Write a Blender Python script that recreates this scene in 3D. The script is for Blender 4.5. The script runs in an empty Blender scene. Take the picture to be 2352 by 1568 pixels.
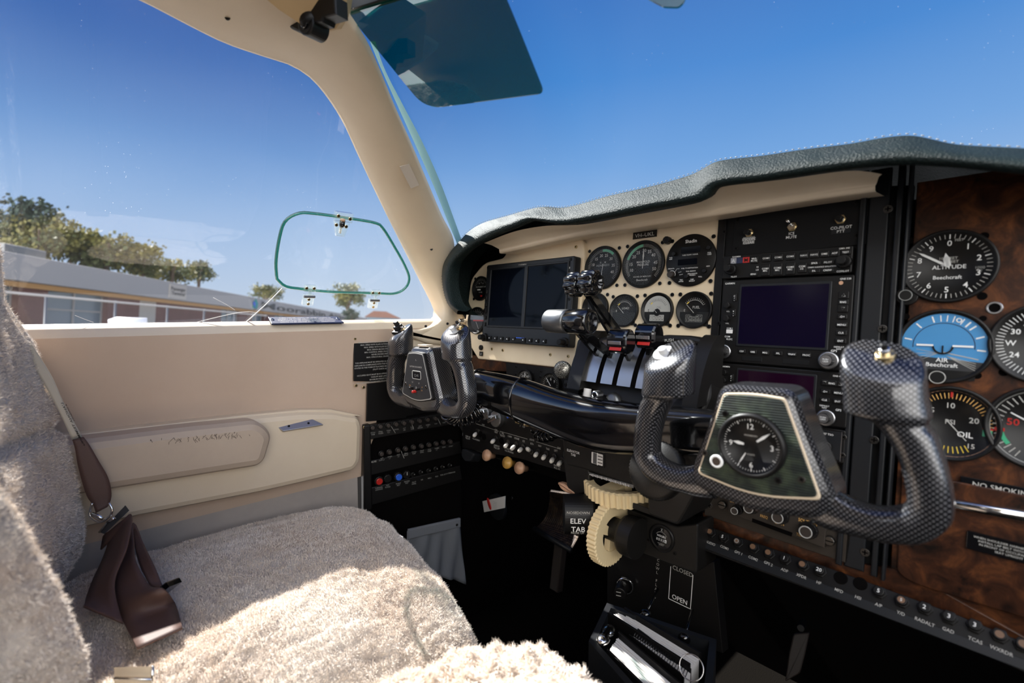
import bpy, math, random
import numpy as np
from mathutils import Matrix, Vector, noise
random.seed(7)
PI = math.pi
sc = bpy.context.scene
C = sc.collection
# ------------------------------------------------------------------ camera
FPX, CX, CY = 1097.4, 1176.0, 784.0
YAW, PITCH = math.radians(47.486), math.radians(-3.706)
Wd = Vector((-math.sin(YAW)*math.cos(PITCH), math.cos(YAW)*math.cos(PITCH), math.sin(PITCH)))
Rt = Vector((math.cos(YAW), math.sin(YAW), 0.0))
Up = Rt.cross(Wd)
cam = bpy.data.cameras.new('camera'); camo = bpy.data.objects.new('camera', cam); C.objects.link(camo)
camo.matrix_world = Matrix((Rt, Up, -Wd)).transposed().to_4x4()
cam.sensor_width = 36.0; cam.lens = FPX/2352*36.0; cam.clip_start = 0.02; cam.clip_end = 800
cam.dof.use_dof = True; cam.dof.focus_distance = 0.86; cam.dof.aperture_fstop = 3.8
sc.camera = camo
# ------------------------------------------------------------------ world, sun, exposure
sc.view_settings.view_transform = 'Standard'; sc.view_settings.look = 'None'
sc.view_settings.gamma = 1.0; sc.view_settings.use_curve_mapping = False
sc.view_settings.exposure = 0.0
SUN = Vector((-.705, -.015, .705)).normalized()
world = bpy.data.worlds.new('sky'); sc.world = world; world.use_nodes = True
nt = world.node_tree; nt.nodes.clear()
def wn(t, **k):
    n = nt.nodes.new(t)
    for a, b in k.items(): setattr(n, a, b)
    return n
wo = wn('ShaderNodeOutputWorld'); bg = wn('ShaderNodeBackground'); tc = wn('ShaderNodeTexCoord')
sx = wn('ShaderNodeSeparateXYZ'); nt.links.new(tc.outputs['Generated'], sx.inputs[0])
rp = wn('ShaderNodeValToRGB'); cr = rp.color_ramp
mr = wn('ShaderNodeMapRange'); mr.inputs[1].default_value = -.1; mr.inputs[2].default_value = .9
nt.links.new(sx.outputs[2], mr.inputs[0]); nt.links.new(mr.outputs[0], rp.inputs[0])
stops = [(0, (.62, .72, .84)), (.09, (.62, .73, .87)), (.20, (.47, .63, .87)), (.38, (.20, .42, .80)), (.52, (.075, .28, .70)), (.7, (.04, .16, .52)), (1, (.03, .10, .40))]
cr.elements[0].position = 0; cr.elements[0].color = (*stops[0][1], 1); cr.elements[1].position = 1; cr.elements[1].color = (*stops[-1][1], 1)
for p, c in stops[1:-1]: e = cr.elements.new(p); e.color = (*c, 1)
# deeper blue high on the sun side; added brightness behind the camera lights the cabin
def math_n(op, a, b=None, c=None, clamp=False):
    n = wn('ShaderNodeMath', operation=op); n.use_clamp = clamp
    for i, v in enumerate((a, b, c)):
        if v is None: continue
        if isinstance(v, (int, float)): n.inputs[i].default_value = v
        else: nt.links.new(v, n.inputs[i])
    return n.outputs[0]
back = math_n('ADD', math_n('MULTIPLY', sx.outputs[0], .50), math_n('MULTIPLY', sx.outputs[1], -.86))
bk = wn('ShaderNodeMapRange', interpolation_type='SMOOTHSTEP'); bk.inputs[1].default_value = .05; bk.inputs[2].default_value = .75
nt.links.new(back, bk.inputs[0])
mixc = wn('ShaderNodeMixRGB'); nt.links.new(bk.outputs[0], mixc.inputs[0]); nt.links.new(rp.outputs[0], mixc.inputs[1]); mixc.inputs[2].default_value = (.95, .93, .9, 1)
side = wn('ShaderNodeMapRange'); side.inputs[1].default_value = .60; side.inputs[2].default_value = .95; side.inputs[4].default_value = .85
hi = wn('ShaderNodeMapRange', interpolation_type='SMOOTHSTEP'); hi.inputs[1].default_value = .16; hi.inputs[2].default_value = .52; nt.links.new(sx.outputs[2], hi.inputs[0])
nt.links.new(math_n('MULTIPLY', sx.outputs[0], -1), side.inputs[0])
mix2 = wn('ShaderNodeMixRGB'); nt.links.new(math_n('MULTIPLY', side.outputs[0], hi.outputs[0]), mix2.inputs[0]); nt.links.new(mixc.outputs[0], mix2.inputs[1]); mix2.inputs[2].default_value = (.03, .075, .34, 1)
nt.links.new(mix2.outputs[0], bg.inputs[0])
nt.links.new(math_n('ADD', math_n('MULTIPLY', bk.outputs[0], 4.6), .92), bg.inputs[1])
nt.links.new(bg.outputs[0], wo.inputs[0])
sl = bpy.data.lights.new('sun', 'SUN'); sl.energy = 17; sl.angle = .0093; sl.color = (1, .95, .88)
slo = bpy.data.objects.new('sun', sl); C.objects.link(slo); slo.rotation_euler = (-SUN).to_track_quat('-Z', 'Y').to_euler()

# ------------------------------------------------------------------ rays and frames
def ray(px, py): return Wd + Rt*((px-CX)/FPX) - Up*((py-CY)/FPX)
def onx(px, py, X): d = ray(px, py); return d*(X/d.x)
def ony(px, py, Y): d = ray(px, py); return d*(Y/d.y)
def onz(px, py, Z): d = ray(px, py); return d*(Z/d.z)
def dep(px, py, D): return ray(px, py)*D
def frame(o, x, y):
    x = Vector(x).normalized(); y = Vector(y); z = x.cross(y).normalized(); y = z.cross(x)
    M = Matrix((x, y, z)).transposed().to_4x4(); M.translation = Vector(o); return M
def uv(M, px, py, off=0):
    n = M.col[2].xyz; o = M.translation + n*off; d = ray(px, py)
    p = d*(o.dot(n)/d.dot(n)); q = M.inverted() @ p
    return q.x, q.y
S = .092
PF = frame((0, .7145, 0), (1, 0, 0), (0, S, 1))           # main instrument panel plane
WF = frame((-1.0, 0, 0), (0, 1, 0), (0, 0, 1))            # left cabin wall plane
def at(M, x, y, z=0, rot=0): return M @ Matrix.Translation((x, y, z)) @ Matrix.Rotation(rot, 4, 'Z')
def atp(M, px, py, off=0, rot=0):
    a, b = uv(M, px, py, off); return at(M, a, b, off, rot)

# ------------------------------------------------------------------ materials
MT = {}
def lin(c): return tuple(((v/255+.055)/1.055)**2.4 if v > 10 else v/255/12.92 for v in c)
def mat(name, col, rough=.5, metal=0, spec=.5, bump=None, var=None, coat=0, sheen=0, emit=None):
    """bump=(scale,strength,distance[,type]); var=(scale,amount,colour2)"""
    m = bpy.data.materials.new(name); m.use_nodes = True; t = m.node_tree; b = t.nodes['Principled BSDF']
    b.inputs['Base Color'].default_value = (*col, 1); b.inputs['Roughness'].default_value = rough
    b.inputs['Metallic'].default_value = metal; b.inputs['Specular IOR Level'].default_value = spec
    b.inputs['Coat Weight'].default_value = coat; b.inputs['Sheen Weight'].default_value = sheen
    if emit: b.inputs['Emission Color'].default_value = (*emit[0], 1); b.inputs['Emission Strength'].default_value = emit[1]
    co = t.nodes.new('ShaderNodeTexCoord')
    if bump:
        nz = t.nodes.new('ShaderNodeTexVoronoi' if len(bump) > 3 else 'ShaderNodeTexNoise'); nz.inputs['Scale'].default_value = bump[0]
        if len(bump) <= 3: nz.inputs['Detail'].default_value = 5
        t.links.new(co.outputs['Object'], nz.inputs['Vector'])
        bp = t.nodes.new('ShaderNodeBump'); bp.inputs['Strength'].default_value = bump[1]; bp.inputs['Distance'].default_value = bump[2]
        t.links.new(nz.outputs[0], bp.inputs['Height']); t.links.new(bp.outputs[0], b.inputs['Normal'])
    if var:
        nz = t.nodes.new('ShaderNodeTexNoise'); nz.inputs['Scale'].default_value = var[0]; nz.inputs['Detail'].default_value = 8; nz.inputs['Roughness'].default_value = .65
        t.links.new(co.outputs['Object'], nz.inputs['Vector'])
        rr = t.nodes.new('ShaderNodeValToRGB'); rr.color_ramp.elements[0].position = .5-.5*var[1]; rr.color_ramp.elements[1].position = .5+.5*var[1]
        rr.color_ramp.elements[0].color = (*var[2], 1); rr.color_ramp.elements[1].color = (*col, 1)
        t.links.new(nz.outputs[0], rr.inputs[0]); t.links.new(rr.outputs[0], b.inputs['Base Color'])
    MT[name] = m; return m
mat('cream', (.80, .66, .47), .5, bump=(300, .08, .001), var=(9, .5, (.72, .57, .38)))
mat('cream_gloss', (.72, .62, .47), .3, var=(12, .5, (.62, .5, .36)))
mat('wall', (.56, .43, .33), .6, spec=.3, bump=(600, .15, .0006), var=(5, .7, (.46, .34, .25)))
mat('wall_grey', (.43, .375, .33), .65, bump=(500, .15, .0006), var=(7, .6, (.29, .26, .24)))
mat('trim', (.66, .56, .42), .5, bump=(500, .12, .0006), var=(5, .6, (.57, .46, .33)))
mat('tan', (.50, .34, .17), .5, bump=(500, .15, .0006))
mat('armpad', (.47, .38, .29), .5, bump=(400, .2, .0006), var=(6, .5, (.38, .3, .23)))
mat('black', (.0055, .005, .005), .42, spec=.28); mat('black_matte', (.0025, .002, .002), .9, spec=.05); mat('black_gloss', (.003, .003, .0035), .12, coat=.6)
mat('charcoal', (.009, .010, .012), .45, spec=.35); mat('panelblack', (.0045, .0045, .005), .55, spec=.25, bump=(900, .25, .0004))
mat('leather', (.009, .017, .016), .52, spec=.16, bump=(420, .9, .0022), var=(30, .6, (.005, .009, .009)))
mat('vinyl', (.012, .012, .013), .45, bump=(240, .4, .0008))
mat('housing', (.008, .0072, .0065), .45, spec=.35, bump=(700, .3, .0005))
mat('white', (.8, .8, .78), .5); mat('dimwhite', (.42, .41, .38), .5); mat('greytext', (.22, .22, .21), .5); mat('ivory', (.78, .62, .36), .45)
mat('knobwhite', (.72, .69, .63), .4); mat('gold', (.75, .42, .12), .5); mat('buff', (.55, .32, .20), .4); mat('ochre', (.55, .31, .07), .4)
mat('red', (.42, .016, .012), .35); mat('blue', (.02, .10, .55), .35); mat('green', (.04, .35, .18), .5); mat('yellow', (.7, .5, .05), .5)
mat('chrome', (.75, .74, .72), .16, 1); mat('alu', (.42, .42, .43), .34, 1); mat('darkmetal', (.10, .095, .09), .35, 1); mat('brass', (.55, .42, .22), .3, 1)
mat('greymetal', (.17, .175, .18), .38, .85, bump=(80, .3, .001)); mat('dial', (.010, .0105, .011), .6, spec=.3); mat('dialgrey', (.03, .031, .033), .6, spec=.3)
mat('screen', (.002, .003, .006), .07, spec=.07); mat('screenpurple', (.003, .0015, .012), .15, spec=.15); mat('screenmag', (.012, .002, .010), .12, spec=.15)
mat('skyblue', (.05, .24, .50), .5); mat('brown', (.05, .035, .025), .6)
mat('webbing', (.085, .045, .035), .6, bump=(900, .4, .0005)); mat('webtag', (.50, .45, .36), .6)
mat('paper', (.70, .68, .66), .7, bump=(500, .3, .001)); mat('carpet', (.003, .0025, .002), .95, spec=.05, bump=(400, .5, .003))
mat('tarmac', (.20, .20, .20), .9, var=(.6, .5, (.16, .16, .16))); mat('fascia', (.34, .325, .31), .8, spec=.2); mat('brick', (.15, .05, .045), .85, var=(1.5, .5, (.10, .035, .03)))
mat('shopglass', (.10, .15, .19), .25); mat('palewall', (.42, .38, .33), .8); mat('orange', (.55, .30, .10), .7); mat('planewhite', (.80, .80, .82), .3)
mat('trunk', (.10, .07, .05), .9); mat('leaf', (.07, .085, .022), .7, var=(.5, .7, (.04, .05, .018))); mat('leaf2', (.17, .15, .03), .7, var=(.5, .7, (.08, .085, .02))); mat('leafdark', (.022, .045, .03), .7)
mat('roofred', (.20, .10, .07), .8); mat('teal', (.0, .25, .22), .5); mat('navy', (.012, .02, .06), .4); mat('fabric', (.17, .18, .20), .85, bump=(700, .3, .0006))
mat('sole', (.03, .022, .018), .5); mat('seal', (.22, .40, .46), .3); mat('amber', (.16, .085, .045), .5); mat('oldgrey', (.035, .028, .022), .5, spec=.3, bump=(500, .2, .0004)); mat('satin', (.50, .50, .50), .45); mat('velcro', (.60, .50, .40), .8)
# ribbed cover plate
def ribbed(name, col, scale, rough=.35, strength=.8):
    m = mat(name, col, rough, .3); t = m.node_tree; b = t.nodes['Principled BSDF']
    co = t.nodes.new('ShaderNodeTexCoord'); wv = t.nodes.new('ShaderNodeTexWave'); wv.bands_direction = 'Y'; wv.inputs['Scale'].default_value = scale
    t.links.new(co.outputs['Object'], wv.inputs[0]); bp = t.nodes.new('ShaderNodeBump'); bp.inputs['Strength'].default_value = strength; bp.inputs['Distance'].default_value = .0008
    t.links.new(wv.outputs['Fac'], bp.inputs['Height']); t.links.new(bp.outputs[0], b.inputs['Normal'])
    nz = t.nodes.new('ShaderNodeTexNoise'); nz.inputs['Scale'].default_value = 60; rr = t.nodes.new('ShaderNodeValToRGB')
    rr.color_ramp.elements[0].position = .45; rr.color_ramp.elements[0].color = (*col, 1); rr.color_ramp.elements[1].position = .7; rr.color_ramp.elements[1].color = (col[0]*3, col[1]*3, col[2]*2.2, 1)
    t.links.new(co.outputs['Object'], nz.inputs['Vector']); t.links.new(nz.outputs[0], rr.inputs[0]); t.links.new(rr.outputs[0], b.inputs['Base Color'])
ribbed('ribplate', (.022, .030, .026), 130); ribbed('ribsole', (.03, .02, .017), 55, .45)
# carbon weave
def carbon():
    m = mat('carbon', (.02, .02, .022), .28, 0, .45, coat=.85); t = m.node_tree; b = t.nodes['Principled BSDF']
    b.inputs['Coat Roughness'].default_value = .10
    co = t.nodes.new('ShaderNodeTexCoord'); mp = t.nodes.new('ShaderNodeMapping'); mp.inputs['Rotation'].default_value = (0, 0, 0)
    sp = t.nodes.new('ShaderNodeSeparateXYZ'); t.links.new(co.outputs['Object'], mp.inputs[0]); t.links.new(mp.outputs[0], sp.inputs[0])
    def M(op, a, bb=None):
        n = t.nodes.new('ShaderNodeMath'); n.operation = op
        for i, v in enumerate((a, bb)):
            if v is None: continue
            if isinstance(v, (int, float)): n.inputs[i].default_value = v
            else: t.links.new(v, n.inputs[i])
        return n.outputs[0]
    K = 1450
    sn_ = t.nodes.new('ShaderNodeSeparateXYZ'); t.links.new(co.outputs['Normal'], sn_.inputs[0]); ax, ay, az = [M('ABSOLUTE', sn_.outputs[i]) for i in range(3)]
    X, Y, Z = [sp.outputs[i] for i in range(3)]
    def pat(a, b): return M('MULTIPLY', M('SINE', M('MULTIPLY', a, K)), M('SINE', M('MULTIPLY', b, K)))
    isz = M('GREATER_THAN', az, .5); isx = M('MULTIPLY', M('GREATER_THAN', ax, ay), M('SUBTRACT', 1, isz)); isy = M('SUBTRACT', M('SUBTRACT', 1, isz), isx)
    pr = M('ADD', M('ADD', M('MULTIPLY', isz, pat(X, Y)), M('MULTIPLY', isx, pat(Y, Z))), M('MULTIPLY', isy, pat(X, Z)))
    rr = t.nodes.new('ShaderNodeValToRGB'); rr.color_ramp.elements[0].position = .52; rr.color_ramp.elements[1].position = .92
    rr.color_ramp.elements[0].color = (.006, .006, .008, 1); rr.color_ramp.elements[1].color = (.15, .15, .16, 1)
    t.links.new(M('ADD', M('MULTIPLY', pr, .5), .5), rr.inputs[0]); t.links.new(rr.outputs[0], b.inputs['Base Color'])
    b.inputs['Metallic'].default_value = .35
carbon()
# burl walnut
def burl():
    m = mat('burl', (.12, .045, .018), .35, spec=.3, coat=.08); t = m.node_tree; b = t.nodes['Principled BSDF']
    co = t.nodes.new('ShaderNodeTexCoord'); n1 = t.nodes.new('ShaderNodeTexNoise'); n1.inputs['Scale'].default_value = 34; n1.inputs['Detail'].default_value = 9; n1.inputs['Distortion'].default_value = .7; n1.inputs['Roughness'].default_value = .7
    t.links.new(co.outputs['Object'], n1.inputs['Vector']); rr = t.nodes.new('ShaderNodeValToRGB'); c = rr.color_ramp
    c.elements[0].position = .34; c.elements[0].color = (.003, .0015, .0012, 1); c.elements[1].position = .68; c.elements[1].color = (.125, .042, .013, 1)
    e = c.elements.new(.5); e.color = (.042, .014, .006, 1)
    t.links.new(n1.outputs[0], rr.inputs[0]); t.links.new(rr.outputs[0], b.inputs['Base Color'])
burl()
# speckled chrome of the friction knob
def speckle():
    m = mat('speckle', (.3, .3, .28), .3, .7); t = m.node_tree; b = t.nodes['Principled BSDF']
    co = t.nodes.new('ShaderNodeTexCoord'); n1 = t.nodes.new('ShaderNodeTexNoise'); n1.inputs['Scale'].default_value = 900
    t.links.new(co.outputs['Object'], n1.inputs['Vector']); rr = t.nodes.new('ShaderNodeValToRGB'); c = rr.color_ramp
    c.elements[0].position = .45; c.elements[0].color = (.02, .02, .02, 1); c.elements[1].position = .62; c.elements[1].color = (.7, .68, .6, 1)
    t.links.new(n1.outputs[0], rr.inputs[0]); t.links.new(rr.outputs[0], b.inputs['Base Color'])
speckle()
# clear sheets: transparent + a little mirror + specks of dust
def sheet(name, tint, gloss, dust=0, haze=0, rough=.02, dscale=160):
    m = bpy.data.materials.new(name); m.use_nodes = True; t = m.node_tree; t.nodes.clear()
    o = t.nodes.new('ShaderNodeOutputMaterial'); tr = t.nodes.new('ShaderNodeBsdfTransparent'); tr.inputs[0].default_value = (*tint, 1)
    gl = t.nodes.new('ShaderNodeBsdfGlossy'); gl.inputs['Roughness'].default_value = rough; gl.inputs[0].default_value = (1, 1, 1, 1)
    fr = t.nodes.new('ShaderNodeLayerWeight'); fr.inputs[0].default_value = .5
    pw = t.nodes.new('ShaderNodeMath'); pw.operation = 'POWER'; pw.inputs[1].default_value = 5; t.links.new(fr.outputs['Facing'], pw.inputs[0])
    ma = t.nodes.new('ShaderNodeMath'); ma.operation = 'MULTIPLY_ADD'; ma.inputs[1].default_value = .9; ma.inputs[2].default_value = .05; t.links.new(pw.outputs[0], ma.inputs[0])
    mu = t.nodes.new('ShaderNodeMath'); mu.operation = 'MULTIPLY'; mu.inputs[1].default_value = gloss; mu.use_clamp = True; t.links.new(ma.outputs[0], mu.inputs[0])
    mx = t.nodes.new('ShaderNodeMixShader'); t.links.new(mu.outputs[0], mx.inputs[0]); t.links.new(tr.outputs[0], mx.inputs[1]); t.links.new(gl.outputs[0], mx.inputs[2])
    last = mx
    if dust or haze:
        co = t.nodes.new('ShaderNodeTexCoord'); df = t.nodes.new('ShaderNodeBsdfTranslucent'); df.inputs[0].default_value = (.9, .9, .9, 1); d2 = t.nodes.new('ShaderNodeBsdfDiffuse'); d2.inputs[0].default_value = (.9, .9, .9, 1)
        dm = t.nodes.new('ShaderNodeMixShader'); t.links.new(df.outputs[0], dm.inputs[1]); t.links.new(d2.outputs[0], dm.inputs[2])
        vz = t.nodes.new('ShaderNodeTexVoronoi'); vz.inputs['Scale'].default_value = dscale; t.links.new(co.outputs['Object'], vz.inputs['Vector'])
        nz = t.nodes.new('ShaderNodeTexNoise'); nz.inputs['Scale'].default_value = 4.0; nz.inputs['Detail'].default_value = 3; t.links.new(co.outputs['Object'], nz.inputs['Vector'])
        def M(op, a, bb):
            n = t.nodes.new('ShaderNodeMath'); n.operation = op; n.use_clamp = True
            for i, v in enumerate((a, bb)):
                if isinstance(v, (int, float)): n.inputs[i].default_value = v
                else: t.links.new(v, n.inputs[i])
            return n.outputs[0]
        thr = M('MULTIPLY', M('SUBTRACT', nz.outputs[0], .38), .22)
        spk = M('MULTIPLY', M('LESS_THAN', vz.outputs['Distance'], thr), dust)
        n2 = t.nodes.new('ShaderNodeTexNoise'); n2.inputs['Scale'].default_value = 1.7; n2.inputs['Distortion'].default_value = 1.5; t.links.new(co.outputs['Object'], n2.inputs['Vector'])
        hz = M('MULTIPLY', M('SUBTRACT', n2.outputs[0], .25), haze*2)
        m2 = t.nodes.new('ShaderNodeMixShader'); t.links.new(M('ADD', spk, hz), m2.inputs[0]); t.links.new(mx.outputs[0], m2.inputs[1]); t.links.new(dm.outputs[0], m2.inputs[2]); last = m2
    t.links.new(last.outputs[0], o.inputs[0]); MT[name] = m
sheet('pane', (.97, .98, 1), .8, .5, .018); sheet('windscreen', (.90, .96, 1), .12, .4, .012, dscale=120); sheet('ventpane', (.98, 1, 1), .5, .3, .055)  # ventpane's white haze paints extra brightness onto the clear pane
sheet('visortint', (.03, .43, .37), 1.3, .0, .0, dscale=300); sheet('clearplastic', (.93, .97, .95), 2.2, 0, .10); sheet('dialglass', (.97, .97, .97), .15, 0, .0, .03)
sheet('rimgreen', (.10, .42, .34), 1.5, 0, .10)
# sheepskin
def fleece(name, c1, c2, sc1=45, patches=None):
    m = mat(name, c1, .95, 0, .1, sheen=.25); t = m.node_tree; b = t.nodes['Principled BSDF']; b.inputs['Sheen Roughness'].default_value = .6
    co = t.nodes.new('ShaderNodeTexCoord'); n1 = t.nodes.new('ShaderNodeTexNoise'); n1.inputs['Scale'].default_value = sc1; n1.inputs['Detail'].default_value = 10; n1.inputs['Roughness'].default_value = .7; n1.inputs['Distortion'].default_value = .8
    t.links.new(co.outputs['Object'], n1.inputs['Vector']); n2 = t.nodes.new('ShaderNodeTexNoise'); n2.inputs['Scale'].default_value = 7; n2.inputs['Detail'].default_value = 6; t.links.new(co.outputs['Object'], n2.inputs['Vector'])
    rr = t.nodes.new('ShaderNodeValToRGB'); rr.color_ramp.elements[0].position = .36; rr.color_ramp.elements[0].color = (*c2, 1); rr.color_ramp.elements[1].position = .60; rr.color_ramp.elements[1].color = (*c1, 1)
    t.links.new(n2.outputs[0], rr.inputs[0]); r2 = t.nodes.new('ShaderNodeValToRGB'); r2.color_ramp.elements[0].position = .30; r2.color_ramp.elements[0].color = (.62, .60, .58, 1); r2.color_ramp.elements[1].position = .46; r2.color_ramp.elements[1].color = (1, 1, 1, 1)
    t.links.new(n1.outputs[0], r2.inputs[0]); mm = t.nodes.new('ShaderNodeMixRGB'); mm.blend_type = 'MULTIPLY'; mm.inputs[0].default_value = 1; t.links.new(rr.outputs[0], mm.inputs[1]); t.links.new(r2.outputs[0], mm.inputs[2]); t.links.new(mm.outputs[0], b.inputs['Base Color'])
    bp = t.nodes.new('ShaderNodeBump'); bp.inputs['Strength'].default_value = .9; bp.inputs['Distance'].default_value = .004; t.links.new(n1.outputs[0], bp.inputs['Height'])
    n3 = t.nodes.new('ShaderNodeTexNoise'); n3.inputs['Scale'].default_value = 420; n3.inputs['Detail'].default_value = 4; t.links.new(co.outputs['Object'], n3.inputs['Vector'])
    b2 = t.nodes.new('ShaderNodeBump'); b2.inputs['Strength'].default_value = .6; b2.inputs['Distance'].default_value = .0012; t.links.new(n3.outputs[0], b2.inputs['Height']); t.links.new(bp.outputs[0], b2.inputs['Normal']); t.links.new(b2.outputs[0], b.inputs['Normal'])
fleece('fleece', (.62, .57, .50), (.48, .38, .30), 60); fleece('fleecegrey', (.30, .30, .32), (.22, .21, .22), 60); fleece('curly', (.66, .55, .44), (.50, .38, .28), 110)

# ------------------------------------------------------------------ mesh builder
_tc = {}
def tgeo(s):
    if s in _tc: return _tc[s]
    cu = bpy.data.curves.new('t', 'FONT'); cu.body = s; cu.size = 1; cu.resolution_u = 2; cu.fill_mode = 'FRONT'; cu.offset = .008
    ob = bpy.data.objects.new('t', cu); me = bpy.data.meshes.new_from_object(ob)
    v = [tuple(p.co) for p in me.vertices]; f = [tuple(p.vertices) for p in me.polygons]
    bpy.data.objects.remove(ob); bpy.data.meshes.remove(me); bpy.data.curves.remove(cu)
    xs = [p[0] for p in v] or [0]; _tc[s] = (v, f, min(xs), max(xs)); return _tc[s]
def offs(pts, d):
    n = len(pts); out = []
    A = sum(pts[i][0]*pts[(i+1) % n][1]-pts[(i+1) % n][0]*pts[i][1] for i in range(n)); sg = 1 if A > 0 else -1
    for i in range(n):
        a, b, c = Vector(pts[i-1]), Vector(pts[i]), Vector(pts[(i+1) % n])
        e1 = (b-a); e2 = (c-b)
        if e1.length < 1e-9 or e2.length < 1e-9: out.append(tuple(b)); continue
        e1.normalize(); e2.normalize(); n1 = Vector((-e1.y, e1.x))*sg; n2 = Vector((-e2.y, e2.x))*sg
        m = n1+n2; L = max(m.length_squared/2, .35); q = b+m*(d/L); out.append((q.x, q.y))
    return out
def rrect(w, h, r, n=5, cx=0, cy=0):
    r = min(r, w/2*.999, h/2*.999); p = []
    for k, (sx_, sy_) in enumerate(((1, 1), (-1, 1), (-1, -1), (1, -1))):
        for i in range(n+1):
            a = PI/2*(k+i/n); p.append((cx+sx_*(w/2-r)+r*math.cos(a), cy+sy_*(h/2-r)+r*math.sin(a)))
    return p
def rpoly(pts, r, n=5):
    out = []; N = len(pts)
    for i in range(N):
        a, b, c = Vector(pts[i-1]), Vector(pts[i]), Vector(pts[(i+1) % N])
        rr_ = r[i] if isinstance(r, (list, tuple)) else r
        l1 = min(rr_, (a-b).length*.48); l2 = min(rr_, (c-b).length*.48); l = min(l1, l2)
        p = b+(a-b).normalized()*l; q = b+(c-b).normalized()*l
        for k in range(n+1):
            t = k/n; z = p*(1-t)**2+b*2*t*(1-t)+q*t*t; out.append((z.x, z.y))
    return out
class MB:
    def __init__(s): s.v = []; s.f = []; s.fm = []; s.sm = []; s.mats = []
    def mi(s, m):
        if m not in s.mats: s.mats.append(m)
        return s.mats.index(m)
    def add(s, V, F, m, smooth=False, M=None):
        b = len(s.v)
        if M is not None: V = [tuple(M @ Vector(p)) for p in V]
        s.v += [tuple(p) for p in V]; k = s.mi(m)
        for f in F: s.f.append(tuple(i+b for i in f)); s.fm.append(k); s.sm.append(smooth)
        return s
    def prism(s, pts, z0, z1, m, bev=0, M=None, side=None):
        A = sum(pts[i][0]*pts[(i+1) % len(pts)][1]-pts[(i+1) % len(pts)][0]*pts[i][1] for i in range(len(pts)))
        if A < 0: pts = pts[::-1]
        n = len(pts); L = [[(x, y, z0) for x, y in pts]]
        if bev:
            L.append([(x, y, z1-bev) for x, y in pts]); q = offs(pts, bev*.35); L.append([(x, y, z1-bev*.3) for x, y in q]); q = offs(pts, bev); L.append([(x, y, z1) for x, y in q])
        else: L.append([(x, y, z1) for x, y in pts])
        V = [p for l in L for p in l]; F = [tuple(range(n))[::-1], tuple(range((len(L)-1)*n, len(L)*n))]
        for l in range(len(L)-1):
            for i in range(n): j = (i+1) % n; F.append((l*n+i, l*n+j, (l+1)*n+j, (l+1)*n+i))
        return s.add(V, F, m, False, M)
    def box(s, c, d, m, bev=0, M=None):
        x, y, z = c; a, b, e = [q/2 for q in d]
        return s.prism([(x-a, y-b), (x+a, y-b), (x+a, y+b), (x-a, y+b)], z-e, z+e, m, bev, M)
    def lathe(s, prof, m, n=40, M=None, smooth=True, sc_=(1, 1), c=(0, 0), rib=None):
        V = []; F = []; K = len(prof)
        for i in range(n):
            a = 2*PI*i/n
            for j, (r, z) in enumerate(prof):
                k = 1 if not rib else 1-rib[1]*(i % rib[0] == 0)
                V.append((c[0]+r*k*sc_[0]*math.cos(a), c[1]+r*k*sc_[1]*math.sin(a), z))
        for i in range(n):
            p = (i+1) % n
            for j in range(K-1): F.append((i*K+j, p*K+j, p*K+j+1, i*K+j+1))
        if prof[0][0] > 1e-6: F.append(tuple(i*K for i in range(n))[::-1])
        if prof[-1][0] > 1e-6: F.append(tuple(i*K+K-1 for i in range(n)))
        return s.add(V, F, m, smooth, M)
    def cyl(s, c, r, z0, z1, m, n=28, bev=0, M=None, r2=None, sm=False, rib=None):
        r2 = r if r2 is None else r2
        p = [(r, z0), (r2, z1-bev), (r2-bev*.3, z1-bev*.3), (r2-bev, z1)] if bev else [(r, z0), (r2, z1)]
        return s.lathe(p, m, n, M, sm, c=c, rib=rib)
    def ring(s, r0, r1, z0, z1, m, n=48, c=(0, 0), M=None):
        V = []; F = []; b = (r1-r0)*.25
        P = [(r1, z0), (r1, z1-b), (r1-b, z1), (r0+b, z1), (r0, z1-b), (r0, z0)]
        for i in range(n):
            a = 2*PI*i/n
            for r, z in P: V.append((c[0]+r*math.cos(a), c[1]+r*math.sin(a), z))
        K = 6
        for i in range(n):
            p = (i+1) % n
            for j in range(K): F.append((i*K+j, p*K+j, p*K+(j+1) % K, i*K+(j+1) % K))
        return s.add(V, F, m, False, M)
    def disc(s, r, z, m, n=48, c=(0, 0), M=None):
        return s.add([(c[0]+r*math.cos(2*PI*i/n), c[1]+r*math.sin(2*PI*i/n), z) for i in range(n)], [tuple(range(n))], m, False, M)
    def poly(s, pts, z, m, M=None):
        A = sum(pts[i][0]*pts[(i+1) % len(pts)][1]-pts[(i+1) % len(pts)][0]*pts[i][1] for i in range(len(pts)))
        if A < 0: pts = pts[::-1]
        return s.add([(x, y, z) for x, y in pts], [tuple(range(len(pts)))], m, False, M)
    def rect(s, x0, y0, x1, y1, z, m): return s.poly([(x0, y0), (x1, y0), (x1, y1), (x0, y1)], z, m)
    def line(s, p, q, w, z, m):
        a = Vector(p); b = Vector(q); d = (b-a); d.normalize(); n = Vector((-d.y, d.x))*w/2
        return s.poly([tuple(a+n), tuple(a-n), tuple(b-n), tuple(b+n)], z, m)
    def pl(s, a, r): return (r*math.sin(math.radians(a)), r*math.cos(math.radians(a)))
    def ticks(s, r0, r1, a0, a1, n, w, m, z, c=(0, 0)):
        for i in range(n+1):
            a = a0+(a1-a0)*i/n; p = s.pl(a, r0); q = s.pl(a, r1); s.line((p[0]+c[0], p[1]+c[1]), (q[0]+c[0], q[1]+c[1]), w, z, m)
        return s
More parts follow.
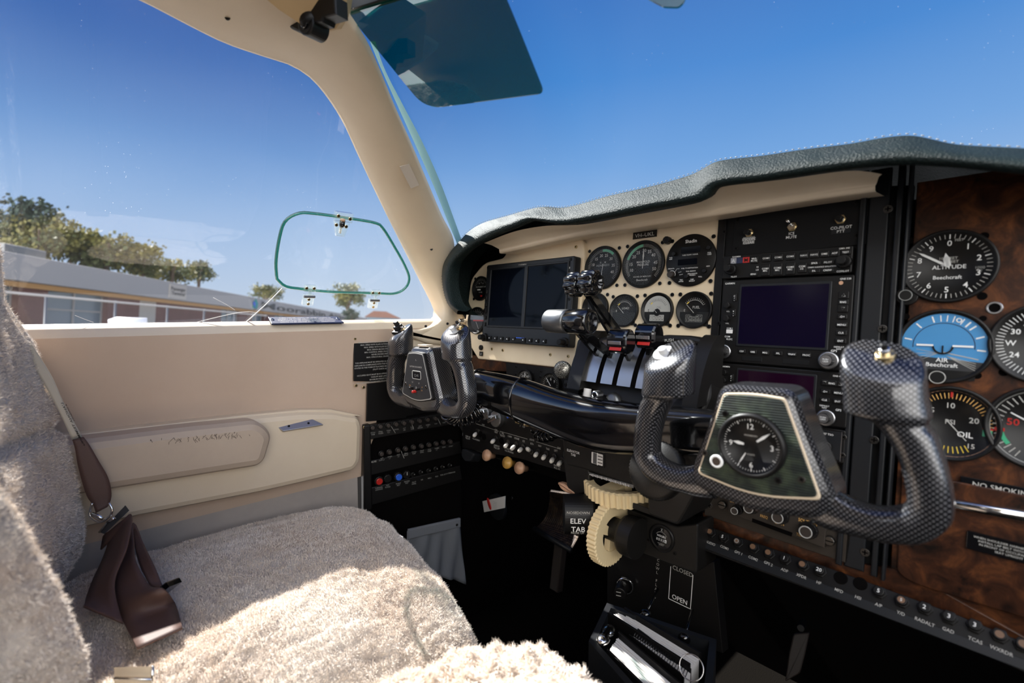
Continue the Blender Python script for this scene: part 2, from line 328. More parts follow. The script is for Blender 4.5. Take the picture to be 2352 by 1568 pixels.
    def arc(s, r0, r1, a0, a1, m, z, c=(0, 0), n=24):
        V = []; F = []
        for i in range(n+1):
            a = a0+(a1-a0)*i/n
            for r in (r0, r1): p = s.pl(a, r); V.append((p[0]+c[0], p[1]+c[1], z))
        for i in range(n): F.append((2*i, 2*i+2, 2*i+3, 2*i+1) if a1 < a0 else (2*i, 2*i+1, 2*i+3, 2*i+2))
        return s.add(V, F, m)
    def text(s, t, x, y, h, m, z=.0002, al='c', rot=0, sx=1, M=None):
        for k, l in enumerate(t.split('\n')):
            v, f, x0, x1 = tgeo(l); q = h/.7; o = {'c': -(x0+x1)/2, 'l': -x0, 'r': -x1}[al]
            T = Matrix.Translation((x, y, z)) @ Matrix.Rotation(rot, 4, 'Z') @ Matrix.Translation((0, -k*h*1.35, 0))
            if M is not None: T = M @ T
            s.add([((p[0]+o)*q*sx, (p[1]-.35)*q, 0) for p in v], f, m, False, T)
        return s
    def tube(s, P, r, m, n=14, closed=False, sm=True, sc_=1, M=None, cap=True):
        P = [Vector(p) for p in P]; N = len(P); R = r if isinstance(r, (list, tuple)) else [r]*N
        V = []; F = []; prev = None
        for i in range(N):
            if closed: t = P[(i+1) % N]-P[i-1]
            else: t = P[min(i+1, N-1)]-P[max(i-1, 0)]
            t.normalize()
            if prev is None:
                a = Vector((0, 0, 1)) if abs(t.z) < .9 else Vector((1, 0, 0)); x = a.cross(t).normalized()
            else: x = (prev-t*prev.dot(t)).normalized()
            y = t.cross(x); prev = x
            for k in range(n): a = 2*PI*k/n; V.append(P[i]+x*math.cos(a)*R[i]+y*math.sin(a)*R[i]*sc_)
        for i in range(N if closed else N-1):
            j = (i+1) % N
            for k in range(n): l = (k+1) % n; F.append((i*n+k, i*n+l, j*n+l, j*n+k))
        if not closed and cap: F += [tuple(range(n))[::-1], tuple((N-1)*n+k for k in range(n))]
        return s.add(V, F, m, sm, M)
    def loft(s, rows, m, closed=False, sm=True, M=None, capped=False, closedrow=False):
        n = len(rows[0]); V = [p for r_ in rows for p in r_]; F = []
        for i in range(len(rows)-(0 if closedrow else 1)):
            i2 = (i+1) % len(rows)
            for j in range(n if closed else n-1): k = (j+1) % n; F.append((i*n+j, i*n+k, i2*n+k, i2*n+j))
        if capped: F += [tuple(range(n))[::-1], tuple((len(rows)-1)*n+j for j in range(n))]
        return s.add(V, F, m, sm, M)
    def mesh(s, name):
        me = bpy.data.meshes.new(name); me.from_pydata([tuple(p) for p in s.v], [], s.f)
        for m in s.mats: me.materials.append(MT[m])
        me.polygons.foreach_set('material_index', s.fm); me.polygons.foreach_set('use_smooth', s.sm); me.update(); return me
    def build(s, name, parent=None, M=None):
        return inst(name, s.mesh(name), parent, M)
def inst(name, me, parent=None, M=None):
    o = bpy.data.objects.new(name, me); C.objects.link(o)
    if parent is not None: o.parent = parent
    if M is not None: o.matrix_local = M
    return o
def T(x, y, z=0): return Matrix.Translation((x, y, z))
def tag(o, label, cat, group=None, kind=None):
    if label: o['label'] = label
    if cat: o['category'] = cat
    if group: o['group'] = group
    if kind: o['kind'] = kind
    return o
def thing(name, label, cat, M, group=None):
    o = bpy.data.objects.new(name, None); C.objects.link(o); o.empty_display_size = .02; o.matrix_world = M
    return tag(o, label, cat, group)
def struct(mb, name, label=None, M=None): o = mb.build(name, None, M); o['kind'] = 'structure'; o['label'] = label or name.replace('_', ' '); return o
def solid(o, th, off=-1):
    m = o.modifiers.new('solid', 'SOLIDIFY'); m.thickness = th; m.offset = off; return o
def cr_(P, n):
    """Catmull-Rom resample of a list of vectors to n points, even in arc length"""
    P = [Vector(p) for p in P]; Q = []
    for i in range(len(P)-1):
        a = P[max(i-1, 0)]; b = P[i]; c = P[i+1]; d = P[min(i+2, len(P)-1)]
        for k in range(12):
            t = k/12; Q.append(.5*((2*b)+(c-a)*t+(2*a-5*b+4*c-d)*t*t+(3*b-a-3*c+d)*t**3))
    Q.append(P[-1]); L = [0]
    for i in range(1, len(Q)): L.append(L[-1]+(Q[i]-Q[i-1]).length)
    out = []; j = 0
    for k in range(n):
        s_ = L[-1]*k/(n-1)
        while j < len(L)-2 and L[j+1] < s_: j += 1
        t = (s_-L[j])/max(L[j+1]-L[j], 1e-9); out.append(Q[j].lerp(Q[j+1], min(t, 1)))
    return out
# common small meshes, shared between copies
def screw_mesh(r=.0032, m='darkmetal'):
    b = MB(); b.cyl((0, 0), r, 0, .0012, m, 14, .0004); b.box((0, 0, .00125), (r*1.2, r*.28, .0003), 'black_matte'); b.box((0, 0, .00125), (r*.28, r*1.2, .0003), 'black_matte'); return b.mesh('screw')
SCREW = screw_mesh(); SCREWB = screw_mesh(.0032, 'black'); SCREWS = screw_mesh(.0034, 'brass'); SCREWC = screw_mesh(.0034, 'chrome'); SCREWL = screw_mesh(.0048, 'darkmetal')
def screws(parent, pts, me=SCREW, z=0):
    for x, y in pts: inst('screw', me, parent, T(x, y, z) @ Matrix.Rotation(random.random()*3, 4, 'Z'))
# ================================================================== CABIN SHELL
def Xg(z): return -1.005+2.6*max(z-.02, 0)**2
def onp(px, py, off=0.0):
    d = ray(px, py); lo, hi = .3, 2.5
    t = lo
    while t < hi:
        p = d*t
        if p.x < Xg(p.z)+off: break
        t += .01
    a, b = t-.01, t
    for _ in range(20):
        c = (a+b)/2; p = d*c
        if p.x < Xg(p.z)+off: b = c
        else: a = c
    return d*b
def rows_offset(r, dx=0, dy=0, dz=0): return [Vector(p)+Vector((dx, dy, dz)) for p in r]
# left wall with its window sill
prof = [(-1.085, -.034), (-1.02, -.021), (-1.000, -.0205), (-.985, -.028), (-.975, -.041), (-.978, -.07), (-.986, -.12), (-.990, -.2), (-.992, -.28), (-1.0, -.37), (-1.0, -.5), (-.99, -.83)]
wl = MB(); ys = [-1.2, -.7, -.3, 0, .15, .3, .45, .6, .7, .80, 1.2]
wl.loft([[(x, y, z) for x, z in prof[:5]] for y in ys], 'trim'); wl.loft([[(x, y, z) for x, z in prof[4:10]] for y in ys[:-2]], 'wall'); wl.loft([[(x, y, z) for x, z in prof[9:]] for y in ys[:7]], 'wall_grey'); wl.loft([[(x+.001, y, z) for x, z in prof[8:]] for y in (.56, .8, 1.2)], 'black_matte')
o = struct(wl, 'wall_left', 'cream vinyl cabin side wall below the left window')
# pillar and window frame moulding
inner = [(120, -110), (240, -50), (345, 0), (430, 45), (520, 90), (610, 122), (680, 146), (735, 188), (790, 268), (830, 355), (880, 462), (928, 560), (972, 648), (1000, 705), (1001, 726), (985, 741), (955, 749), (905, 752)]
outer = [(480, -230), (580, -170), (660, -110), (720, -60), (765, -15), (805, 35), (840, 90), (868, 150), (905, 240), (945, 330), (985, 425), (1015, 495), (1040, 545), (1044, 590), (1036, 650), (1046, 700), (1078, 745), (1085, 790)]
ni = 60; I = cr_([onp(x, y, .004) for x, y in inner], ni)
O = cr_([onp(x, y, .05+.10*max(0, min(1, (600-y)/700))) for x, y in outer], ni)
pil = MB(); N_in = Vector((1, -.35, -.15)).normalized()
rws = []
for a, b in zip(I, O):
    d = b-a; w_ = d.length; e = d.normalized(); n = N_in
    rws.append([a-Vector((.012, 0, 0)), a+n*.004, a+n*.014+e*.006, a+n*.020+e*.02, a+d*.35+n*.024, a+d*.65+n*.022, a+d*.9+n*.012, b+n*.001, b-n*.016+e*.004])
pil.loft(rws, 'trim'); o = struct(pil, 'trim_1', 'cream moulded pillar and window frame around the left side window'); tr1 = o
for px, py in ((523, 41), (772, 117), (896, 375), (991, 572), (978, 749), (1028, 743)):
    p = onp(px, py, .052); d = -ray(px, py).normalized(); n = Vector((.8, -.55, .1)); M = frame(p+n*.004, n.cross(Vector((0, 0, 1))).normalized(), (0, 0, 1))
    inst('screw', SCREWB, tr1, frame(p, Vector((0, 0, 1)).cross(n.normalized()), (0, 0, 1)))
q = MB(); a_ = cr_([onp(x, y, .03) for x, y in ((850, 95), (872, 150), (912, 240), (955, 335), (995, 425), (1025, 500), (1050, 560))], 40); b_ = cr_([onp(x, y, .025) for x, y in ((862, 95), (884, 160), (925, 240), (972, 330), (1012, 420), (1040, 495), (1062, 556))], 40)
q.loft([[x.lerp(y, k/3) for k in range(4)] for x, y in zip(a_, b_)], 'seal'); so_ = q.build('window_seal', tr1); so_['label'] = 'pale blue-green glass edge strip'
# velcro patch on the pillar
q = MB(); pp = [onp(x, y, .085) for x, y in ((918, 383), (940, 377), (963, 425), (944, 433))]
q.add([tuple(p) for p in pp], [(0, 1, 2, 3)], 'velcro'); vo = q.build('velcro_patch', tr1); solid(vo, .0015, 1); vo['label'] = 'pale square patch'
# moulded base of the pillar
q = MB(); bs = [uv(WF, x, y, .035) for x, y in ((900, 757), (960, 757), (985, 752), (1010, 742), (1035, 742), (1075, 745), (1085, 800), (1035, 793), (985, 790), (955, 778))]
q.prism(rpoly(bs, .01, 4), 0, .035, 'trim', .006, WF); q.build('corner_cap', tr1)
# ceiling and headliner end
cl = MB(); cl.loft([[(x, y, .40+.04*math.cos((x+.25)/.45*1.2)) for x in (-.66, -.5, -.3, -.1, .1, .25)] for y in (-1.2, -.5, 0, .12)], 'tan')
hl = [(560, -90), (590, -20), (640, 22), (690, 55), (735, 74), (772, 66), (792, 36), (798, -10), (805, -90)]
pts = [onp(x, y, .18) for x, y in hl]
c0 = sum(pts, Vector())/len(pts); V = [tuple(p) for p in pts]+[tuple(p+Vector((-.03, .02, .02))) for p in pts]; n = len(pts)
cl.add(V, [tuple(range(n))]+[(i, (i+1) % n, (i+1) % n+n, i+n) for i in range(n)], 'tan')
o = struct(cl, 'ceiling', 'tan leather headliner above the pillar')
# windows
gs = MB(); zs = [-.05, -.02, .02, .06, .10, .15, .2, .25, .3, .35, .38]
ymax = lambda z: max([p.y for p in I if p.z >= z-.004] or [I[0].y])+.012
gs.loft([[(Xg(z)-.004, -.5+(ymax(z)+.5)*k/12, z) for z in zs+[.42, .46]] for k in range(13)], 'pane')
o = struct(gs, 'window_1', 'large side window pane left of the cabin')
q = MB()
for P_, w_ in (([(555, 748), (585, 722), (618, 692), (650, 660)], .0011), ([(490, 683), (520, 699), (540, 712)], .0004), ([(420, 748), (500, 728), (560, 716), (592, 718)], .0005), ([(172, 724), (195, 733), (215, 740)], .0003)):
    q.tube(cr_([onp(x, y, .004) for x, y in P_], 10), w_, 'white', 6)
q.build('scratch', o)
ws = MB(); rws = []
for k in range(0, ni, 3):
    p = O[k]; f_ = max(0, min(1, (p.z+.05)/.45)); fw = .42*(1-f_)+.12*f_; rz = .05*f_+.03
    e0 = p+Vector((-.012, .016, 0)); rws.append(cr_([e0, e0+Vector((.04, .5*fw, .2*rz)), e0+Vector((.17, .85*fw, .6*rz)), e0+Vector((.42, fw, rz)), e0+Vector((.9, fw*.98, rz)), Vector((.5, e0.y+fw*.5, e0.z+rz*.4))], 40))
ws.loft(rws, 'windscreen')
struct(ws, 'window_2', 'curved windscreen in front of the glareshield')
# floor, firewall, other walls
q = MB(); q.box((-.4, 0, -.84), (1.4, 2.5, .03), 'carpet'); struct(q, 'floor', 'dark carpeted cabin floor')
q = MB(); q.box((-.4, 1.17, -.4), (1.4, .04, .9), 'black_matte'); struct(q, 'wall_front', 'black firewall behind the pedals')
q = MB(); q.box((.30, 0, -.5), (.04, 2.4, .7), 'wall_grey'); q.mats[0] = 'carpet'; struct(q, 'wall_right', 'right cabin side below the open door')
q = MB(); q.box((-.4, -1.22, -.2), (1.4, .04, 1.3), 'trim'); struct(q, 'wall_back', 'rear cabin bulkhead')

# ------------------------------------------------------------------ glareshield
TB = [((1050, 722), (1064, 716)), ((1028, 698), (1045, 700)), ((1016, 655), (1034, 655)), ((1016, 612), (1040, 612)), ((1032, 580), (1060, 586)), ((1052, 556), (1086, 566)), ((1075, 531), (1110, 553)), ((1110, 510), (1145, 537)), ((1170, 493), (1185, 522)), ((1215, 479), (1222, 508)), ((1245, 473), (1250, 511)), ((1300, 474), (1300, 516)), ((1400, 447), (1400, 500)), ((1500, 424), (1500, 480)), ((1585, 399), (1590, 465)), ((1612, 386), (1620, 455)), ((1650, 367), (1645, 430)), ((1750, 355), (1750, 416)), ((1850, 340), (1850, 401)), ((1950, 328), (1950, 388)), ((2025, 314), (2030, 380)), ((2090, 308), (2100, 378)), ((2140, 317), (2140, 380)), ((2200, 330), (2200, 384)), ((2352, 338), (2352, 400)), ((2520, 350), (2520, 420))]
nT = 150; Tc = cr_([ony(*a, .64) for a, b in TB], nT)
Bc = cr_([ony(*b, .605) for a, b in TB], nT)
rws = []
for i, (t, b) in enumerate(zip(Tc, Bc)):
    w1 = .0022*noise.noise((i*.21, 3, 0))+.0012*noise.noise((i*.6, 9, 0)); o_ = Vector((0, -1, .35)).normalized(); h = (t-b).length
    rws.append([t+Vector((0, .42, -.05)), t+Vector((0, .12, -.006)), t+Vector((0, .03, -.0005)), t, t.lerp(b, .10)+o_*.002, t.lerp(b, .38)+o_*(.006+w1), t.lerp(b, .68)+o_*(.011+w1), t.lerp(b, .88)+o_*.011, b+o_*.006, b+Vector((0, .006, -.001)), b+Vector((0, .022, .006))])
gsd = thing('glareshield', 'dark green-black leather padded glareshield with stitched edge above the instruments', 'glareshield', Matrix.Translation((-.4, .64, .15)))
Tinv = Matrix.Translation((.4, -.64, -.15))
g = MB(); g.loft([[r_[k] for r_ in rws] for k in range(11)][::-1], 'leather'); go = g.build('padded_cover', gsd, Tinv); go.modifiers.new('s', 'SUBSURF').levels = 1; go.modifiers['s'].render_levels = 1
g = MB(); n = 330; st = cr_([p+Vector((0, -.0005, .0003)) for p in Tc[6:]], n)
for i in range(0, n-1, 2): g.tube([st[i], st[i].lerp(st[i+1], .8)], .00055, 'greytext', 5)
g.build('stitching', gsd, Tinv)
g = MB(); g.loft([[r_[10] for r_ in rws], [ony(*b, .74)+Vector((0, 0, -.004)) for a, b in TB] and cr_([ony(b[0]+(14 if i < 6 else 0), b[1], .74) for i, (a, b) in enumerate(TB)], nT)], 'black_matte'); g.build('underside', gsd, Tinv)
U1 = [(1112, 558), (1180, 532), (1250, 519), (1340, 515), (1450, 495), (1560, 475), (1622, 459), (1655, 430), (1800, 412), (1950, 392), (2026, 400)]
U2 = [(1150, 577), (1200, 566), (1260, 552), (1340, 535), (1450, 518), (1560, 500), (1640, 488), (1700, 478), (1800, 461), (1930, 441), (2012, 430)]
u1 = cr_([ony(*p, .625) for p in U1], 60); u2 = cr_([ony(*p, .672) for p in U2], 60)
g = MB(); g.loft([[p for p in u1], [a.lerp(b, .5)+Vector((0, -.002, .004)) for a, b in zip(u1, u2)], [a.lerp(b, .9)+Vector((0, 0, .003)) for a, b in zip(u1, u2)], [b+Vector((0, -.004, .001)) for b in u2], [b+Vector((0, -.003, -.004)) for b in u2], [b+Vector((0, .003, -.005)) for b in u2], [b+Vector((0, .05, -.002)) for b in u2]], 'cream_gloss')
eo = g.build('light_shroud', gsd, Tinv); eo['label'] = 'cream painted strip under the padded leather'

# ------------------------------------------------------------------ storm window in the side pane
vc = onp(790, 585, .006); VF = frame(vc, (0, 1, 0), (onp(790, 500, .006)-onp(790, 670, .006)))
vw = thing('storm_window', 'small rounded clear vent window with green edge set in the side pane', 'window', VF)
vp = [(636, 640), (634, 600), (642, 545), (655, 508), (685, 490), (720, 490), (800, 501), (862, 512), (880, 525), (905, 565), (930, 610), (940, 640), (930, 662), (905, 674), (860, 673), (760, 670), (690, 663), (655, 657)]
vl = [uv(VF, x, y) for x, y in vp]; vl3 = cr_([(a, b, 0) for a, b in vl+[vl[0]]], 97)[:-1]
q = MB(); q.poly([(p.x, p.y) for p in vl3], 0, 'ventpane'); q.build('pane', vw)
q = MB(); q.tube([p+Vector((0, 0, .0)) for p in vl3], .0032, 'rimgreen', 8, True); q.tube([p+Vector((0, 0, .0022)) for p in vl3], .0012, 'teal', 6, True); ro = q.build('rim', vw); ro['label'] = 'green edge'
ax, ay = uv(VF, 784, 500); lt = MB()
lt.prism(rrect(.036, .019, .002, 3, ax+.001, ay+.004), .002, .012, 'clearplastic', .001)
lt.prism([(ax-.016, ay-.006), (ax+.016, ay-.006), (ax+.009, ay-.036), (ax-.008, ay-.036)], .002, .009, 'clearplastic', .001)
la = lt.build('latch', vw)
q = MB(); q.lathe([(.0052, 0), (.0055, .009), (.0035, .013), (0, .014)], 'black_gloss', 20, T(ax, ay-.004, .008) @ Matrix.Rotation(PI/2, 4, 'X')); q.lathe([(.005, 0), (.005, .004), (0, .0055)], 'buff', 16, T(ax, ay-.004, .008) @ Matrix.Rotation(-PI/2, 4, 'X')); q.build('plunger', la)
q = MB(); q.tube([(ax-.0005+.002*math.cos(k*.9), ay-.018-.00035*k, .006+.002*math.sin(k*.9)) for k in range(36)], .0005, 'brass', 5); q.build('spring', la)
for sx_, sy_ in ((-.0115, .006), (.0125, .003), (-.0115, -.013), (.0085, -.014)): inst('screw', SCREWS, la, T(ax+sx_, ay+sy_, .012 if sy_ > 0 else .009))
def hinge(px, py):
    hx, hy = uv(VF, px, py); h = MB()
    h.prism(rrect(.024, .015, .003, 4, hx, hy+.008), .002, .007, 'clearplastic', .001); h.prism(rrect(.022, .024, .001, 2, hx, hy-.018), -.001, .006, 'clearplastic', .001)
    h.prism(rrect(.006, .016, .001, 2, hx, hy-.002), .006, .010, 'clearplastic', .001)
    ho = h.build('hinge', vw); q = MB(); q.cyl((0, 0), .0028, -.011, .011, 'greymetal', 16, .0004, T(hx, hy-.009, .009) @ Matrix.Rotation(PI/2, 4, 'Y')); q.build('hinge_pin', ho)
    for a, b in ((-.0075, .009), (.0075, .009), (0, -.016), (0, -.026)): inst('screw', SCREWS, ho, T(hx+a, hy+b, .007) @ Matrix.Scale(.9, 4))
hinge(709, 668); hinge(859, 678)

# ------------------------------------------------------------------ sill placard, wall placards
SF = frame((-.991, .3, -.0215), (0, 1, 0), (-1, 0, .45))
q = MB(); pl_ = [uv(SF, x, y) for x, y in ((626, 746), (788, 746), (806, 761), (634, 761))]
pc = thing('sill_placard', 'narrow dark placard with small print lying on the window sill', 'placard', SF)
q.prism([(pl_[0][0], -.022), (pl_[1][0], -.022), (pl_[2][0], .012), (pl_[3][0], .012)][::-1] if False else [(pl_[3][0], -.014), (pl_[2][0], -.014), (pl_[1][0], .016), (pl_[0][0], .016)], 0, .003, 'navy', .0005)
xm = (pl_[2][0]+pl_[3][0])/2
for i, l in enumerate(('TURN STROBE LIGHTS OFF WHEN TAXIING IN', 'VICINITY OF OTHER AIRCRAFT OR WHEN FLYING', 'THROUGH FOG OR CLOUD. STANDARD POSITION', 'LIGHTS TO BE ON FOR ALL NIGHT OPERATIONS')): q.text(l, xm, .0100-i*.0062, .0034, 'dimwhite', .0031)
q.build('plate', pc); screws(pc, ((pl_[3][0]+.006, .004), (pl_[2][0]-.006, .004)), SCREWC, .003)
def placard(name, label, pts, lines, off, scr, M=WF, th=.003, extra=None):
    P = [uv(M, x, y, off) for x, y in pts]; cx = sum(p[0] for p in P)/len(P); cy = sum(p[1] for p in P)/len(P)
    t = thing(name, label, 'placard', at(M, cx, cy, off)); q = MB(); q.prism([(a-cx, b-cy) for a, b in P], -.004, 0, 'black', .0005)
    for s, x, y, h, al in lines: q.text(s, x, y, h, 'dimwhite', .0003, al)
    if extra: extra(q)
    q.build('plate', t); screws(t, scr, SCREWS); return t
def airx(q):
    q.line((-.056, .050), (-.034, .050), .0006, .0003, 'dimwhite'); q.line((.034, .050), (.056, .050), .0006, .0003, 'dimwhite')
L = [('AIRSPEED LIMITATIONS (IAS)', 0, .050, .0032, 'c')]
for i, s in enumerate(('MAX. SPEED WITH LDG GEAR EXTENDED (NORMAL)', 'MAX. SPEED WITH FLAPS EXTENDED (NORMAL)', 'MAX. SPEED WITH FLAPS EXTENDED 15', 'MAX. DESIGN MANEUVER SPEED', 'MIN. CONTROL SPEED SINGLE ENGINE', 'NEVER EXCEED SPEED', 'MAX. STRUCTURAL CRUISE SPEED')): L.append((s, 0, .040-i*.0055, .0030, 'c'))
for i, s in enumerate(('THIS AIRPLANE MUST BE OPERATED AS A NORMAL CATEGORY', 'AIRPLANE IN COMPLIANCE WITH THE OPERATING LIMITATIONS', 'STATED IN THE FORM OF PLACARDS MARKINGS AND MANUALS', '(PILOT CHECK LIST)', '', 'OCCUPIED SEATS MUST BE IN UPRIGHT POSITION DURING', 'TAKEOFF AND LANDING', 'MAXIMUM WEIGHT 5400 LBS', 'NO ACROBATIC MANEUVERS INCLUDING SPINS APPROVED')): L.append((s, 0, -.004-i*.0055, .0029, 'c'))
placard('airspeed_placard', 'black airspeed limitations placard full of white print on the left wall', ((813, 776), (930, 773), (930, 878), (813, 875)), L, .022, ((-.058, .049), (-.058, -.052)), extra=airx)
placard('blanking_plate', 'plain black cover plate on the left wall below the airspeed placard', ((844, 881), (1045, 862), (1045, 950), (842, 968)), [], .022, ((-.125, .040), (-.125, -.048)))

# ------------------------------------------------------------------ armrest
ar = thing('armrest', 'long beige moulded door armrest with worn padded top on the left wall', 'armrest', WF @ T(.15, -.25, 0)); Ai = T(-.15, .25, 0)
AO = .048
sh = [(-60, 1030), (195, 1003), (560, 960), (690, 948), (770, 948), (800, 955), (825, 957), (833, 975), (830, 1060), (815, 1082), (700, 1110), (600, 1133), (310, 1190), (100, 1235), (-60, 1265)]
q = MB(); P = [uv(WF, x, y, AO) for x, y in sh]; q.prism(rpoly(P, .022, 5), .0, AO, 'trim', .012); bo = q.build('armrest_shell', ar, Ai)
q = MB(); P = [uv(WF, x, y, .085) for x, y in ((-60, 1040), (200, 1012), (420, 985), (588, 968), (612, 980), (628, 1003), (612, 1058), (596, 1073), (255, 1128), (-60, 1180))]
q.prism(rpoly(P, .02, 5), .02, .085, 'armpad', .014)
for o_ in range(60):  # cracks in the worn vinyl
    px = random.gauss(455, 75); py = 1003-.085*(px-400)+random.uniform(-4, 6)
    if not 330 < px < 610: continue
    x, y = uv(WF, px, py, .085); x += .0; a = random.uniform(-2.4, -.7); l = random.uniform(.002, .008)
    q.line((x, y-.003), (x+l*math.cos(a), y-.003+l*math.sin(a)), .0006, .0852, 'brown')
q.build('arm_pad', ar, Ai)
q = MB(); P = [uv(WF, x, y, .035) for x, y in ((-60, 1020), (195, 995), (560, 953), (690, 941), (760, 940), (800, 948), (832, 955), (760, 953), (690, 955), (560, 966), (195, 1008), (-60, 1033))]
q.prism(P, .0, .036, 'trim', .0015); q.build('armrest_lip', ar, Ai)
AP = frame(onx(690, 977, -1+.052), (0, 1, .10), (-1, 0, 1.1))
q = MB(); P = [uv(AP, x, y) for x, y in ((630, 975), (718, 963), (742, 975), (650, 990))]; q.prism(P, -.003, .001, 'alu', .0005)
ap = q.build('ashtray_lid', ar, (WF @ T(.15, -.25, 0)).inverted() @ AP); ap['label'] = 'brushed metal lid'
for s in (.25, .75):
    a = Vector(P[3]).lerp(Vector(P[0]), .5).lerp(Vector(P[1]).lerp(Vector(P[2]), .5), s); inst('screw', SCREWB, ap, T(a.x, a.y, .001) @ Matrix.Scale(.7, 4))
# ================================================================== INSTRUMENT PANEL
def glass_disc(r, z=.0035, m='dialglass'): q = MB(); q.disc(r, z, m, 40); return q
def gauge(name, label, px, py, r, off, face, corners=True, bezel='black', deep=.0035, sq=1.18, cat='gauge', group=None, rot=0, M0=PF, glass=True):
    t = thing(name, label, cat, atp(M0, px, py, off, rot), group)
    q = MB(); q.lathe([(r, -.004), (r, .0030), (r*.985, .0045), (r*.93, .0045), (r*.88, .0005)], bezel, 56); q.build('bezel', t)
    q = MB(); q.disc(r*.93, .0004, 'dial', 48); nd = MB(); face(q, nd, r*.88); q.build('dial', t)
    if nd.v: nd.build('needle', t)
    if glass: glass_disc(r*.90).build('cover_glass', t)
    if corners:
        k = r*sq*.7071
        screws(t, [(a*k, b*k) for a in (-1, 1) for b in (-1, 1)], SCREWB)
    return t
def needle(nd, a, l, w, m='white', z=.0018, tail=.2, shape='bar', c=(0, 0)):
    Rm = T(c[0], c[1], 0) @ Matrix.Rotation(-math.radians(a), 4, 'Z')
    if shape == 'bar': P = [(-w, -l*tail), (w, -l*tail), (w, l*.85), (0, l), (-w, l*.85)]
    elif shape == 'spear': P = [(-w*.4, -l*tail), (w*.4, -l*tail), (w*.4, l*.25), (w, l*.5), (0, l), (-w, l*.5), (-w*.4, l*.25)]
    elif shape == 'thin': P = [(-w, -l*tail), (w, -l*tail), (w*.6, l), (-w*.6, l)]
    nd.poly(P, z, m, Rm)
def nums(q, L, r, h, m='white', z=.0009):
    for s, a in L:
        x, y = q.pl(a, r); q.text(s, x, y, h, m, z)
ip = thing('dashboard', 'cream painted metal instrument panel holding the engine gauges', 'instrument panel', at(PF, -.42, .02, 0)); Ii = T(.42, -.02, 0)
q = MB(); P = [uv(PF, x, y) for x, y in ((1310, 547), (1345, 540), (1480, 522), (1652, 497), (1650, 620), (1638, 815), (1560, 810), (1310, 800))]
q.prism(P, -.006, -.0002, 'cream', .0008); q.build('panel_plate', ip, Ii)
q = MB(); P = [uv(PF, x, y, .010) for x, y in ((1112, 603), (1158, 592), (1168, 566), (1312, 543), (1338, 548), (1342, 575), (1325, 820), (1318, 848), (1098, 824), (1065, 770), (1072, 713), (1082, 640))]
q.prism(rpoly(P, [.02, .012, .01, .004, .016, .002, .002, .002, .002, .01, .01, .015], 5), -.010, .010, 'cream', .0025); po = q.build('display_plate', ip, Ii)
sc_pts = [uv(PF, x, y, .010) for x, y in ((1323, 567), (1130, 801), (1155, 804), (1264, 814), (1305, 818))]
screws(po, sc_pts, SCREWS, .010)
q = MB(); P = [uv(PF, x, y, .012) for x, y in ((1342, 525), (1560, 492), (1690, 476), (1690, 487), (1652, 494), (1345, 540))]; q.prism(P, -.01, .006, 'cream_gloss', .001); to = q.build('top_rail', ip, Ii)
screws(to, [uv(PF, x, y, .016) for x, y in ((1408, 531), (1479, 519), (1558, 507), (1652, 487))], SCREW, .006)
q = MB(); q.box((0, 0, 0), (.046, .0115, .0015), 'black_gloss'); q.text('VH–UKL', 0, 0, .0062, 'dimwhite', .0009, sx=1.15)
reg = q.build('registration_placard', None, atp(PF, 1481, 539, .0012)); tag(reg, 'small black VH-UKL registration placard above the centre gauges', 'placard')

def f_rpm(q, nd, r):
    q.ticks(r*.82, r*.97, -125, 130, 50, .0005, 'dimwhite', .0008); q.arc(r*.84, r*.97, -5, 42, 'green', .0007)
    nums(q, [('10', -72), ('15', -42), ('20', -12), ('25', 16), ('30', 48), ('35', 82), ('40', 112)], r*.66, r*.15, 'dimwhite')
    q.text('R    M\nHUNDREDS', 0, r*.28, r*.11, 'greytext', .0009); needle(nd, 186, r*.85, .0011, 'dimwhite', tail=.25, shape='spear')
def f_mp(q, nd, r):
    q.ticks(r*.82, r*.97, -125, 130, 60, .0005, 'dimwhite', .0008); q.arc(r*.84, r*.97, -72, -4, 'green', .0007)
    nums(q, [('10', -112), ('15', -86), ('20', -52), ('25', -28), ('30', 2), ('35', 28), ('40', 52), ('45', 86), ('50', 112)], r*.66, r*.15, 'dimwhite')
    q.text('MANIFOLD\nPRESSURE', 0, r*.12, r*.10, 'dimwhite', .0009); q.text('INCHES OF MERCURY', 0, -r*.58, r*.07, 'dimwhite', .0009); q.text('Beechcraft', 0, -r*.74, r*.10, 'dimwhite', .0009)
    needle(nd, 0, r*.8, .0016, 'dimwhite', tail=.25, shape='spear')
gauge('tachometer', 'round RPM gauge with green arc, left of the manifold pressure gauge', 1385, 615, .0400, .001, f_rpm)
gauge('manifold_pressure_gauge', 'round manifold pressure gauge under the VH-UKL placard', 1477.6, 607, .0407, .001, f_mp)
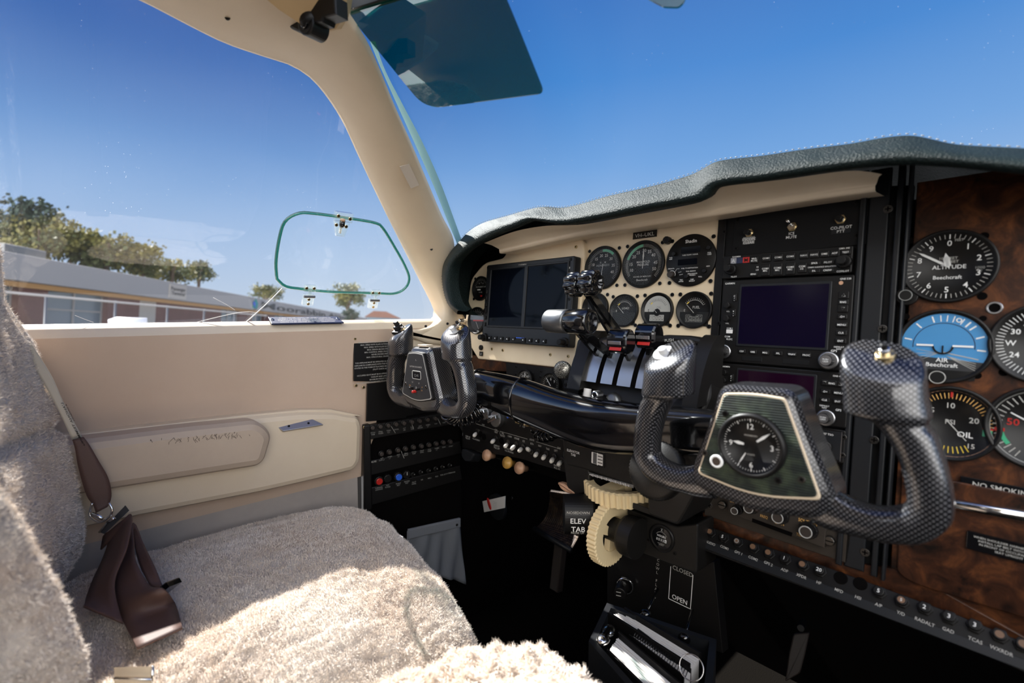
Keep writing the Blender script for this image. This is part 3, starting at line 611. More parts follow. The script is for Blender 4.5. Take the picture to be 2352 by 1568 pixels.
# fuel computer
ff = thing('fuel_flow_computer', 'round black digital fuel flow computer beside the black radio stack', 'gauge', atp(PF, 1587, 598, .001)); q = MB()
q.lathe([(.0412, -.004), (.0412, .0025), (.040, .0035), (0, .0035)], 'black', 56)
q.build('case', ff)
q = MB(); q.prism(rrect(.032, .0095, .001, 2, 0, .0165), .0035, .0040, 'screen'); q.prism(rrect(.032, .0095, .001, 2, -.004, -.0025), .0035, .0040, 'screen'); q.build('display', ff)
q = MB()
for s, x, y, h, a in (('Shadin', 0, .0300, .0052, 'c'), ('FUEL FLOW / HOUR', 0, .0085, .0020, 'c'), ('FUEL\nREM.', -.0325, .0065, .0019, 'c'), ('FUEL\nUSED', .0310, .0090, .0019, 'c'), ('AIRDATA', -.031, -.0115, .0019, 'c'), ('FUEL TO DESTINATION', .0005, -.0125, .0018, 'c'), ('FUEL RESERVE', .003, -.0175, .0018, 'c'), ('ENDURANCE\nHRS:MIN.', .006, -.0215, .0018, 'c'), ('ADD', .030, -.0115, .0019, 'c'), ('FULL', .019, -.027, .0019, 'c'), ('TEST\nENTER', -.012, -.0305, .0019, 'c'), ('DIM/\nBRIGHT', .006, -.0305, .0019, 'c')): q.text(s, x, y, h, 'white', .0038, a)
q.line((-.024, -.018), (-.021, -.0125), .0004, .0038, 'white'); q.line((-.021, -.0125), (-.0165, -.0125), .0004, .0038, 'white'); q.line((-.018, -.0185), (-.013, -.0175), .0004, .0038, 'white'); q.line((-.016, -.0225), (-.010, -.0215), .0004, .0038, 'white')
q.build('lettering', ff)
q = MB(); q.cyl((-.0295, -.0215), .0052, .0035, .010, 'sole', 20, .001); q.arc(.0062, .0070, -160, 110, 'white', .0039, (-.0295, -.0215)); q.build('selector_knob', ff)
for x, y in ((-.027, .012), (.030, .0165), (.0255, -.0185), (-.003, -.0255)): q = MB(); q.cyl((x, y), .0035, .003, .0075, 'black', 18, .0008); q.build('knob', ff)
screws(ff, [(a*.034, b*.034) for a in (-1, 1) for b in (-1, 1)], SCREWB)
q = MB(); q.cyl((0, 0), .0062, 0, .010, 'black', 24, .0015, rib=(2, .08)); q.cyl((0, 0), .004, -.004, 0, 'black')
o = q.build('dimmer_knob', None, atp(PF, 1536, 553, .001)); tag(o, 'small black knob between the manifold pressure gauge and the fuel computer', 'knob')
# small quarter gauges
def f_small(txt, table=None, nd_a=-42, white=False, left='0'):
    def f(q, nd, r):
        q.rect(-r*.92, -r*.98, r*.92, -r*.12, .0006, 'dial')
        if white: q.add([(r*.93*math.cos(a), r*.93*math.sin(a), .0007) for a in [math.asin(-.12)+k*(PI+2*math.asin(.12))/24 for k in range(25)]], [tuple(range(25))], 'dimwhite')
        m = 'black' if white else 'dimwhite'
        q.arc(r*.60, r*.62, -52, 60, m if not white else 'greytext', .0009); q.ticks(r*.62, r*.76, -52, 60, 12, .0004, m, .0009); q.arc(r*.58, r*.64, -52, -36, 'yellow', .001)
        q.text(left, -r*.62, -r*.02, r*.15, m, .001, sx=.9); q.text(txt, r*.12, r*.17, r*.15, m if not white else 'greytext', .001); q.disc(r*.24, .0012, 'black', 24, (0, -r*.15)); needle(nd, nd_a, r*.72, .0005, 'dimwhite', c=(0, -r*.18), tail=0, shape='thin')
        if table:
            x0, x1, y0, y1 = -r*.52, r*.52, -r*.72, -r*.30
            if white: q.rect(x0, y0, x1, y1, .0009, 'dimwhite')
            ml = 'black' if white else 'dimwhite'
            for k in range(3): yy = y0+(y1-y0)*k/2; q.line((x0, yy), (x1, yy), .0003, .0010, ml)
            for k in range(6): xx = x0+(x1-x0)*k/5; q.line((xx, y0), (xx, y1), .0003, .0010, ml)
            for j, row in enumerate(table):
                for k, s in enumerate(row): q.text(s, x0+(x1-x0)*(k+.5)/5, y1-(y1-y0)*(j+.5)/2, r*.11, ml, .0011, sx=.75)
    return f
gauge('load_gauge', 'small half-dial load gauge, left of the oil gauge in the lower row', 1433.7, 713.3, .029, .001, f_small('LOAD', nd_a=-46), sq=1.22)
gauge('oil_gauge', 'small half-dial gauge with bright white dial in the middle of the lower row', 1510, 712, .029, .001, f_small('OIL', (('0', '1/4', '1/2', '3/4', 'F'), ('0', '10', '20', '30', '40')), -46, True, 'E'), sq=1.22)
gauge('fuel_gauge', 'small half-dial FUEL gauge below the round fuel computer', 1595, 711.8, .029, .001, f_small('FUEL', (('E', '1/4', '1/2', '3/4', 'F'), ('E', '100', '149', '225', '315')), -44, False, 'E'), sq=1.22)
gauge('propeller_gauge', 'small round gauge half hidden behind the propeller levers', 1368, 708, .029, .001, f_small('LOAD', nd_a=-46), sq=1.22)
def f_vac(q, nd, r):
    q.ticks(r*.72, r*.95, -70, 70, 14, .0005, 'dimwhite', .0009); nums(q, [('4', -30), ('5', 0), ('6', 30)], r*.55, r*.16, 'dimwhite'); q.text('INSTRUMENT AIR', 0, r*.15, r*.13, 'dimwhite', .001); q.rect(-r*.5, -r*.16, -r*.02, -r*.06, .001, 'white'); q.rect(0, -r*.75, r*.3, -r*.62, .001, 'red')
    q.text('IN. HG', 0, -r*.35, r*.12, 'dimwhite', .001)
gauge('instrument_air_gauge', 'small black instrument air gauge left of the display, upper of the two', 1105, 662.4, .029, .011, f_vac, sq=1.18)
def f_gyro(q, nd, r):
    q.disc(r*.8, .0008, 'dialgrey', 40); q.ticks(r*.72, r*.95, -60, 60, 8, .0008, 'dimwhite', .0012); q.rect(-r*.5, -r*.05, r*.9, r*.06, .0011, 'red'); q.rect(-r*.9, r*.06, r*.9, r*.5, .001, 'greymetal'); q.line((-r*.1, -r*.1), (r*.3, -r*.7), .001, .0012, 'dimwhite')
gauge('standby_gauge', 'small round gauge with red bar left of the display, lower of the two', 1096, 736, .032, .011, f_gyro, sq=1.12)

q = MB(); P = [uv(PF, x, y, -.003) for x, y in ((1022, 590), (1060, 552), (1345, 515), (1345, 600), (1150, 800), (1060, 740), (1026, 660))]; q.prism(P, -.02, -.002, 'black_matte'); q.build('end_fill', ip, Ii)
q = MB(); q.prism([(-1.0, -.34), (-.30, -.34), (-.30, .05), (-1.0, .05)], -.035, -.024, 'black_matte'); q.build('backing_plate', ip, Ii)
# dual screen display
DU = thing('flight_display', 'large dark twin-screen flight display with button row on the cream panel', 'display', at(PF, -.713, .014, .011))
q = MB(); q.prism(rrect(.258, .172, .004, 3), 0, .018, 'charcoal', .002)
q.text('GARMIN', -.012, .0785, .0045, 'dimwhite', .0183)
for i in range(10): # vertical key column notches and softkey triangles
    x = -.100+.0195*i if i < 5 else -.100+.0195*i+.010
    if i < 9: q.poly([(x-.0016, -.0785), (x+.0016, -.0785), (x, -.0755)], .0213, 'white')
q.build('case', DU)
q = MB(); q.prism(rrect(.106, .122, .001, 2, -.0565, .012), .018, .0183, 'screen'); so = q.build('screen', DU)
q = MB(); q.prism(rrect(.106, .122, .001, 2, .0605, .012), .018, .0183, 'screen'); so = q.build('screen', DU)
q = MB(); q.box((.002, .012, .019), (.009, .126, .003), 'charcoal', .001)
for b in ((-.1115, .012, .004, .126), (.1155, .012, .004, .126)): q.box((b[0], b[1], .019), (b[2], b[3], .003), 'charcoal', .001)
for y in (.0755, -.0515): q.box((.002, y, .019), (.231, .004, .003), 'charcoal', .001)
q.build('screen_frame', DU)
for i in range(9):
    x = -.100+.0195*i if i < 5 else -.100+.0195*i+.010
    q = MB(); q.prism(rrect(.0095, .0080, .001, 2, x, -.077), .018, .021, 'black', .0006); q.build('button', DU)
for i in range(6): q = MB(); q.prism(rrect(.0060, .0085, .001, 2, -.1215, .025-.0145*i), .018, .021, 'black', .0006); q.build('button', DU)
for x, y in ((-.1175, -.077), (.119, -.077)):
    q = MB(); q.cyl((x, y), .0095, .016, .024, 'black', 24, .001, rib=(2, .06)); q.cyl((x, y), .0060, .024, .036, 'black', 20, .001, rib=(2, .06)); q.build('knob', DU)
for y in (.033, .043): q = MB(); q.prism(rrect(.006, .007, .001, 2, .122, y-.07), .018, .0205, 'black', .0005); q.poly([(.1203, y-.072), (.1237, y-.072), (.122, y-.069)], .0207, 'dimwhite'); q.build('button', DU)
q = MB(); q.box((-.002, -.0735, .0195), (.024, .0018, .002), 'blue'); q.box((-.002, -.080, .0195), (.030, .0055, .002), 'black', .0005); q.build('card_slot', DU)
screws(DU, [(-.124, .080), (.119, .080), (.121, .005)], SCREWB, .018); q = MB(); q.disc(.0022, .0185, 'paper', 16, (.117, .064)); q.build('light_sensor', DU)

# lower burl strip and small plate under the display
q = MB(); P = [uv(PF, x, y, .004) for x, y in ((1080, 815), (1330, 843), (1330, 858), (1090, 850))]; q.prism(P, -.004, .004, 'burl', .0005)
o = q.build('walnut_strip', None); o.matrix_world = PF; tag(o, 'thin walnut strip below the cream display panel', 'trim')
lp = thing('gauge_plate', 'black plate with two small dials partly behind the control beam', 'panel', atp(PF, 1245, 870, .004))
q = MB(); P = [uv(lp.matrix_world, x, y) for x, y in ((1163, 832), (1330, 852), (1330, 905), (1166, 880))]; q.prism(P, -.004, .002, 'black', .0006); q.build('plate', lp)
screws(lp, [uv(lp.matrix_world, x, y) for x, y in ((1187, 842), (1187, 860), (1226, 858), (1243, 866), (1244, 853))], SCREWB, .002)
def f_mini(L, a0, a1, na):
    def f(q, nd, r):
        q.ticks(r*.74, r*.95, a0, a1, 20, .0005, 'dimwhite', .0009); nums(q, L, r*.55, r*.26, 'dimwhite'); needle(nd, na, r*.8, .0008, 'white', tail=.1, shape='thin')
    return f
gauge('small_dial', 'tiny dial reading 40 just above the control beam, left of its twin', 1206, 873, .023, .010, f_mini([('20', -40), ('40', 40), ('30', 0)], -70, 90, 0), False)
gauge('small_dial', 'tiny dial with needle beside the number 9, right beside the friction knob', 1265, 884, .025, .010, f_mini([('9', 50), ('6', 0), ('3', -50)], -110, 110, -42), False)

# ------------------------------------------------------------------ black centre panel and radio stack
cp = thing('centre_panel', 'tall black centre panel carrying the radio stack', 'panel', at(PF, -.23, 0, 0)); Ci = T(.23, 0, 0)
q = MB(); P = [uv(PF, x, y) for x, y in ((1654, 492), (1690, 482), (2012, 428), (2100, 425), (2070, 700), (2030, 1340), (1990, 1330), (1612, 1200))]
q.prism(P, -.008, 0, 'panelblack'); q.build('panel_plate', cp, Ci)
for x0, w_, z_ in ((-.147, .006, .012), (-.132, .020, .008), (-.112, .006, .012), (-.103, .003, .016)):
    q = MB(); yb = -.40; q.box((x0, (-.312+.17)/2, z_/2), (w_, .482, z_), 'charcoal', .0015); q.build('rail', cp, Ci)
for px, py in ((2040, 480), (2027, 755), (2008, 1010), (1987, 1268)): inst('screw', SCREWL, cp, Ci @ at(Matrix(), *uv(PF, px, py, .008), .008))
q = MB(); q.box((-.323, -.05, .001), (.012, .44, .003), 'black', .0006); so = q.build('side_strip', cp, Ci)
q.v = []; screws(so, [uv(PF, x, y, .003) for x, y in ((1664, 532), (1651, 742), (1642, 950))], SCREWB, .0026)
sp = thing('switch_plate', 'black switch plate with three toggles at the top of the radio stack', 'panel', at(PF, -.233, .115, .0015))
SPM = sp.matrix_world
q = MB(); P = [uv(SPM, x, y, .002) for x, y in ((1689, 489), (2006, 437), (1993, 560), (1680, 590))]; q.prism(P, 0, .002, 'panelblack', .0005); po = q.build('plate', sp)
screws(sp, [uv(SPM, x, y, .002) for x, y in ((1695, 505), (1969, 463), (1968, 541), (1691, 571))], SCREWB, .002)
def lab(parent, M, L, name='lettering', z=.0023):
    q = MB()
    for s, px, py, h in L: x, y = uv(M, px, py, z); q.text(s, x, y, h, 'white', z)
    return q.build(name, parent)
x, y = uv(SPM, 1720, 552, .002); q = MB(); q.box((x, y, .0024), (.016, .0105, .0006), 'greytext'); x, y = uv(SPM, 1932, 527, .002); q.box((x, y, .0024), (.021, .0105, .0006), 'charcoal'); q.build('label_tape', sp)
lab(sp, SPM, [("S'SCOPE\nCLEAR", 1720, 549, .0036), ('ICS\nMUTE', 1818, 536, .0036), ('CO-PILOT\nPTT', 1932, 522, .0036)], z=.0030)
def toggle(parent, x, y, z, kind='lever', s=1.0, M=None):
    q = MB(); q.cyl((x, y), .0062*s, z, z+.0015*s, 'brass', 6); q.cyl((x, y), .0046*s, z+.0015*s, z+.004*s, 'chrome', 16)
    if kind == 'button': q.cyl((x, y), .0040*s, z+.004*s, z+.012*s, 'black', 18, .001)
    else: q.tube([(x, y, z+.002), (x-.001*s, y+.003*s, z+.008*s), (x-.002*s, y+.006*s, z+.015*s)], [.0011*s, .0015*s, .0022*s], 'chrome', 10)
    return q.build('toggle_switch' if kind == 'lever' else 'push_button', parent, M)
for px, py, k in ((1721, 535, 'button'), (1820, 521, 'lever'), (1931, 504, 'button')): toggle(sp, *uv(SPM, px, py, .002), .002, k)

def radio(name, label, cx, cy, w, h, off=.002, dep_=.012, r=.002):
    t = thing(name, label, 'radio', at(PF, cx, cy, off)); q = MB(); q.prism(rrect(w, h, r, 3), 0, dep_, 'black', .001); q.build('case', t); return t
def keys(t, L, z, w=.0105, h=.0060):
    for s, x, y, *wh in L:
        ww, hh = wh if wh else (w, h); q = MB(); q.prism(rrect(ww, hh, .0012, 3, x, y), z, z+.002, 'black', .0007)
        if s == '^': q.tube([(x-.002, y-.0015, z+.0022), (x, y+.002, z+.0022), (x+.002, y-.0015, z+.0022)], .00025, 'white', 4, True)
        elif s == 'v': q.tube([(x-.002, y+.0015, z+.0022), (x, y-.002, z+.0022), (x+.002, y+.0015, z+.0022)], .00025, 'white', 4, True)
        elif s == '_': q.box((x, y, z+.0021), (ww*.4, .0006, .0003), 'greytext')
        else: q.text(s, x, y+(.0018 if '\n' in s else 0), .0023, 'white', z+.0022)
        q.build('button', t)
def knob2(t, x, y, z, r=.0095, m2='greymetal', txt=None, h=.012):
    q = MB(); q.cyl((x, y), r, z, z+h*.5, 'black', 40, .0008, rib=(2, .05)); q.lathe([(r*.95, z+h*.5), (r*.98, z+h*.5+.0006), (r*.8, z+h*.55)], m2, 32, c=(x, y)); q.build('outer_knob', t)
    q = MB(); q.cyl((x, y), r*.62, z+h*.5, z+h*1.45, 'black', 32, .0006, rib=(2, .05)); q.disc(r*.55, z+h*1.45+.0002, m2, 28, (x, y))
    if txt: q.text(txt, x, y+.0012, .0019, 'white' if m2 != 'alu' else 'white', z+h*1.45+.0005)
    q.build('inner_knob', t)
ap_ = radio('audio_panel', 'slim black audio selector panel with rows of COM and NAV buttons', -.233, .062, .159, .0335); z = .012
q = MB(); q.box((-.064, .0085, z+.0003), (.008, .008, .0006), 'alu'); q.text('A', -.064, .0085, .005, 'white', z+.0008); q.box((-.0555, .0085, z+.0003), (.009, .008, .0006), 'navy'); q.box((-.0465, .0085, z+.0003), (.009, .008, .0006), 'red'); q.text('M', -.0465, .0085, .005, 'black', z+.0008); q.build('marker_lamps', ap_)
keys(ap_, [('MKR\nMUTE', -.035, .0075, .0105, .010), ('COM1', -.0195, .0085, .0115, .0095), ('COM2', -.004, .0085, .0115, .0095), ('COM3', .0105, .0085, .0115, .0095), ('COM1\nMIC', -.0195, -.0075, .0115, .016), ('COM2\nMIC', -.004, -.0075, .0115, .016), ('COM3\nMIC', .0115, -.0075, .0115, .016), ('SENS', -.035, -.0125, .0105, .0055), ('NAV1', .034, .0085, .0115, .0095), ('NAV2', .050-.0005, .0085, .0115, .0095)][:8]+[('NAV1', .0265, .0085, .0105, .0085), ('NAV2', .0385, .0085, .0105, .0085), ('DME', .050, .0085, .0105, .0085), ('ADF', .0615-.0005, .0085, .0105, .0085)][:4], z)
keys(ap_, [('COM\n1/2', .0255, -.0075, .0105, .013), ('SPKR', .0395, -.0025, .0135, .0048), ('PA', .0395, -.0125, .0135, .0048), ('PILOT', .0545, -.0025, .0135, .0048), ('CREW', .0545, -.0125, .0135, .0048), ('TEST', .0725, .0085, .010, .005)], z)
q = MB()
for s, x, y, h in (('GARMIN', -.0605, .0143, .0022), ('PILOT', -.062, -.0145, .0022), ('COPILOT', .0705, -.0145, .0022), ('GMA 340', .0705, .0140, .0020), ('CABIN AUDIO', .0395, -.0075, .0017), ('ICS ISOLATION', .0550, -.0075, .0017), ('HI', -.0305, -.0025, .002), ('LO', -.0305, -.0065, .002)): q.text(s, x, y, h, 'white', z+.0003)
q.build('lettering', ap_); knob2(ap_, -.066, -.004, z, .008, 'black'); knob2(ap_, .0715, -.003, z, .0085, 'black')
gn = radio('gps_navigator', 'large black GPS navigator with wide purple-dark screen and push knobs', -.230, -.0165, .160, .118)
q = MB(); q.prism(rrect(.113, .088, .0015, 3, .001, .0085), z, z+.0015, 'charcoal', .0008); q.prism(rrect(.107, .081, .001, 2, .001, .0085), z+.0015, z+.0017, 'screenpurple'); q.build('screen', gn)
keys(gn, [('^\n'.strip(), .0705, .034, .011, .009), ('RNG', .0705, .0255, .011, .007), ('v', .0705, .0175, .011, .009), ('-D+', .0705, .0075), ('MENU', .0705, -.0025, .0118, .006), ('CLR', .0705, -.0125, .0118, .006), ('ENT', .0705, -.0225, .0118, .006), ('CDI', -.0545+.008, -.0425), ('OBS', -.0315, -.0425), ('MSG', -.0155, -.0425), ('FPL', .0010, -.0425), ('VNAV', .0175, -.0425), ('PROC', .0345, -.0425), ('C\n•\n•', -.0615, .034, .006, .011), ('V\n•\n•', -.0615, .012, .006, .011)], z)
q = MB(); q.box((-.033, -.0525, z), (.027, .006, .001), 'panelblack', .0004); q.build('card_slot', gn); q = MB(); q.box((.022, -.0525, z), (.031, .006, .001), 'panelblack', .0004); q.build('card_slot', gn)
q = MB()
for s, x, y, h in (('GARMIN', -.0700, .0545, .0026), ('GNS 530', .071, .0545, .0022), ('COM', -.0685, -.0225, .0024), ('VLOC', -.0655, -.0262, .0024), ('GPS', .0640, -.0350, .0028), ('DEFAULT\nNAV', .0690, -.0300, .0018), ('COM 1', -.066, -.0105, .0020), ('VOL', -.070, .0140, .0018), ('VOL', -.070, -.0035, .0018)): q.text(s, x, y, h, 'white', z+.0003)
q.box((-.066, -.0150, z+.0003), (.009, .0055, .0004), 'paper'); q.build('lettering', gn)
knob2(gn, -.0700, -.0445, z, .0105, 'alu', 'PUSH\nC/V'); knob2(gn, .0600, -.0475, z, .0115, 'alu', 'PUSH\nCRSR')
for y in (.0225, .0035): q = MB(); q.cyl((-.070, y), .0045, z, z+.008, 'black', 20, .0008); q.build('small_knob', gn)
q = MB(); q.disc(.0024, z+.0004, 'buff', 16, (.0665, .0495)); q.build('light_sensor', gn)
g4 = radio('gps_radio', 'smaller black GPS radio half hidden behind the right yoke, below the large one', -.228, -.1115, .160, .067)
q = MB(); q.prism(rrect(.100, .046, .0015, 3, -.004, .0055), z, z+.0015, 'charcoal', .0008); q.prism(rrect(.094, .041, .001, 2, -.004, .0055), z+.0015, z+.0017, 'screenmag'); q.build('screen', g4)
keys(g4, [('v', .0545, .0195, .007, .007), ('RNG', .0625, .0195, .010, .007), ('^', .0710, .0195, .007, .007), ('-D+', .0560, .0085, .011, .0055), ('MENU', .0700, .0085, .011, .0055), ('CLR', .0560, -.0020, .011, .0055), ('ENT', .0700, -.0020, .011, .0055), ('C\n•\n•', -.0605, .014, .006, .010)], z)
q = MB()
for s, x, y, h in (('GARMIN', -.070, .029, .0022), ('GNS 430', .068, .029, .0020), ('GPS', .0710, -.0125, .0026), ('DEFAULT\nNAV', .0560, -.0095, .0018)): q.text(s, x, y, h, 'white', z+.0003)
q.build('lettering', g4); knob2(g4, .0595, -.0235, z, .0105, 'alu', 'PUSH\nCRSR'); knob2(g4, -.0700, -.0165, z, .0095, 'alu', 'PUSH\nC/V')
for y in (.0205, .0090): q = MB(); q.cyl((-.070, y), .0040, z, z+.007, 'black', 20, .0008); q.build('small_knob', g4)
ad = radio('direction_finder', 'black KR 87 direction finder box behind the right yoke', -.228, -.168, .160, .040)
q = MB(); q.prism(rrect(.154, .034, .001, 2), z, z+.001, 'charcoal', .0004); q.text('KR 87 TSO', .060, .0125, .0024, 'white', z+.0013); q.box((-.01, 0, z+.0011), (.09, .015, .0005), 'screen')
for s_ in (1, -1): q.line((.0765*s_, -.018), (.0765*s_, .018), .0008, z+.0013, 'alu')
q.build('face', ad); knob2(ad, .060, -.003, z, .008, 'black'); screws(ad, [(.0785, .012), (.0785, -.010)], SCREW, z)

# HF radio (bottom of the stack)
hf = thing('hf_radio', 'worn grey-black HF radio head with SQUELCH and FREQ knobs under the stack', 'radio', atp(PF, 1760, 1190, .004)); HM = hf.matrix_world
q = MB(); P = [uv(HM, x, y, .004) for x, y in ((1618, 1085), (1970, 1140), (1945, 1293), (1618, 1182))]; q.prism(P, -.004, .004, 'oldgrey', .0006); q.build('tray', hf)
q = MB(); P = [uv(HM, x, y, .012) for x, y in ((1672, 1090), (1905, 1130), (1893, 1258), (1672, 1178))]; q.prism(P, .004, .012, 'oldgrey', .0006)
P = [uv(HM, x, y, .0125) for x, y in ((1728, 1190), (1820, 1223), (1818, 1232), (1727, 1198))]; q.prism(P, .012, .0128, 'black_matte'); q.build('face', hf)
q = MB()
for s, px, py, h in (('OFF', 1682, 1151, .0034), ('A/M', 1712, 1150, .0034), ('FREQ', 1755, 1186, .0036), ('CHAN', 1790, 1201, .0036), ('SQUELCH', 1855, 1198, .0042), ('TEST', 1838, 1228, .0036)): x, y = uv(HM, px, py, .012); q.text(s, x, y, h, 'gold', .0124, sx=.8)
q.build('lettering', hf)
for px, py, r in ((1688, 1171, .0065), (1720, 1165, .0085), (1786, 1186, .0095), (1850, 1218, .0100)):
    x, y = uv(HM, px+8, py-2, .012); q = MB(); q.cyl((x, y), r*1.1, .012, .018, 'black', 36, .0006, rib=(2, .05)); q.cyl((x, y), r*.8, .018, .026, 'black', 36, .0006); q.ring(r*.62, r*.76, .0255, .0266, 'dimwhite', 28, (x, y)); q.disc(r*.6, .0264, 'sole', 24, (x, y)); q.build('knob', hf)
for px, py in ((1661, 1158), (1907, 1240)): x, y = uv(HM, px, py, .004); q = MB(); q.cyl((x, y), .0060, .004, .010, 'darkmetal', 28, .001, rib=(2, .05)); q.box((x, y, .0102), (.009, .0012, .0006), 'black_matte'); q.build('thumb_screw', hf)
screws(hf, [uv(HM, x, y, .004) for x, y in ((1629, 1160), )], SCREWL, .004)

# ------------------------------------------------------------------ walnut right-hand panel
wp = thing('walnut_dashboard', 'dark walnut burl instrument panel on the right with round flight gauges', 'instrument panel', at(PF, .05, 0, 0)); Wi = T(-.05, 0, 0)
q = MB(); P = [uv(PF, x, y, .003) for x, y in ((2064, 455), (2120, 430)) ]; q.prism([(-.0985, .148), (-.0985, -.335), (.30, -.335), (.30, .148), (-.09, .148)], -.006, .003, 'burl', .001); q.build('veneer', wp, Wi)
q = MB(); q.prism([(-.335, -.34), (.30, -.34), (.30, .135), (-.335, .135)], -.036, -.022, 'black_matte'); q.build('backing_plate', wp, Wi)
P = [uv(PF, x, y, .005) for x, y in ((1614, 1176), (1945, 1290), (2080, 1310), (2420, 1500), (2420, 1560), (2200, 1455), (1900, 1312), (1614, 1205))]
q = MB(); q.prism(P, -.006, .005, 'burl', .001); q.build('lower_strip', wp, Wi)
for px, py in ((2088, 553), (2260, 542), (2256, 680), (2080, 727), (2258, 731), (2244, 862), (2314, 745), (2305, 855), (2245, 917), (2310, 920), (2250, 788), (2262, 820), (2292, 780)):
    x, y = uv(PF, px, py, .003); q = MB(); q.cyl((x, y), random.choice((.003, .0038, .0042)), .0025, .0036, 'black_matte', 16, .0003); q.build('hole_plug', wp, Wi)
x, y = uv(PF, 2284, 707, .003); q = MB(); q.ring(.0045, .0066, .003, .0045, 'alu', 28, (x, y)); q.disc(.0046, .0032, 'black_matte', 20, (x, y)); q.build('grommet', wp, Wi)
def f_alt(q, nd, r):
    q.ticks(r*.86, r*.99, 0, 360, 50, .0006, 'dimwhite', .0009)
    for k in range(10): a = 36*k; p = q.pl(a, r*.99); p2 = q.pl(a, r*.85); q.line(p, p2, .0010, .001, 'white')
    nums(q, [(str(k), 36*k) for k in range(10)], r*.72, r*.17); q.text('ALTITUDE', r*.02, -r*.02, r*.12, 'white', .001); q.text('100 FEET\n1000 FEET', 0, r*.25, r*.08, 'dimwhite', .001); q.text('Beechcraft', 0, -r*.34, r*.11, 'white', .001); q.text('FEET', r*.22, r*.8, r*.07, 'dimwhite', .001); q.text('1000\nFT', r*.72, -r*.08, r*.08, 'greytext', .001)
    needle(nd, -57, r*.86, .0012, 'white', .002, .05, 'bar'); needle(nd, -10, r*.42, .0030, 'white', .003, .0, 'spear', c=(0, 0)); needle(nd, -10, r*.30, .0028, 'white', .003, .0, 'bar')
al_ = gauge('altimeter', 'round black altimeter with white needles, top gauge on the walnut panel', 2177.7, 611.7, .0405, .004, f_alt, False)
q = MB(); q.cyl((-.0335, -.0325), .0105, -.002, .004, 'black', 32, .001); q.cyl((-.0335, -.0325), .0062, .004, .012, 'black', 28, .001, rib=(2, .06)); q.ring(.0055, .0063, .0115, .0124, 'greytext', 24, (-.0335, -.0325)); q.build('setting_knob', al_)
def f_ai(q, nd, r):
    q.disc(r*1.02, .0008, 'skyblue', 48)
    q.add([(r*1.02*math.cos(a), r*1.02*math.sin(a), .0009) for a in [PI+.30+k*(PI-.75)/24 for k in range(25)]], [tuple(range(25))], 'dialgrey')
    q.arc(r*.70, r*.72, -95, 95, 'navy', .001); 
    for a in (-85, -52, -26, -14, -4, 6, 20, 30, 40, 62, 88): w = .0014 if abs(a) > 20 else .0009; p = q.pl(a+8, r*.95); p2 = q.pl(a+8, r*.76); q.line(p, p2, w, .0012, 'white')
    q.ring(.0015, .0026, .001, .0014, 'white', 16, q.pl(22, r*.86)); q.text('AIR', 0, -r*.42, r*.13, 'white', .0013); q.text('Beechcraft', 0, -r*.57, r*.12, 'white', .0013)
    for k in range(4): q.line((-r*.10, -r*.22), (-r*.62, -r*.12-r*.13*k), .0004, .0012, 'dimwhite'); q.line((r*.10, -r*.30), (r*.75, -r*.48-r*.07*k), .0005, .0012, 'dimwhite')
    q.line((0, -r*.18), (r*.8, -r*.36), .0010, .0012, 'dimwhite'); q.rect(-r*.75, -r*.99, r*.75, -r*.72, .0011, 'black')
    nd.rect(-r*.62, -r*.01, -r*.22, r*.045, .0025, 'white'); nd.rect(r*.22, -r*.01, r*.68, r*.045, .0025, 'white'); nd.arc(r*.20, r*.25, 90, 270, 'black', .0024); nd.rect(-r*.02, -r*.25, r*.02, r*.02, .0024, 'black')
ai = gauge('attitude_indicator', 'round blue attitude indicator below the altimeter', 2166, 795, .0410, .004, f_ai, False)
q = MB(); q.cyl((-.002, -.0345), .0068, .002, .011, 'black', 28, .001); q.ring(.0062, .0070, .0105, .0114, 'dimwhite', 28, (-.002, -.0345)); q.build('cage_knob', ai)
def f_oil(q, nd, r):
    q.ring(r*1.0, r*1.06, .0006, .0012, 'buff'); q.ticks(r*.76, r*.93, -60, 100, 26, .0006, 'gold', .0009); nums(q, [('5', -50), ('10', 0), ('20', 72)], r*.55, r*.16, 'dimwhite'); q.text('PSI', 0, r*.05, r*.14, 'dimwhite', .001); q.text('OIL', r*.35, -r*.28, r*.16, 'white', .001); q.rect(-.001, r*.8, .001, r*.96, .0012, 'red')
    q.rect(r*.72, -r*.05, r*.95, r*.0, .001, 'red'); q.rect(r*.72, -r*.25, r*.92, -r*.06, .001, 'green'); q.ticks(r*.7, r*.9, 150, 210, 8, .0008, 'yellow', .001); q.text('15', r*.5, -r*.6, r*.14, 'dimwhite', .001); needle(nd, 140, r*.6, .0006, 'dimwhite', shape='thin')
gauge('oil_pressure_gauge', 'round OIL gauge with tan ring, partly behind the right yoke grip', 2182, 972, .0405, .004, f_oil, False)
def f_hsi(q, nd, r): q.ticks(r*.8, r*.97, 0, 360, 60, .0006, 'white', .0009); nums(q, [('N', 0), ('33', -30), ('30', -60), ('W', -90), ('24', -120)], r*.66, r*.15, 'white'); needle(nd, 0, r*.6, .001)
gauge('compass_gauge', 'round compass gauge cut by the right picture edge, upper of the two', 2400, 790, .0405, .004, f_hsi, False)
def f_egt(q, nd, r): q.ring(r*.99, r*1.05, .0006, .0012, 'greytext'); q.ticks(r*.76, r*.95, -150, -30, 14, .0008, 'dimwhite', .0009); q.text('50', -r*.55, r*.10, r*.18, 'red', .001); q.rect(-r*.9, -r*.2, -r*.7, -r*.1, .001, 'red'); q.arc(r*.75, r*.85, -130, -105, 'green', .001); needle(nd, -60, r*.7, .0008, 'white', shape='thin')
gauge('temperature_gauge', 'round gauge with red 50 cut by the right picture edge, lower of the two', 2395, 985, .0420, .004, f_egt, False)
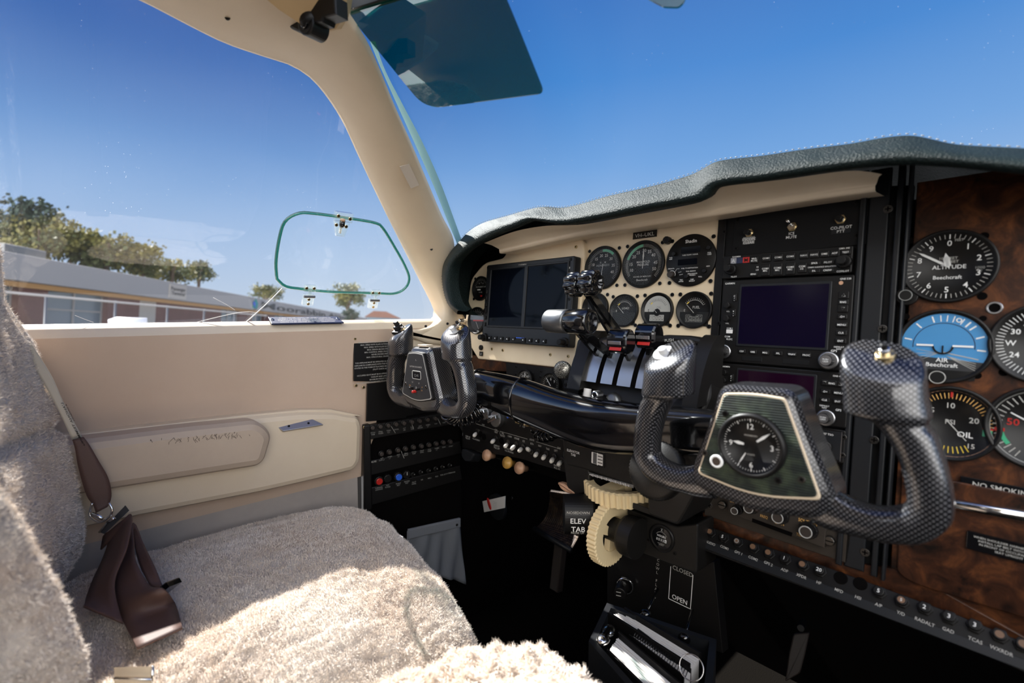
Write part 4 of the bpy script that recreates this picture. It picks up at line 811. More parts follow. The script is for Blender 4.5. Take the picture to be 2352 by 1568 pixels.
# glovebox door and chrome strip
gd = thing('glovebox_door', 'walnut glovebox door at the lower right with chrome strip handle', 'door', atp(PF, 2250, 1240, .003)); GM = gd.matrix_world
q = MB(); P = [uv(GM, x, y, .005) for x, y in ((2072, 1080), (2420, 1150), (2420, 1440), (2100, 1340), (2060, 1315))]; q.prism(rpoly(P, [.002, .002, .002, .01, .012], 4), 0, .006, 'burl', .0012); q.build('door_panel', gd)
q = MB(); a = uv(GM, 2150, 1150, .01); b = uv(GM, 2440, 1203, .01); q.tube([(a[0], a[1], .009), (b[0], b[1], .009)], .0055, 'chrome', 16, sc_=.6); q.build('handle', gd)
def flat_placard(name, label, px, py, w, h, L, off, hh):
    t = thing(name, label, 'placard', atp(PF, px, py, off)); q = MB(); q.prism(rrect(w, h, .0015, 3), 0, .0018, 'black_gloss', .0004); q.build('plate', t); q = MB()
    for i, s in enumerate(L): q.text(s, 0, (len(L)-1)*hh*.78-i*hh*1.6, hh, 'dimwhite', .002)
    q.build('lettering', t)
flat_placard('no_smoking_placard', 'black NO SMOKING placard above the chrome strip', 2304, 1123, .064, .0115, ['NO SMOKING'], .006, .0050)
flat_placard('belt_placard', 'black placard with four lines of small print on the glovebox door', 2318, 1262, .062, .019, ['WHEN SHOULDER HARNESS IS WORN', 'INSTALL LAP BELT WITH BUCKLE', 'IN FRONT OF OCCUPANT AND', 'SEAT UPRIGHT'], .010, .0021)

# ------------------------------------------------------------------ circuit breaker strip under the radios
BM = frame(atp(PF, 1632, 1222, .016).translation, (1, -.02, -.03), (0, .60, .8))
cb = thing('breaker_strip', 'long black strip of round circuit breakers below the walnut panel', 'panel', BM); 
names = [('AUDIO', 1632, 1247), ('COM1', 1664, 1257), ('GPS 1', 1696, 1269), ('COM2', 1730, 1282), ('GPS 2', 1765, 1294), ('ADF', 1802, 1309), ('XPDR', 1841, 1323), ('HF', 1881, 1338), ('MFD', 1927, 1356), ('HSI', 1971, 1372), ('A/P', 2018, 1389), ('Y/D', 2069, 1408), ('RADALT', 2124, 1428), ('GAD', 2178, 1447), ('TCAS', 2240, 1470), ('WXRDR', 2300, 1494)]
brk = [(1632, 1222, ''), (1662, 1234, '5'), (1694, 1244, 'o'), (1731, 1257, ''), (1766, 1270, ''), (1803, 1283, '1'), (1844, 1297, ''), (1883, 1310, '20'), (1930, 1325, 'x'), (1975, 1338, 'x'), (2019, 1358, '5'), (2071, 1379, '5b'), (2124, 1395, '2'), (2180, 1416, '3'), (2239, 1436, '3'), (2296, 1458, ''), (2350, 1480, '')]
q = MB(); P = [uv(BM, x, y, 0) for x, y in ((1612, 1203), (1900, 1302), (2200, 1412), (2440, 1510), (2440, 1580), (2300, 1520), (2000, 1405), (1614, 1262))]; q.prism(P, -.004, 0, 'black', .0008); q.build('strip', cb)
q = MB(); P = [uv(BM, x, y, 0) for x, y in ((1613, 1236), (2440, 1548), (2440, 1573), (1614, 1257))]; q.prism(P, 0, .0012, 'charcoal', .0004)
for s, px, py in names:
    x, y = uv(BM, px, py, .001); q.text(s, x, y, .0034, 'dimwhite', .0015, rot=-.02, sx=.9)
q.build('label_strip', cb)
for px, py, s in brk:
    x, y = uv(BM, px, py, .004); q = MB()
    if s == 'x': q.cyl((x, y), .0070, 0, .0015, 'black_matte', 24, .0005)
    else:
        q.cyl((x, y), .0072, 0, .003, 'black', 6, .0005); q.cyl((x, y), .0050, .003, .0085, 'black', 24, .0006); q.disc(.0034, .0087, 'black' if s and s != '5b' and s != 'o' else 'amber', 20, (x, y))
        if s and s != 'o': q.text(s[0:2].replace('b', ''), x, y, .0042 if s != '5b' else .003, 'white', .0090)
        if s == 'o': q.ring(.0018, .0030, .0086, .0092, 'greytext', 20, (x, y))
    q.build('breaker', cb)
# ================================================================== CONTROL BEAM AND YOKES
BY = .565
bm = thing('control_beam', 'thick glossy black control beam crossing between the two yokes', 'control column', Matrix.Translation((-.45, BY, -.15))); Bi = T(.45, -BY, .15)
cl_ = [(-.800, -.140), (-.705, -.146), (-.64, -.150), (-.585, -.155), (-.52, -.1625), (-.465, -.167), (-.42, -.168), (-.37, -.164), (-.32, -.157), (-.26, -.149), (-.21, -.145), (-.16, -.143)]
rv = [.026, .033, .036, .037, .036, .0365, .037, .036, .032, .028, .026, .024]
c3 = cr_([(x, 0, z) for x, z in cl_], 50); r3 = cr_([(x, 0, r*10) for (x, z), r in zip(cl_, rv)], 50)
q = MB(); rows = []
for p, r in zip(c3, r3):
    R_ = r.z/10; row = []
    for k in range(40):
        a = 2*PI*k/40; c, s = math.cos(a), math.sin(a); e = .9-.28/(1+math.exp(-(p.x+.52)*28))
        yy = math.copysign(abs(c)**e, c)*R_*.80; zz = math.copysign(abs(s)**e, s)*R_
        # shallow pressed groove along the bent middle section
        g_ = .12*math.exp(-((a-PI*1.02)/.28)**2)*(1/(1+math.exp(-(p.x+.50)*30)))
        row.append((p.x, BY+yy*(1-g_), p.z+zz))
    rows.append(row)
q.loft(rows, 'black_gloss', closed=True, capped=True); q.build('beam_shell', bm, Bi)
q = MB(); q.tube([(-.590, BY+.0305*math.cos(a), -.1545+.038*math.sin(a)) for a in [2*PI*k/40 for k in range(40)]], .0020, 'black_gloss', 8, True); q.tube([(-.708, BY+.028*math.cos(a), -.146+.0345*math.sin(a)) for a in [2*PI*k/40 for k in range(40)]], .002, 'black', 8, True); q.build('clamp_band', bm, Bi)
q = MB(); q.cyl((0, 0), .030, 0, .16, 'black', 32, M=frame((-.46, BY+.02, -.165), (1, 0, 0), (0, 0, 1)) @ Matrix.Rotation(PI, 4, 'Y')); q.build('column_tube', bm, Bi)

def yoke(name, label, cx, cz, y, rot, face):
    M = frame((cx, y, cz), (1, 0, 0), (0, 0, 1)) @ Matrix.Rotation(rot, 4, 'Z'); t = thing(name, label, 'yoke', M)
    def sect(c, d, w, h, e=.78, top=0, shear=0):
        """ring round centre c, in-plane half width w across direction d, half depth h"""
        n = Vector((-d[1], d[0])); row = []
        for k in range(28):
            a = 2*PI*k/28; u, v = math.cos(a), math.sin(a); u = math.copysign(abs(u)**e, u); v = math.copysign(abs(v)**e, v)
            row.append((c[0]+n.x*u*w, c[1]+n.y*u*w-shear*v*h, v*h))
        return row
    q = MB()
    for s in (-1, 1):
        #   centre x, z, half width, half depth, direction angle(deg from down), shear
        st = [(-.0955, .0800, .0265, .019, 12, .75), (-.0965, .0780, .0285, .021, 12, .7), (-.0970, .066, .0290, .0225, 8, .5), (-.0985, .052, .0285, .023, 6, .3), (-.0995, .042, .0290, .023, 6, .15), (-.1005, .035, .0285, .0225, 6, .05), (-.1085, .029, .0190, .0190, 7, 0), (-.1155, .020, .0160, .018, 6, 0), (-.1205, .008, .0148, .0175, 5, 0), (-.1250, -.010, .0145, .017, 4, 0), (-.1275, -.028, .0145, .0165, 0, 0), (-.1260, -.042, .0148, .016, -20, 0), (-.1150, -.0535, .0152, .0155, -50, 0), (-.0960, -.0590, .0145, .015, -80, 0), (-.0800, -.0590, .0150, .0145, -92, 0), (-.0660, -.0575, .0175, .014, -95, 0), (-.050, -.053, .020, .012, -95, 0)]
        P = cr_([(a*100, b*100, c*100) for a, b, c, d, e_, f_ in st], 64); Q = cr_([(a*100, b*100, d*100) for a, b, c, d, e_, f_ in st], 64); A_ = cr_([(a*100, b*100, f_) for a, b, c, d, e_, f_ in st], 64)
        rows = []
        for i in range(64):
            p0 = P[max(i-2, 0)]; p1 = P[min(i+2, 63)]; d = Vector((p1.x-p0.x, p1.y-p0.y))
            d = Vector((0, -1)) if P[i].y > 2.6 else d.normalized()
            if 1.0 < P[i].y <= 2.6: d = (Vector((0, -1))*(P[i].y-1)/1.6+d*(2.6-P[i].y)/1.6).normalized()
            row = sect((P[i].x/100, P[i].y/100), d, P[i].z/100, Q[i].z/100, .80, shear=A_[i].z)
            if P[i].y > 4: row = [(x, yy+.20*(x+.0955)*(P[i].y-4)/4, z) for x, yy, z in row]
            rows.append([(s*x, yy, z) for x, yy, z in row])
        first = rows[0]; c0_ = [sum(p[k] for p in first)/28 for k in range(3)]
        rows = [[tuple(c0_[k]+(p[k]-c0_[k])*.90 for k in range(3)) for p in first]]+rows
        rows[0] = [(x, yy+.0022, z) for x, yy, z in rows[0]]
        q.loft(rows, 'carbon', closed=True, capped=True)
    hub = rpoly([(-.034, .052), (.034, .052), (.047, .010), (.068, -.044), (.058, -.064), (0, -.073), (-.058, -.064), (-.068, -.044), (-.047, .010)], .012, 4)
    q.prism(hub, -.024, .017, 'carbon', .009)
    yk = q.build('handle_frame', t)
    q = MB(); q.cyl((0, -.012), .026, -.066, -.022, 'black_gloss', 28); q.build('hub_shaft', t)
    face(t)
    # grip top buttons
    return t
def trap(s=1.0, dz=0, n=5):
    return rpoly([(-.0285*s, .044*s+dz), (0, .0465*s+dz), (.0285*s, .044*s+dz), (.0575*s, -.044*s+dz), (0, -.0555*s+dz), (-.0575*s, -.044*s+dz)], [.004, .02, .004, .006, .03, .006], n)
def cap_button(t, x, y, kind):
    B = T(x, y, -.002) @ Matrix.Rotation(-.95, 4, 'X'); q = MB()
    if kind == 'round': q.cyl((0, 0), .0125, -.002, .0022, 'satin', 32, .0008, M=B, sm=False); q.cyl((0, 0), .0052, .002, .0085, 'satin', 24, .0008, M=B); n = 'push_button'
    elif kind == 'switch': q.cyl((0, 0), .0070, -.002, .003, 'brass', 24, .001, M=B); q.cyl((0, 0), .0038, .003, .008, 'chrome', 18, .0005, M=B); q.cyl((0, 0), .0026, .008, .013, 'black', 14, .0008, M=B); n = 'toggle_switch'
    elif kind == 'hat': q.box((0, 0, .002), (.026, .022, .006), 'black', .001, B); q.box((0, .002, .008), (.016, .012, .009), 'black', .001, B); q.box((0, .004, .016), (.012, .006, .010), 'black', .001, B); n = 'trim_switch'
    q.build(n, t)
def clock_face(t):
    q = MB(); q.prism(trap(1.0), .012, .0182, 'trim', .001); b_ = q.build('border_trim', t); b_['label'] = 'cream border line'
    q = MB(); q.prism(trap(.955), .016, .0190, 'ribplate', .0008); q.build('cover_plate', t)
    c = (-.001, -.004); g = MB(); g.lathe([(.0315, .018), (.0315, .023), (.0295, .0255), (.0275, .0255), (.0262, .0215)], 'black', 56, c=c); co = g.build('clock', t); co['label'] = 'round black analogue clock'
    g = MB(); g.disc(.0268, .0212, 'brown', 48, c)
    cx, cy = c
    for k in range(60):
        a = 6*k; p = g.pl(a, .0255); p2 = g.pl(a, .0225 if k % 5 == 0 else .0240); g.line((p[0]+cx, p[1]+cy), (p2[0]+cx, p2[1]+cy), .0008 if k % 5 == 0 else .0004, .0216, 'white')
    for s, a in (('12', 0), ('3', 90), ('6', 180), ('9', 270)): p = g.pl(a, .0182 if s == '12' else .0190); g.text(s, p[0]+cx, p[1]+cy, .0052, 'white', .0216)
    g.text('WAKMANN', cx, cy+.0095, .0016, 'dimwhite', .0216); g.text('8 DAYS', cx, cy-.009, .0015, 'dimwhite', .0216)
    g.poly([(cx-.0011, cy+.0255), (cx+.0011, cy+.0255), (cx, cy+.0225)], .0217, 'white'); g.build('clock_dial', co)
    nd = MB(); 
    for a, l, r0, w in ((52, .0232, .0075, .0014), (-83, .0170, .0060, .0017), (210, .0235, .0090, .0007)):
        Rm = T(cx, cy, 0) @ Matrix.Rotation(-math.radians(a), 4, 'Z'); nd.poly([(-w*.6, r0), (w*.6, r0), (w, (r0+l)/2), (0, l), (-w, (r0+l)/2)], .0226, 'white', Rm)
    nd.build('clock_hands', co); g = MB(); g.disc(.0266, .0240, 'dialglass', 40, c); g.build('clock_glass', co)
    g = MB(); g.cyl((-.0325, -.0245), .0062, .019, .027, 'alu', 24, .0008); g.ring(.0040, .0066, .0255, .0275, 'white', 24, (-.0325, -.0245)); g.disc(.0042, .0272, 'brown', 20, (-.0325, -.0245)); g.build('winding_knob', co)
    screws(t, [(-.026, .0235), (.0225, -.0335)], SCREWB, .019); screws(t, [(-.0475, -.020), (.042, -.0285)], SCREW, .019)
    cap_button(t, -.1045, .0805, 'round'); cap_button(t, .0990, .0835, 'switch')
def timer_face(t):
    q = MB(); q.prism(trap(.96), .012, .024, 'black', .001); q.build('timer_case', t)
    q = MB(); q.prism(trap(.92), .0235, .0245, 'dimwhite', .0002); b_ = q.build('border_trim', t); b_['label'] = 'thin cream border line'
    q = MB(); q.prism(trap(.885), .024, .0250, 'dialgrey', .0003)
    P = rrect(.030, .0150, .003, 4, .004, .000); q.tube([(x, y, .0252) for x, y in P], .0006, 'dimwhite', 5, True); q.prism(rrect(.022, .0105, .001, 2, .004, -.0005), .0250, .0256, 'screen'); q.text('12:41', .004, -.0005, .0055, 'greytext', .0258)
    for s, x, y, h in (('B....', .004, .0285, .0028), ('DAVTRON CHRONOMETER', .002, .0155, .0030), ('FLT', -.011, -.0145, .0026), ('SET', .012, -.0150, .0026), ('SEL', .002, -.0230, .0026)): q.text(s, x, y, h, 'dimwhite', .0253, sx=.8)
    for s, x, y, h in (('RUN', -.0205, -.0215, .0026), ('RST', -.0215, -.0275, .0026), ('UP', .0225, -.0215, .0026), ('DN', .0215, -.0275, .0026)): q.text(s, x, y, h, 'orange', .0253, sx=.8)
    q.build('cover_plate', t)
    for x, y, m in ((-.0105, -.0255, 'black'), (-.0010, -.0315, 'red'), (.0125, -.0255, 'black')): q = MB(); q.cyl((x, y), .0026, .025, .033, m, 16, .001); b_ = q.build('push_button', t); b_['label'] = m+' button'
    screws(t, [(-.036, -.020), (.036, -.020)], SCREW, .025)
    q = MB(); q.box((.004, .0545, .004), (.030, .004, .016), 'trim', .0008); q.build('tape_strip', t)
    cap_button(t, -.1045, .0815, 'hat'); cap_button(t, -.086, .0855, 'switch'); cap_button(t, .0905, .0830, 'round'); cap_button(t, .108, .0895, 'switch')
yoke('control_yoke', 'carbon-weave control yoke with round analogue clock, right and nearest', -.1775, -.1255, .497, math.radians(2.5), clock_face)
yoke('control_yoke', 'carbon-weave control yoke with digital timer, left one beside the wall', -.7850, -.1215, .497, math.radians(1.5), timer_face)
# coiled leads
def coil(name, label, P, r, turns, w):
    c = cr_(P, turns*14); q = []
    for i, p in enumerate(c):
        t = (c[min(i+1, len(c)-1)]-c[max(i-1, 0)]).normalized(); x = t.cross(Vector((0, 0, 1))).normalized(); y = t.cross(x); a = 2*PI*i/14; q.append(p+x*math.cos(a)*r+y*math.sin(a)*r)
    b = MB(); b.tube(q, w, 'black_gloss', 8); o = b.build(name); tag(o, label, 'cable')
coil('coiled_cord', 'black coiled cord hanging under the left yoke', [ony(1030, 945, .50), ony(1048, 957, .52), ony(1078, 955, .54), ony(1104, 940, .56)], .0155, 10, .0028)
coil('coiled_cord', 'black coiled cord below the control beam above the switch row', [ony(1228, 985, .63), ony(1240, 1002, .63), ony(1262, 1002, .63), ony(1285, 985, .63)], .0085, 7, .0020)
b = MB(); b.tube(cr_([ony(1285, 985, .63), ony(1230, 962, .62), ony(1330, 1015, .60), ony(1440, 1030, .57), ony(1500, 1030, .55)], 40), .0022, 'black_gloss', 8); o = b.build('loose_cable'); tag(o, 'thin black cable running along the underside of the control beam', 'cable')

# ================================================================== THROTTLE QUADRANT
QF = frame((-.46, .66, -.09), (1, 0, 0), (0, .35, 1))
qd = thing('throttle_quadrant', 'black throttle quadrant housing with slotted silver placards', 'quadrant', QF)
def quv(px, py, off=0): return uv(QF, px, py, off)
q = MB(); P = [quv(x, y, .03) for x, y in ((1318, 772), (1345, 770), (1372, 782), (1590, 800), (1620, 815), (1625, 905), (1600, 960), (1340, 905), (1300, 860))]
q.prism(rpoly(P, .008, 4), -.05, .020, 'housing', .004); q.build('housing_box', qd)
# curved lever sector with bright strips between slots
q = MB(); ar_ = [(.045*math.cos(a), .062*math.sin(a)) for a in [math.radians(k) for k in range(-10, 100, 6)]]
def sector(x0, x1, m, k=1.0):
    rows = [[(x, -.045+.075*math.sin(a)*k+.012, .020+.030*math.cos(a)*k-.012) for x in (x0, x1)] for a in [math.radians(d) for d in range(-5, 105, 8)]]
    q.loft(rows, m, sm=True)
xL = quv(1345, 850, .04)[0]; xR = quv(1480, 870, .04)[0]; xE = quv(1600, 850, .04)[0]
for (a, b), m in zip(((0, .22), (.30, .50), (.58, .80), (.88, 1.0)), ('alu', 'alu', 'alu', 'alu')): sector(xL+(xR-xL)*a, xL+(xR-xL)*b, m, 1.03)
q.build('slot_placard', qd)
q = MB(); sector(xL-.006, xE, 'black_matte', 1.0); q.build('sector_cover', qd)
for (px0, px1) in ((1315, 1345), (1585, 1620)):
    q = MB()
    a = quv(px0, 850, .04)[0]; b = quv(px1, 850, .04)[0]
    rows = [[(x, -.045+.088*math.sin(g_)+.012, .020+.038*math.cos(g_)-.012) for x in (a, b)] for g_ in [math.radians(d) for d in range(-15, 110, 8)]]
    q.loft(rows, 'housing', sm=True); q.add([(a, -.033, -.02)]+[r[0] for r in rows], [tuple(range(len(rows)+1))], 'housing'); q.add([(b, -.033, -.02)]+[r[1] for r in rows], [tuple(range(len(rows)+1))], 'housing'); q.build('side_cheek', qd)
q = MB(); q.text('PULL', xL+.012, .030, .004, 'greytext', .046); q.text('M', quv(1523, 796, .03)[0], quv(1523, 796, .03)[1], .008, 'dimwhite', .0215); q.build('lettering', qd)
tp = thing('quadrant_cover', 'grey-black top cover of the quadrant behind the red-tipped levers', 'cover', PF @ T(-.38, -.075, .02)); M_ = tp.matrix_world
q = MB(); P = [uv(M_, x, y, .03) for x, y in ((1500, 775), (1525, 768), (1585, 770), (1620, 778), (1625, 830), (1500, 815))]; q.prism(rpoly(P, .006), 0, .03, 'housing', .006); q.text('PUSH\nRICH', *uv(M_, 1537, 781, .03), .0045, 'dimwhite', .0302, rot=.15); q.build('cover', tp)
# levers
def lever(name, label, knob_px, base_px, depth_k, y_b, build, group, w=.006, wide=.012):
    k = dep(*knob_px, depth_k); bp = ony(*base_px, y_b)
    t = thing(name, label, 'lever', Matrix.Translation(bp), group); L = k-bp; q = MB()
    mid = L*.5+Vector((0, -.004, .004)); rows = []
    side_ = Vector((1, 0, 0)); 
    for f_ in (0, .25, .5, .75, .97):
        c = L*f_+Vector((0, -.006, .004))*math.sin(PI*f_); n = L.cross(side_).normalized(); a_ = side_*w/2; b_ = n*wide/2*(1.15-.3*f_)
        rows.append([c-a_-b_, c+a_-b_, c+a_+b_, c-a_+b_])
    q.loft(rows, 'black_gloss', closed=True, sm=False, capped=True); q.build('lever_arm', t); build(t, L); return t
XR = Matrix.Rotation(PI/2, 4, 'Y')
def k_thr(sx_, m):
    def f(t, L):
        q = MB(); M = Matrix.Translation(L) @ XR; l = .043
        a, b = (0, l) if sx_ > 0 else (-l, 0)
        q.lathe([(0, a), (.017, a), (.0190, a+.002), (.0192, b-.004), (.0175, b-.001), (.014, b), (.0125, b-.002), (0, b-.003)] if sx_ > 0 else [(0, a), (.0165, a), (.0185, a+.003), (.019, b-.003), (.0175, b), (0, b)], m, 44, M); q.build('knob', t)
    return f
def k_rib(sx_):
    def f(t, L):
        q = MB(); M = Matrix.Translation(L) @ XR; l = .027; a, b = (0, l) if sx_ > 0 else (-l, 0); V = []; n = 72
        prof_ = [(.3, a), (.86, a), (1, a+.003), (1, b-.003), (.86, b), (.62, b), (.55, b-.003), (0, b-.003)] if sx_ > 0 else [(0, a), (.86, a), (1, a+.003), (1, b-.003), (.86, b), (.3, b)]
        rows = []
        for i in range(n):
            th = 2*PI*i/n; R_ = .0185*(1+.085*math.cos(9*th)); rows.append([(r*R_*math.cos(th), r*R_*math.sin(th), z) for r, z in prof_])
        q.loft(rows, 'black_gloss', M=M, closedrow=True); q.build('knob', t)
    return f
def k_mix(t, L):
    q = MB(); M = Matrix.Translation(L) @ XR; V = rpoly([(.020*math.cos(a), .016*math.sin(a)) for a in [PI/8+k*PI/4 for k in range(8)]], .004, 3)
    q.prism(V, -.016, .016, 'black_gloss', .004, M); q.build('knob', t)
    q = MB(); B = Matrix.Translation(L)
    q.box((0, 0, 0), (.017, .007, .001), 'red', .0003, B @ T(0, -.0052, .0150) @ Matrix.Rotation(.42, 4, 'X')); q.box((0, 0, 0), (.020, .005, .001), 'red', .0003, B @ T(0, -.0165, -.0100) @ Matrix.Rotation(1.15, 4, 'X')); q.box((0, 0, 0), (.022, .005, .001), 'chrome', .0003, B @ T(0, -.0188, -.001) @ Matrix.Rotation(PI/2, 4, 'X')); q.build('red_band', t)
G1 = 'engine control levers'
lever('throttle_lever', 'silver cylindrical throttle lever, left of the black cylindrical one', (1306, 738), (1400, 838), .740, .66, k_thr(-1, 'greymetal'), None)
lever('throttle_lever', 'black cylindrical throttle lever with hollow end beside the silver one', (1308, 738), (1440, 845), .736, .66, k_thr(1, 'black_gloss'), None)
lever('propeller_lever', 'ribbed black propeller lever, left of the raised pair', (1338, 652), (1412, 775), .745, .68, k_rib(-1), None)
lever('propeller_lever', 'ribbed black propeller lever with hollow end, right of the raised pair', (1340, 650), (1440, 790), .740, .68, k_rib(1), None)
lever('mixture_lever', 'faceted black mixture lever with red bands, lower left of the pair', (1428, 784), (1465, 850), .705, .66, k_mix, None)
lever('mixture_lever', 'faceted black mixture lever with red top, upper right of the pair', (1492, 772), (1500, 850), .705, .66, k_mix, None)
fk = thing('friction_knob', 'speckled silver friction knob on the left side of the quadrant', 'knob', frame(ony(1293, 849, .635), (.8, .45, 0), (0, .1, 1)))
q = MB(); q.lathe([(.0125, -.016), (.0125, -.004), (.0155, -.001), (.0160, .003), (.013, .0055), (0, .006)], 'speckle', 36); q.build('knob', fk)
# flaps plate, small fittings and round metal cover
fp = thing('flaps_panel', 'small black FLAPS plate with dark toggle under the quadrant', 'panel', frame(ony(1313, 885, .625), (1, 0, 0), (0, .2, 1))); FMx = fp.matrix_world
q = MB(); q.prism(rrect(.036, .015, .002, 3), -.004, 0, 'black', .0006); q.text('FLAPS', .0, -.0005, .0056, 'white', .0003); q.build('plate', fp); screws(fp, [(-.014, 0), (.014, -.0)], SCREWB)
x, y = uv(FMx, 1352, 893, .005); q = MB(); q.cyl((x, y-.004), .0065, -.004, .003, 'black', 18, .001); q.tube([(x, y-.004, .002), (x-.002, y-.010, .014)], [.0025, .0040], 'charcoal', 12); q.build('flap_switch', fp)
sb = thing('gear_cover', 'round grey metal cover with cylindrical boss under the quadrant', 'cover', frame(ony(1418, 925, .63), (1, 0, 0), (0, .45, 1)))
q = MB(); q.cyl((0, -.010), .038, -.006, -.001, 'greymetal', 48, .0015); q.build('disc', sb); q = MB(); q.lathe([(.0135, -.002), (.0135, .012), (.0110, .018), (.0075, .019), (0, .019)], 'greymetal', 36, c=(-.001, 0)); q.build('boss', sb)
q = MB(); q.cyl((0, 0), .0062, -.01, .006, 'paper', 20, .001); q.cyl((0, 0), .008, .002, .006, 'paper', 20, .001); o = q.build('plastic_cap', None, frame(ony(1348, 906, .612), (1, 0, 0), (0, -1, .2))); tag(o, 'small pale plastic cap beside the FLAPS plate', 'cap')
q = MB(); q.cyl((0, 0), .0062, -.01, .004, 'alu', 24, .0008); q.ring(.0035, .0062, .004, .006, 'chrome', 24); q.disc(.0036, .0045, 'black', 16); o = q.build('metal_fitting', None, frame(ony(1370, 906, .60), (1, 0, 0), (0, 0, 1))); tag(o, 'small chrome ring fitting right of the pale plastic cap', 'fitting')
x, y = uv(PF, 1601, 922, .02); q = MB(); q.prism(rpoly([(-.014, -.012), (.014, -.012), (.017, .004), (0, .014), (-.014, .010)], .005), -.01, .002, 'black_gloss', .001); q.cyl((0, -.002), .004, .002, .004, 'buff', 20); o = q.build('fuel_tab', None, at(PF, x, y, .02)); tag(o, 'small black tab with brass dot between the quadrant and the radio knob', 'fitting')

# ================================================================== PEDESTAL
PY = .60
XF = frame((-.42, PY, -.29), (1, 0, 0), (0, .02, 1))
pd = thing('pedestal', 'black control pedestal housing below the beam with trim wheel slot', 'pedestal', XF)
def puv(px, py, off=0): return uv(XF, px, py, off)
q = MB()
P = [puv(x, y) for x, y in ((1284, 955), (1300, 1000), (1420, 1045), (1640, 1045), (1640, 1090), (1500, 1100), (1500, 1165), (1345, 1115), (1345, 1078), (1300, 1070))]
P = [puv(x, y) for x, y in ((1284, 945), (1650, 1000), (1645, 1085), (1488, 1132), (1345, 1080), (1296, 1068))]; q.prism(rpoly(P, .008, 4), -.10, 0, 'housing', .004)
P = [puv(x, y) for x, y in ((1288, 1035), (1352, 1062), (1352, 1128), (1320, 1140), (1300, 1122))]; q.prism(rpoly(P, .006, 4), -.10, -.002, 'housing', .003)
P = [puv(x, y) for x, y in ((1346, 1118), (1495, 1172), (1492, 1185), (1346, 1132))]; q.prism(P, -.10, -.004, 'housing', .001)
P = [puv(x, y) for x, y in ((1488, 1090), (1600, 1075), (1600, 1135), (1560, 1207), (1488, 1182))]; q.prism(rpoly(P, .008, 4), -.10, .002, 'housing', .004)
q.build('housing_box', pd)
P = [puv(x, y) for x, y in ((1345, 1076), (1492, 1125), (1492, 1180), (1345, 1132))]; q = MB(); q.prism(P, -.10, -.045, 'black_matte'); q.build('slot_recess', pd)
q = MB(); P = [puv(x, y, .001) for x, y in ((1350, 1083), (1455, 1113), (1455, 1121), (1358, 1092))]; q.prism(P, 0, .0015, 'greymetal', .0003); 
for i in range(26): a = Vector(P[0]).lerp(Vector(P[1]), .06+i*.034)+Vector((0, -.0032)); q.box((a.x, a.y, .0017), (.0012, .0020+.001*(i*7 % 3), .0002), 'white')
q.build('wheel_placard', pd)
q = MB(); x, y = puv(1317, 1038); q.text('ELEVATOR\nTAB', x, y+.001, .0040, 'white', .0004, rot=-.0); x, y = puv(1373, 1053); q.build('lettering', pd)
q = MB(); q.prism(rrect(.028, .024, .002, 3, x, y), 0, .0015, 'black', .0005); q.prism(rrect(.022, .018, .001, 2, x, y), .0015, .0020, 'paper'); q.box((x+.001, y, .0022), (.001, .020, .0005), 'white'); 
for s in (-1, 0, 1): q.box((x+.006, y+s*.005, .0021), (.009, .0012, .0003), 'black'); 
q.box((x-.004, y, .0021), (.007, .017, .0003), 'greymetal'); q.build('tab_indicator', pd)
x, y = puv(1322, 1008); q = MB(); q.box((x, y, .001), (.024, .014, .002), 'black'); q.box((x+.002, y-.001, .0022), (.010, .006, .0004), 'dimwhite'); q.build('upper_indicator', pd)
def gear(name, label, M, R, r0, w, n, m, spokes=0):
    t = thing(name, label, 'wheel', M); q = MB(); rows = []; N = n*8
    for i in range(N):
        th = 2*PI*i/N; R_ = R*(1+.022*min(.7, math.cos(n*th))); rows.append([(r0*math.cos(th), r0*math.sin(th), -w*.8), (R_*.95*math.cos(th), R_*.95*math.sin(th), -w), (R_*math.cos(th), R_*math.sin(th), -w*.85), (R_*math.cos(th), R_*math.sin(th), w*.85), (R_*.95*math.cos(th), R_*.95*math.sin(th), w), (r0*math.cos(th), r0*math.sin(th), w*.8)])
    q.loft(rows, m, closed=True, sm=False, closedrow=True)
    for k in range(spokes): a = 2*PI*k/spokes+.5; q.box((r0*.5*math.cos(a), r0*.5*math.sin(a), 0), (r0*1.15, r0*.5, w*1.2), m, .001, Matrix.Rotation(0, 4, 'Z')) if False else q.prism([(r0*.25*math.cos(a-.9), r0*.25*math.sin(a-.9)), (r0*1.05*math.cos(a-.28), r0*1.05*math.sin(a-.28)), (r0*1.05*math.cos(a+.28), r0*1.05*math.sin(a+.28)), (r0*.25*math.cos(a+.9), r0*.25*math.sin(a+.9))], -w*.6, w*.6, m)
    q.cyl((0, 0), r0*.35, -w*1.4, w*1.4, m, 28, .001); q.build('rim', t); return t
c = ony(1430, 1110, PY+.055)
gear('trim_wheel', 'cream ribbed trim wheel lying flat in the pedestal slot', Matrix.Translation((c.x+.008, PY+.050, c.z+.004)) @ Matrix.Rotation(.12, 4, 'X'), .066, .050, .0125, 44, 'ivory', 3)
c = dep(1401, 1222, .745)
gear('trim_wheel', 'cream toothed elevator trim wheel standing upright below the pedestal', frame(c, (0, 1, 0), (0, 0, 1)), .049, .027, .0085, 44, 'ivory', 3)
c2 = dep(1338, 1180, .77); dr = thing('elevator_drum', 'black drum marked ELEV TAB left of the upright trim wheel', 'drum', frame(c2, (.6, .6, .0), (0, -.1, 1)))
q = MB(); q.cyl((0, 0), .031, -.030, .018, 'black', 48, .004, M=Matrix.Rotation(PI/2, 4, 'Y')); q.build('drum_body', dr)
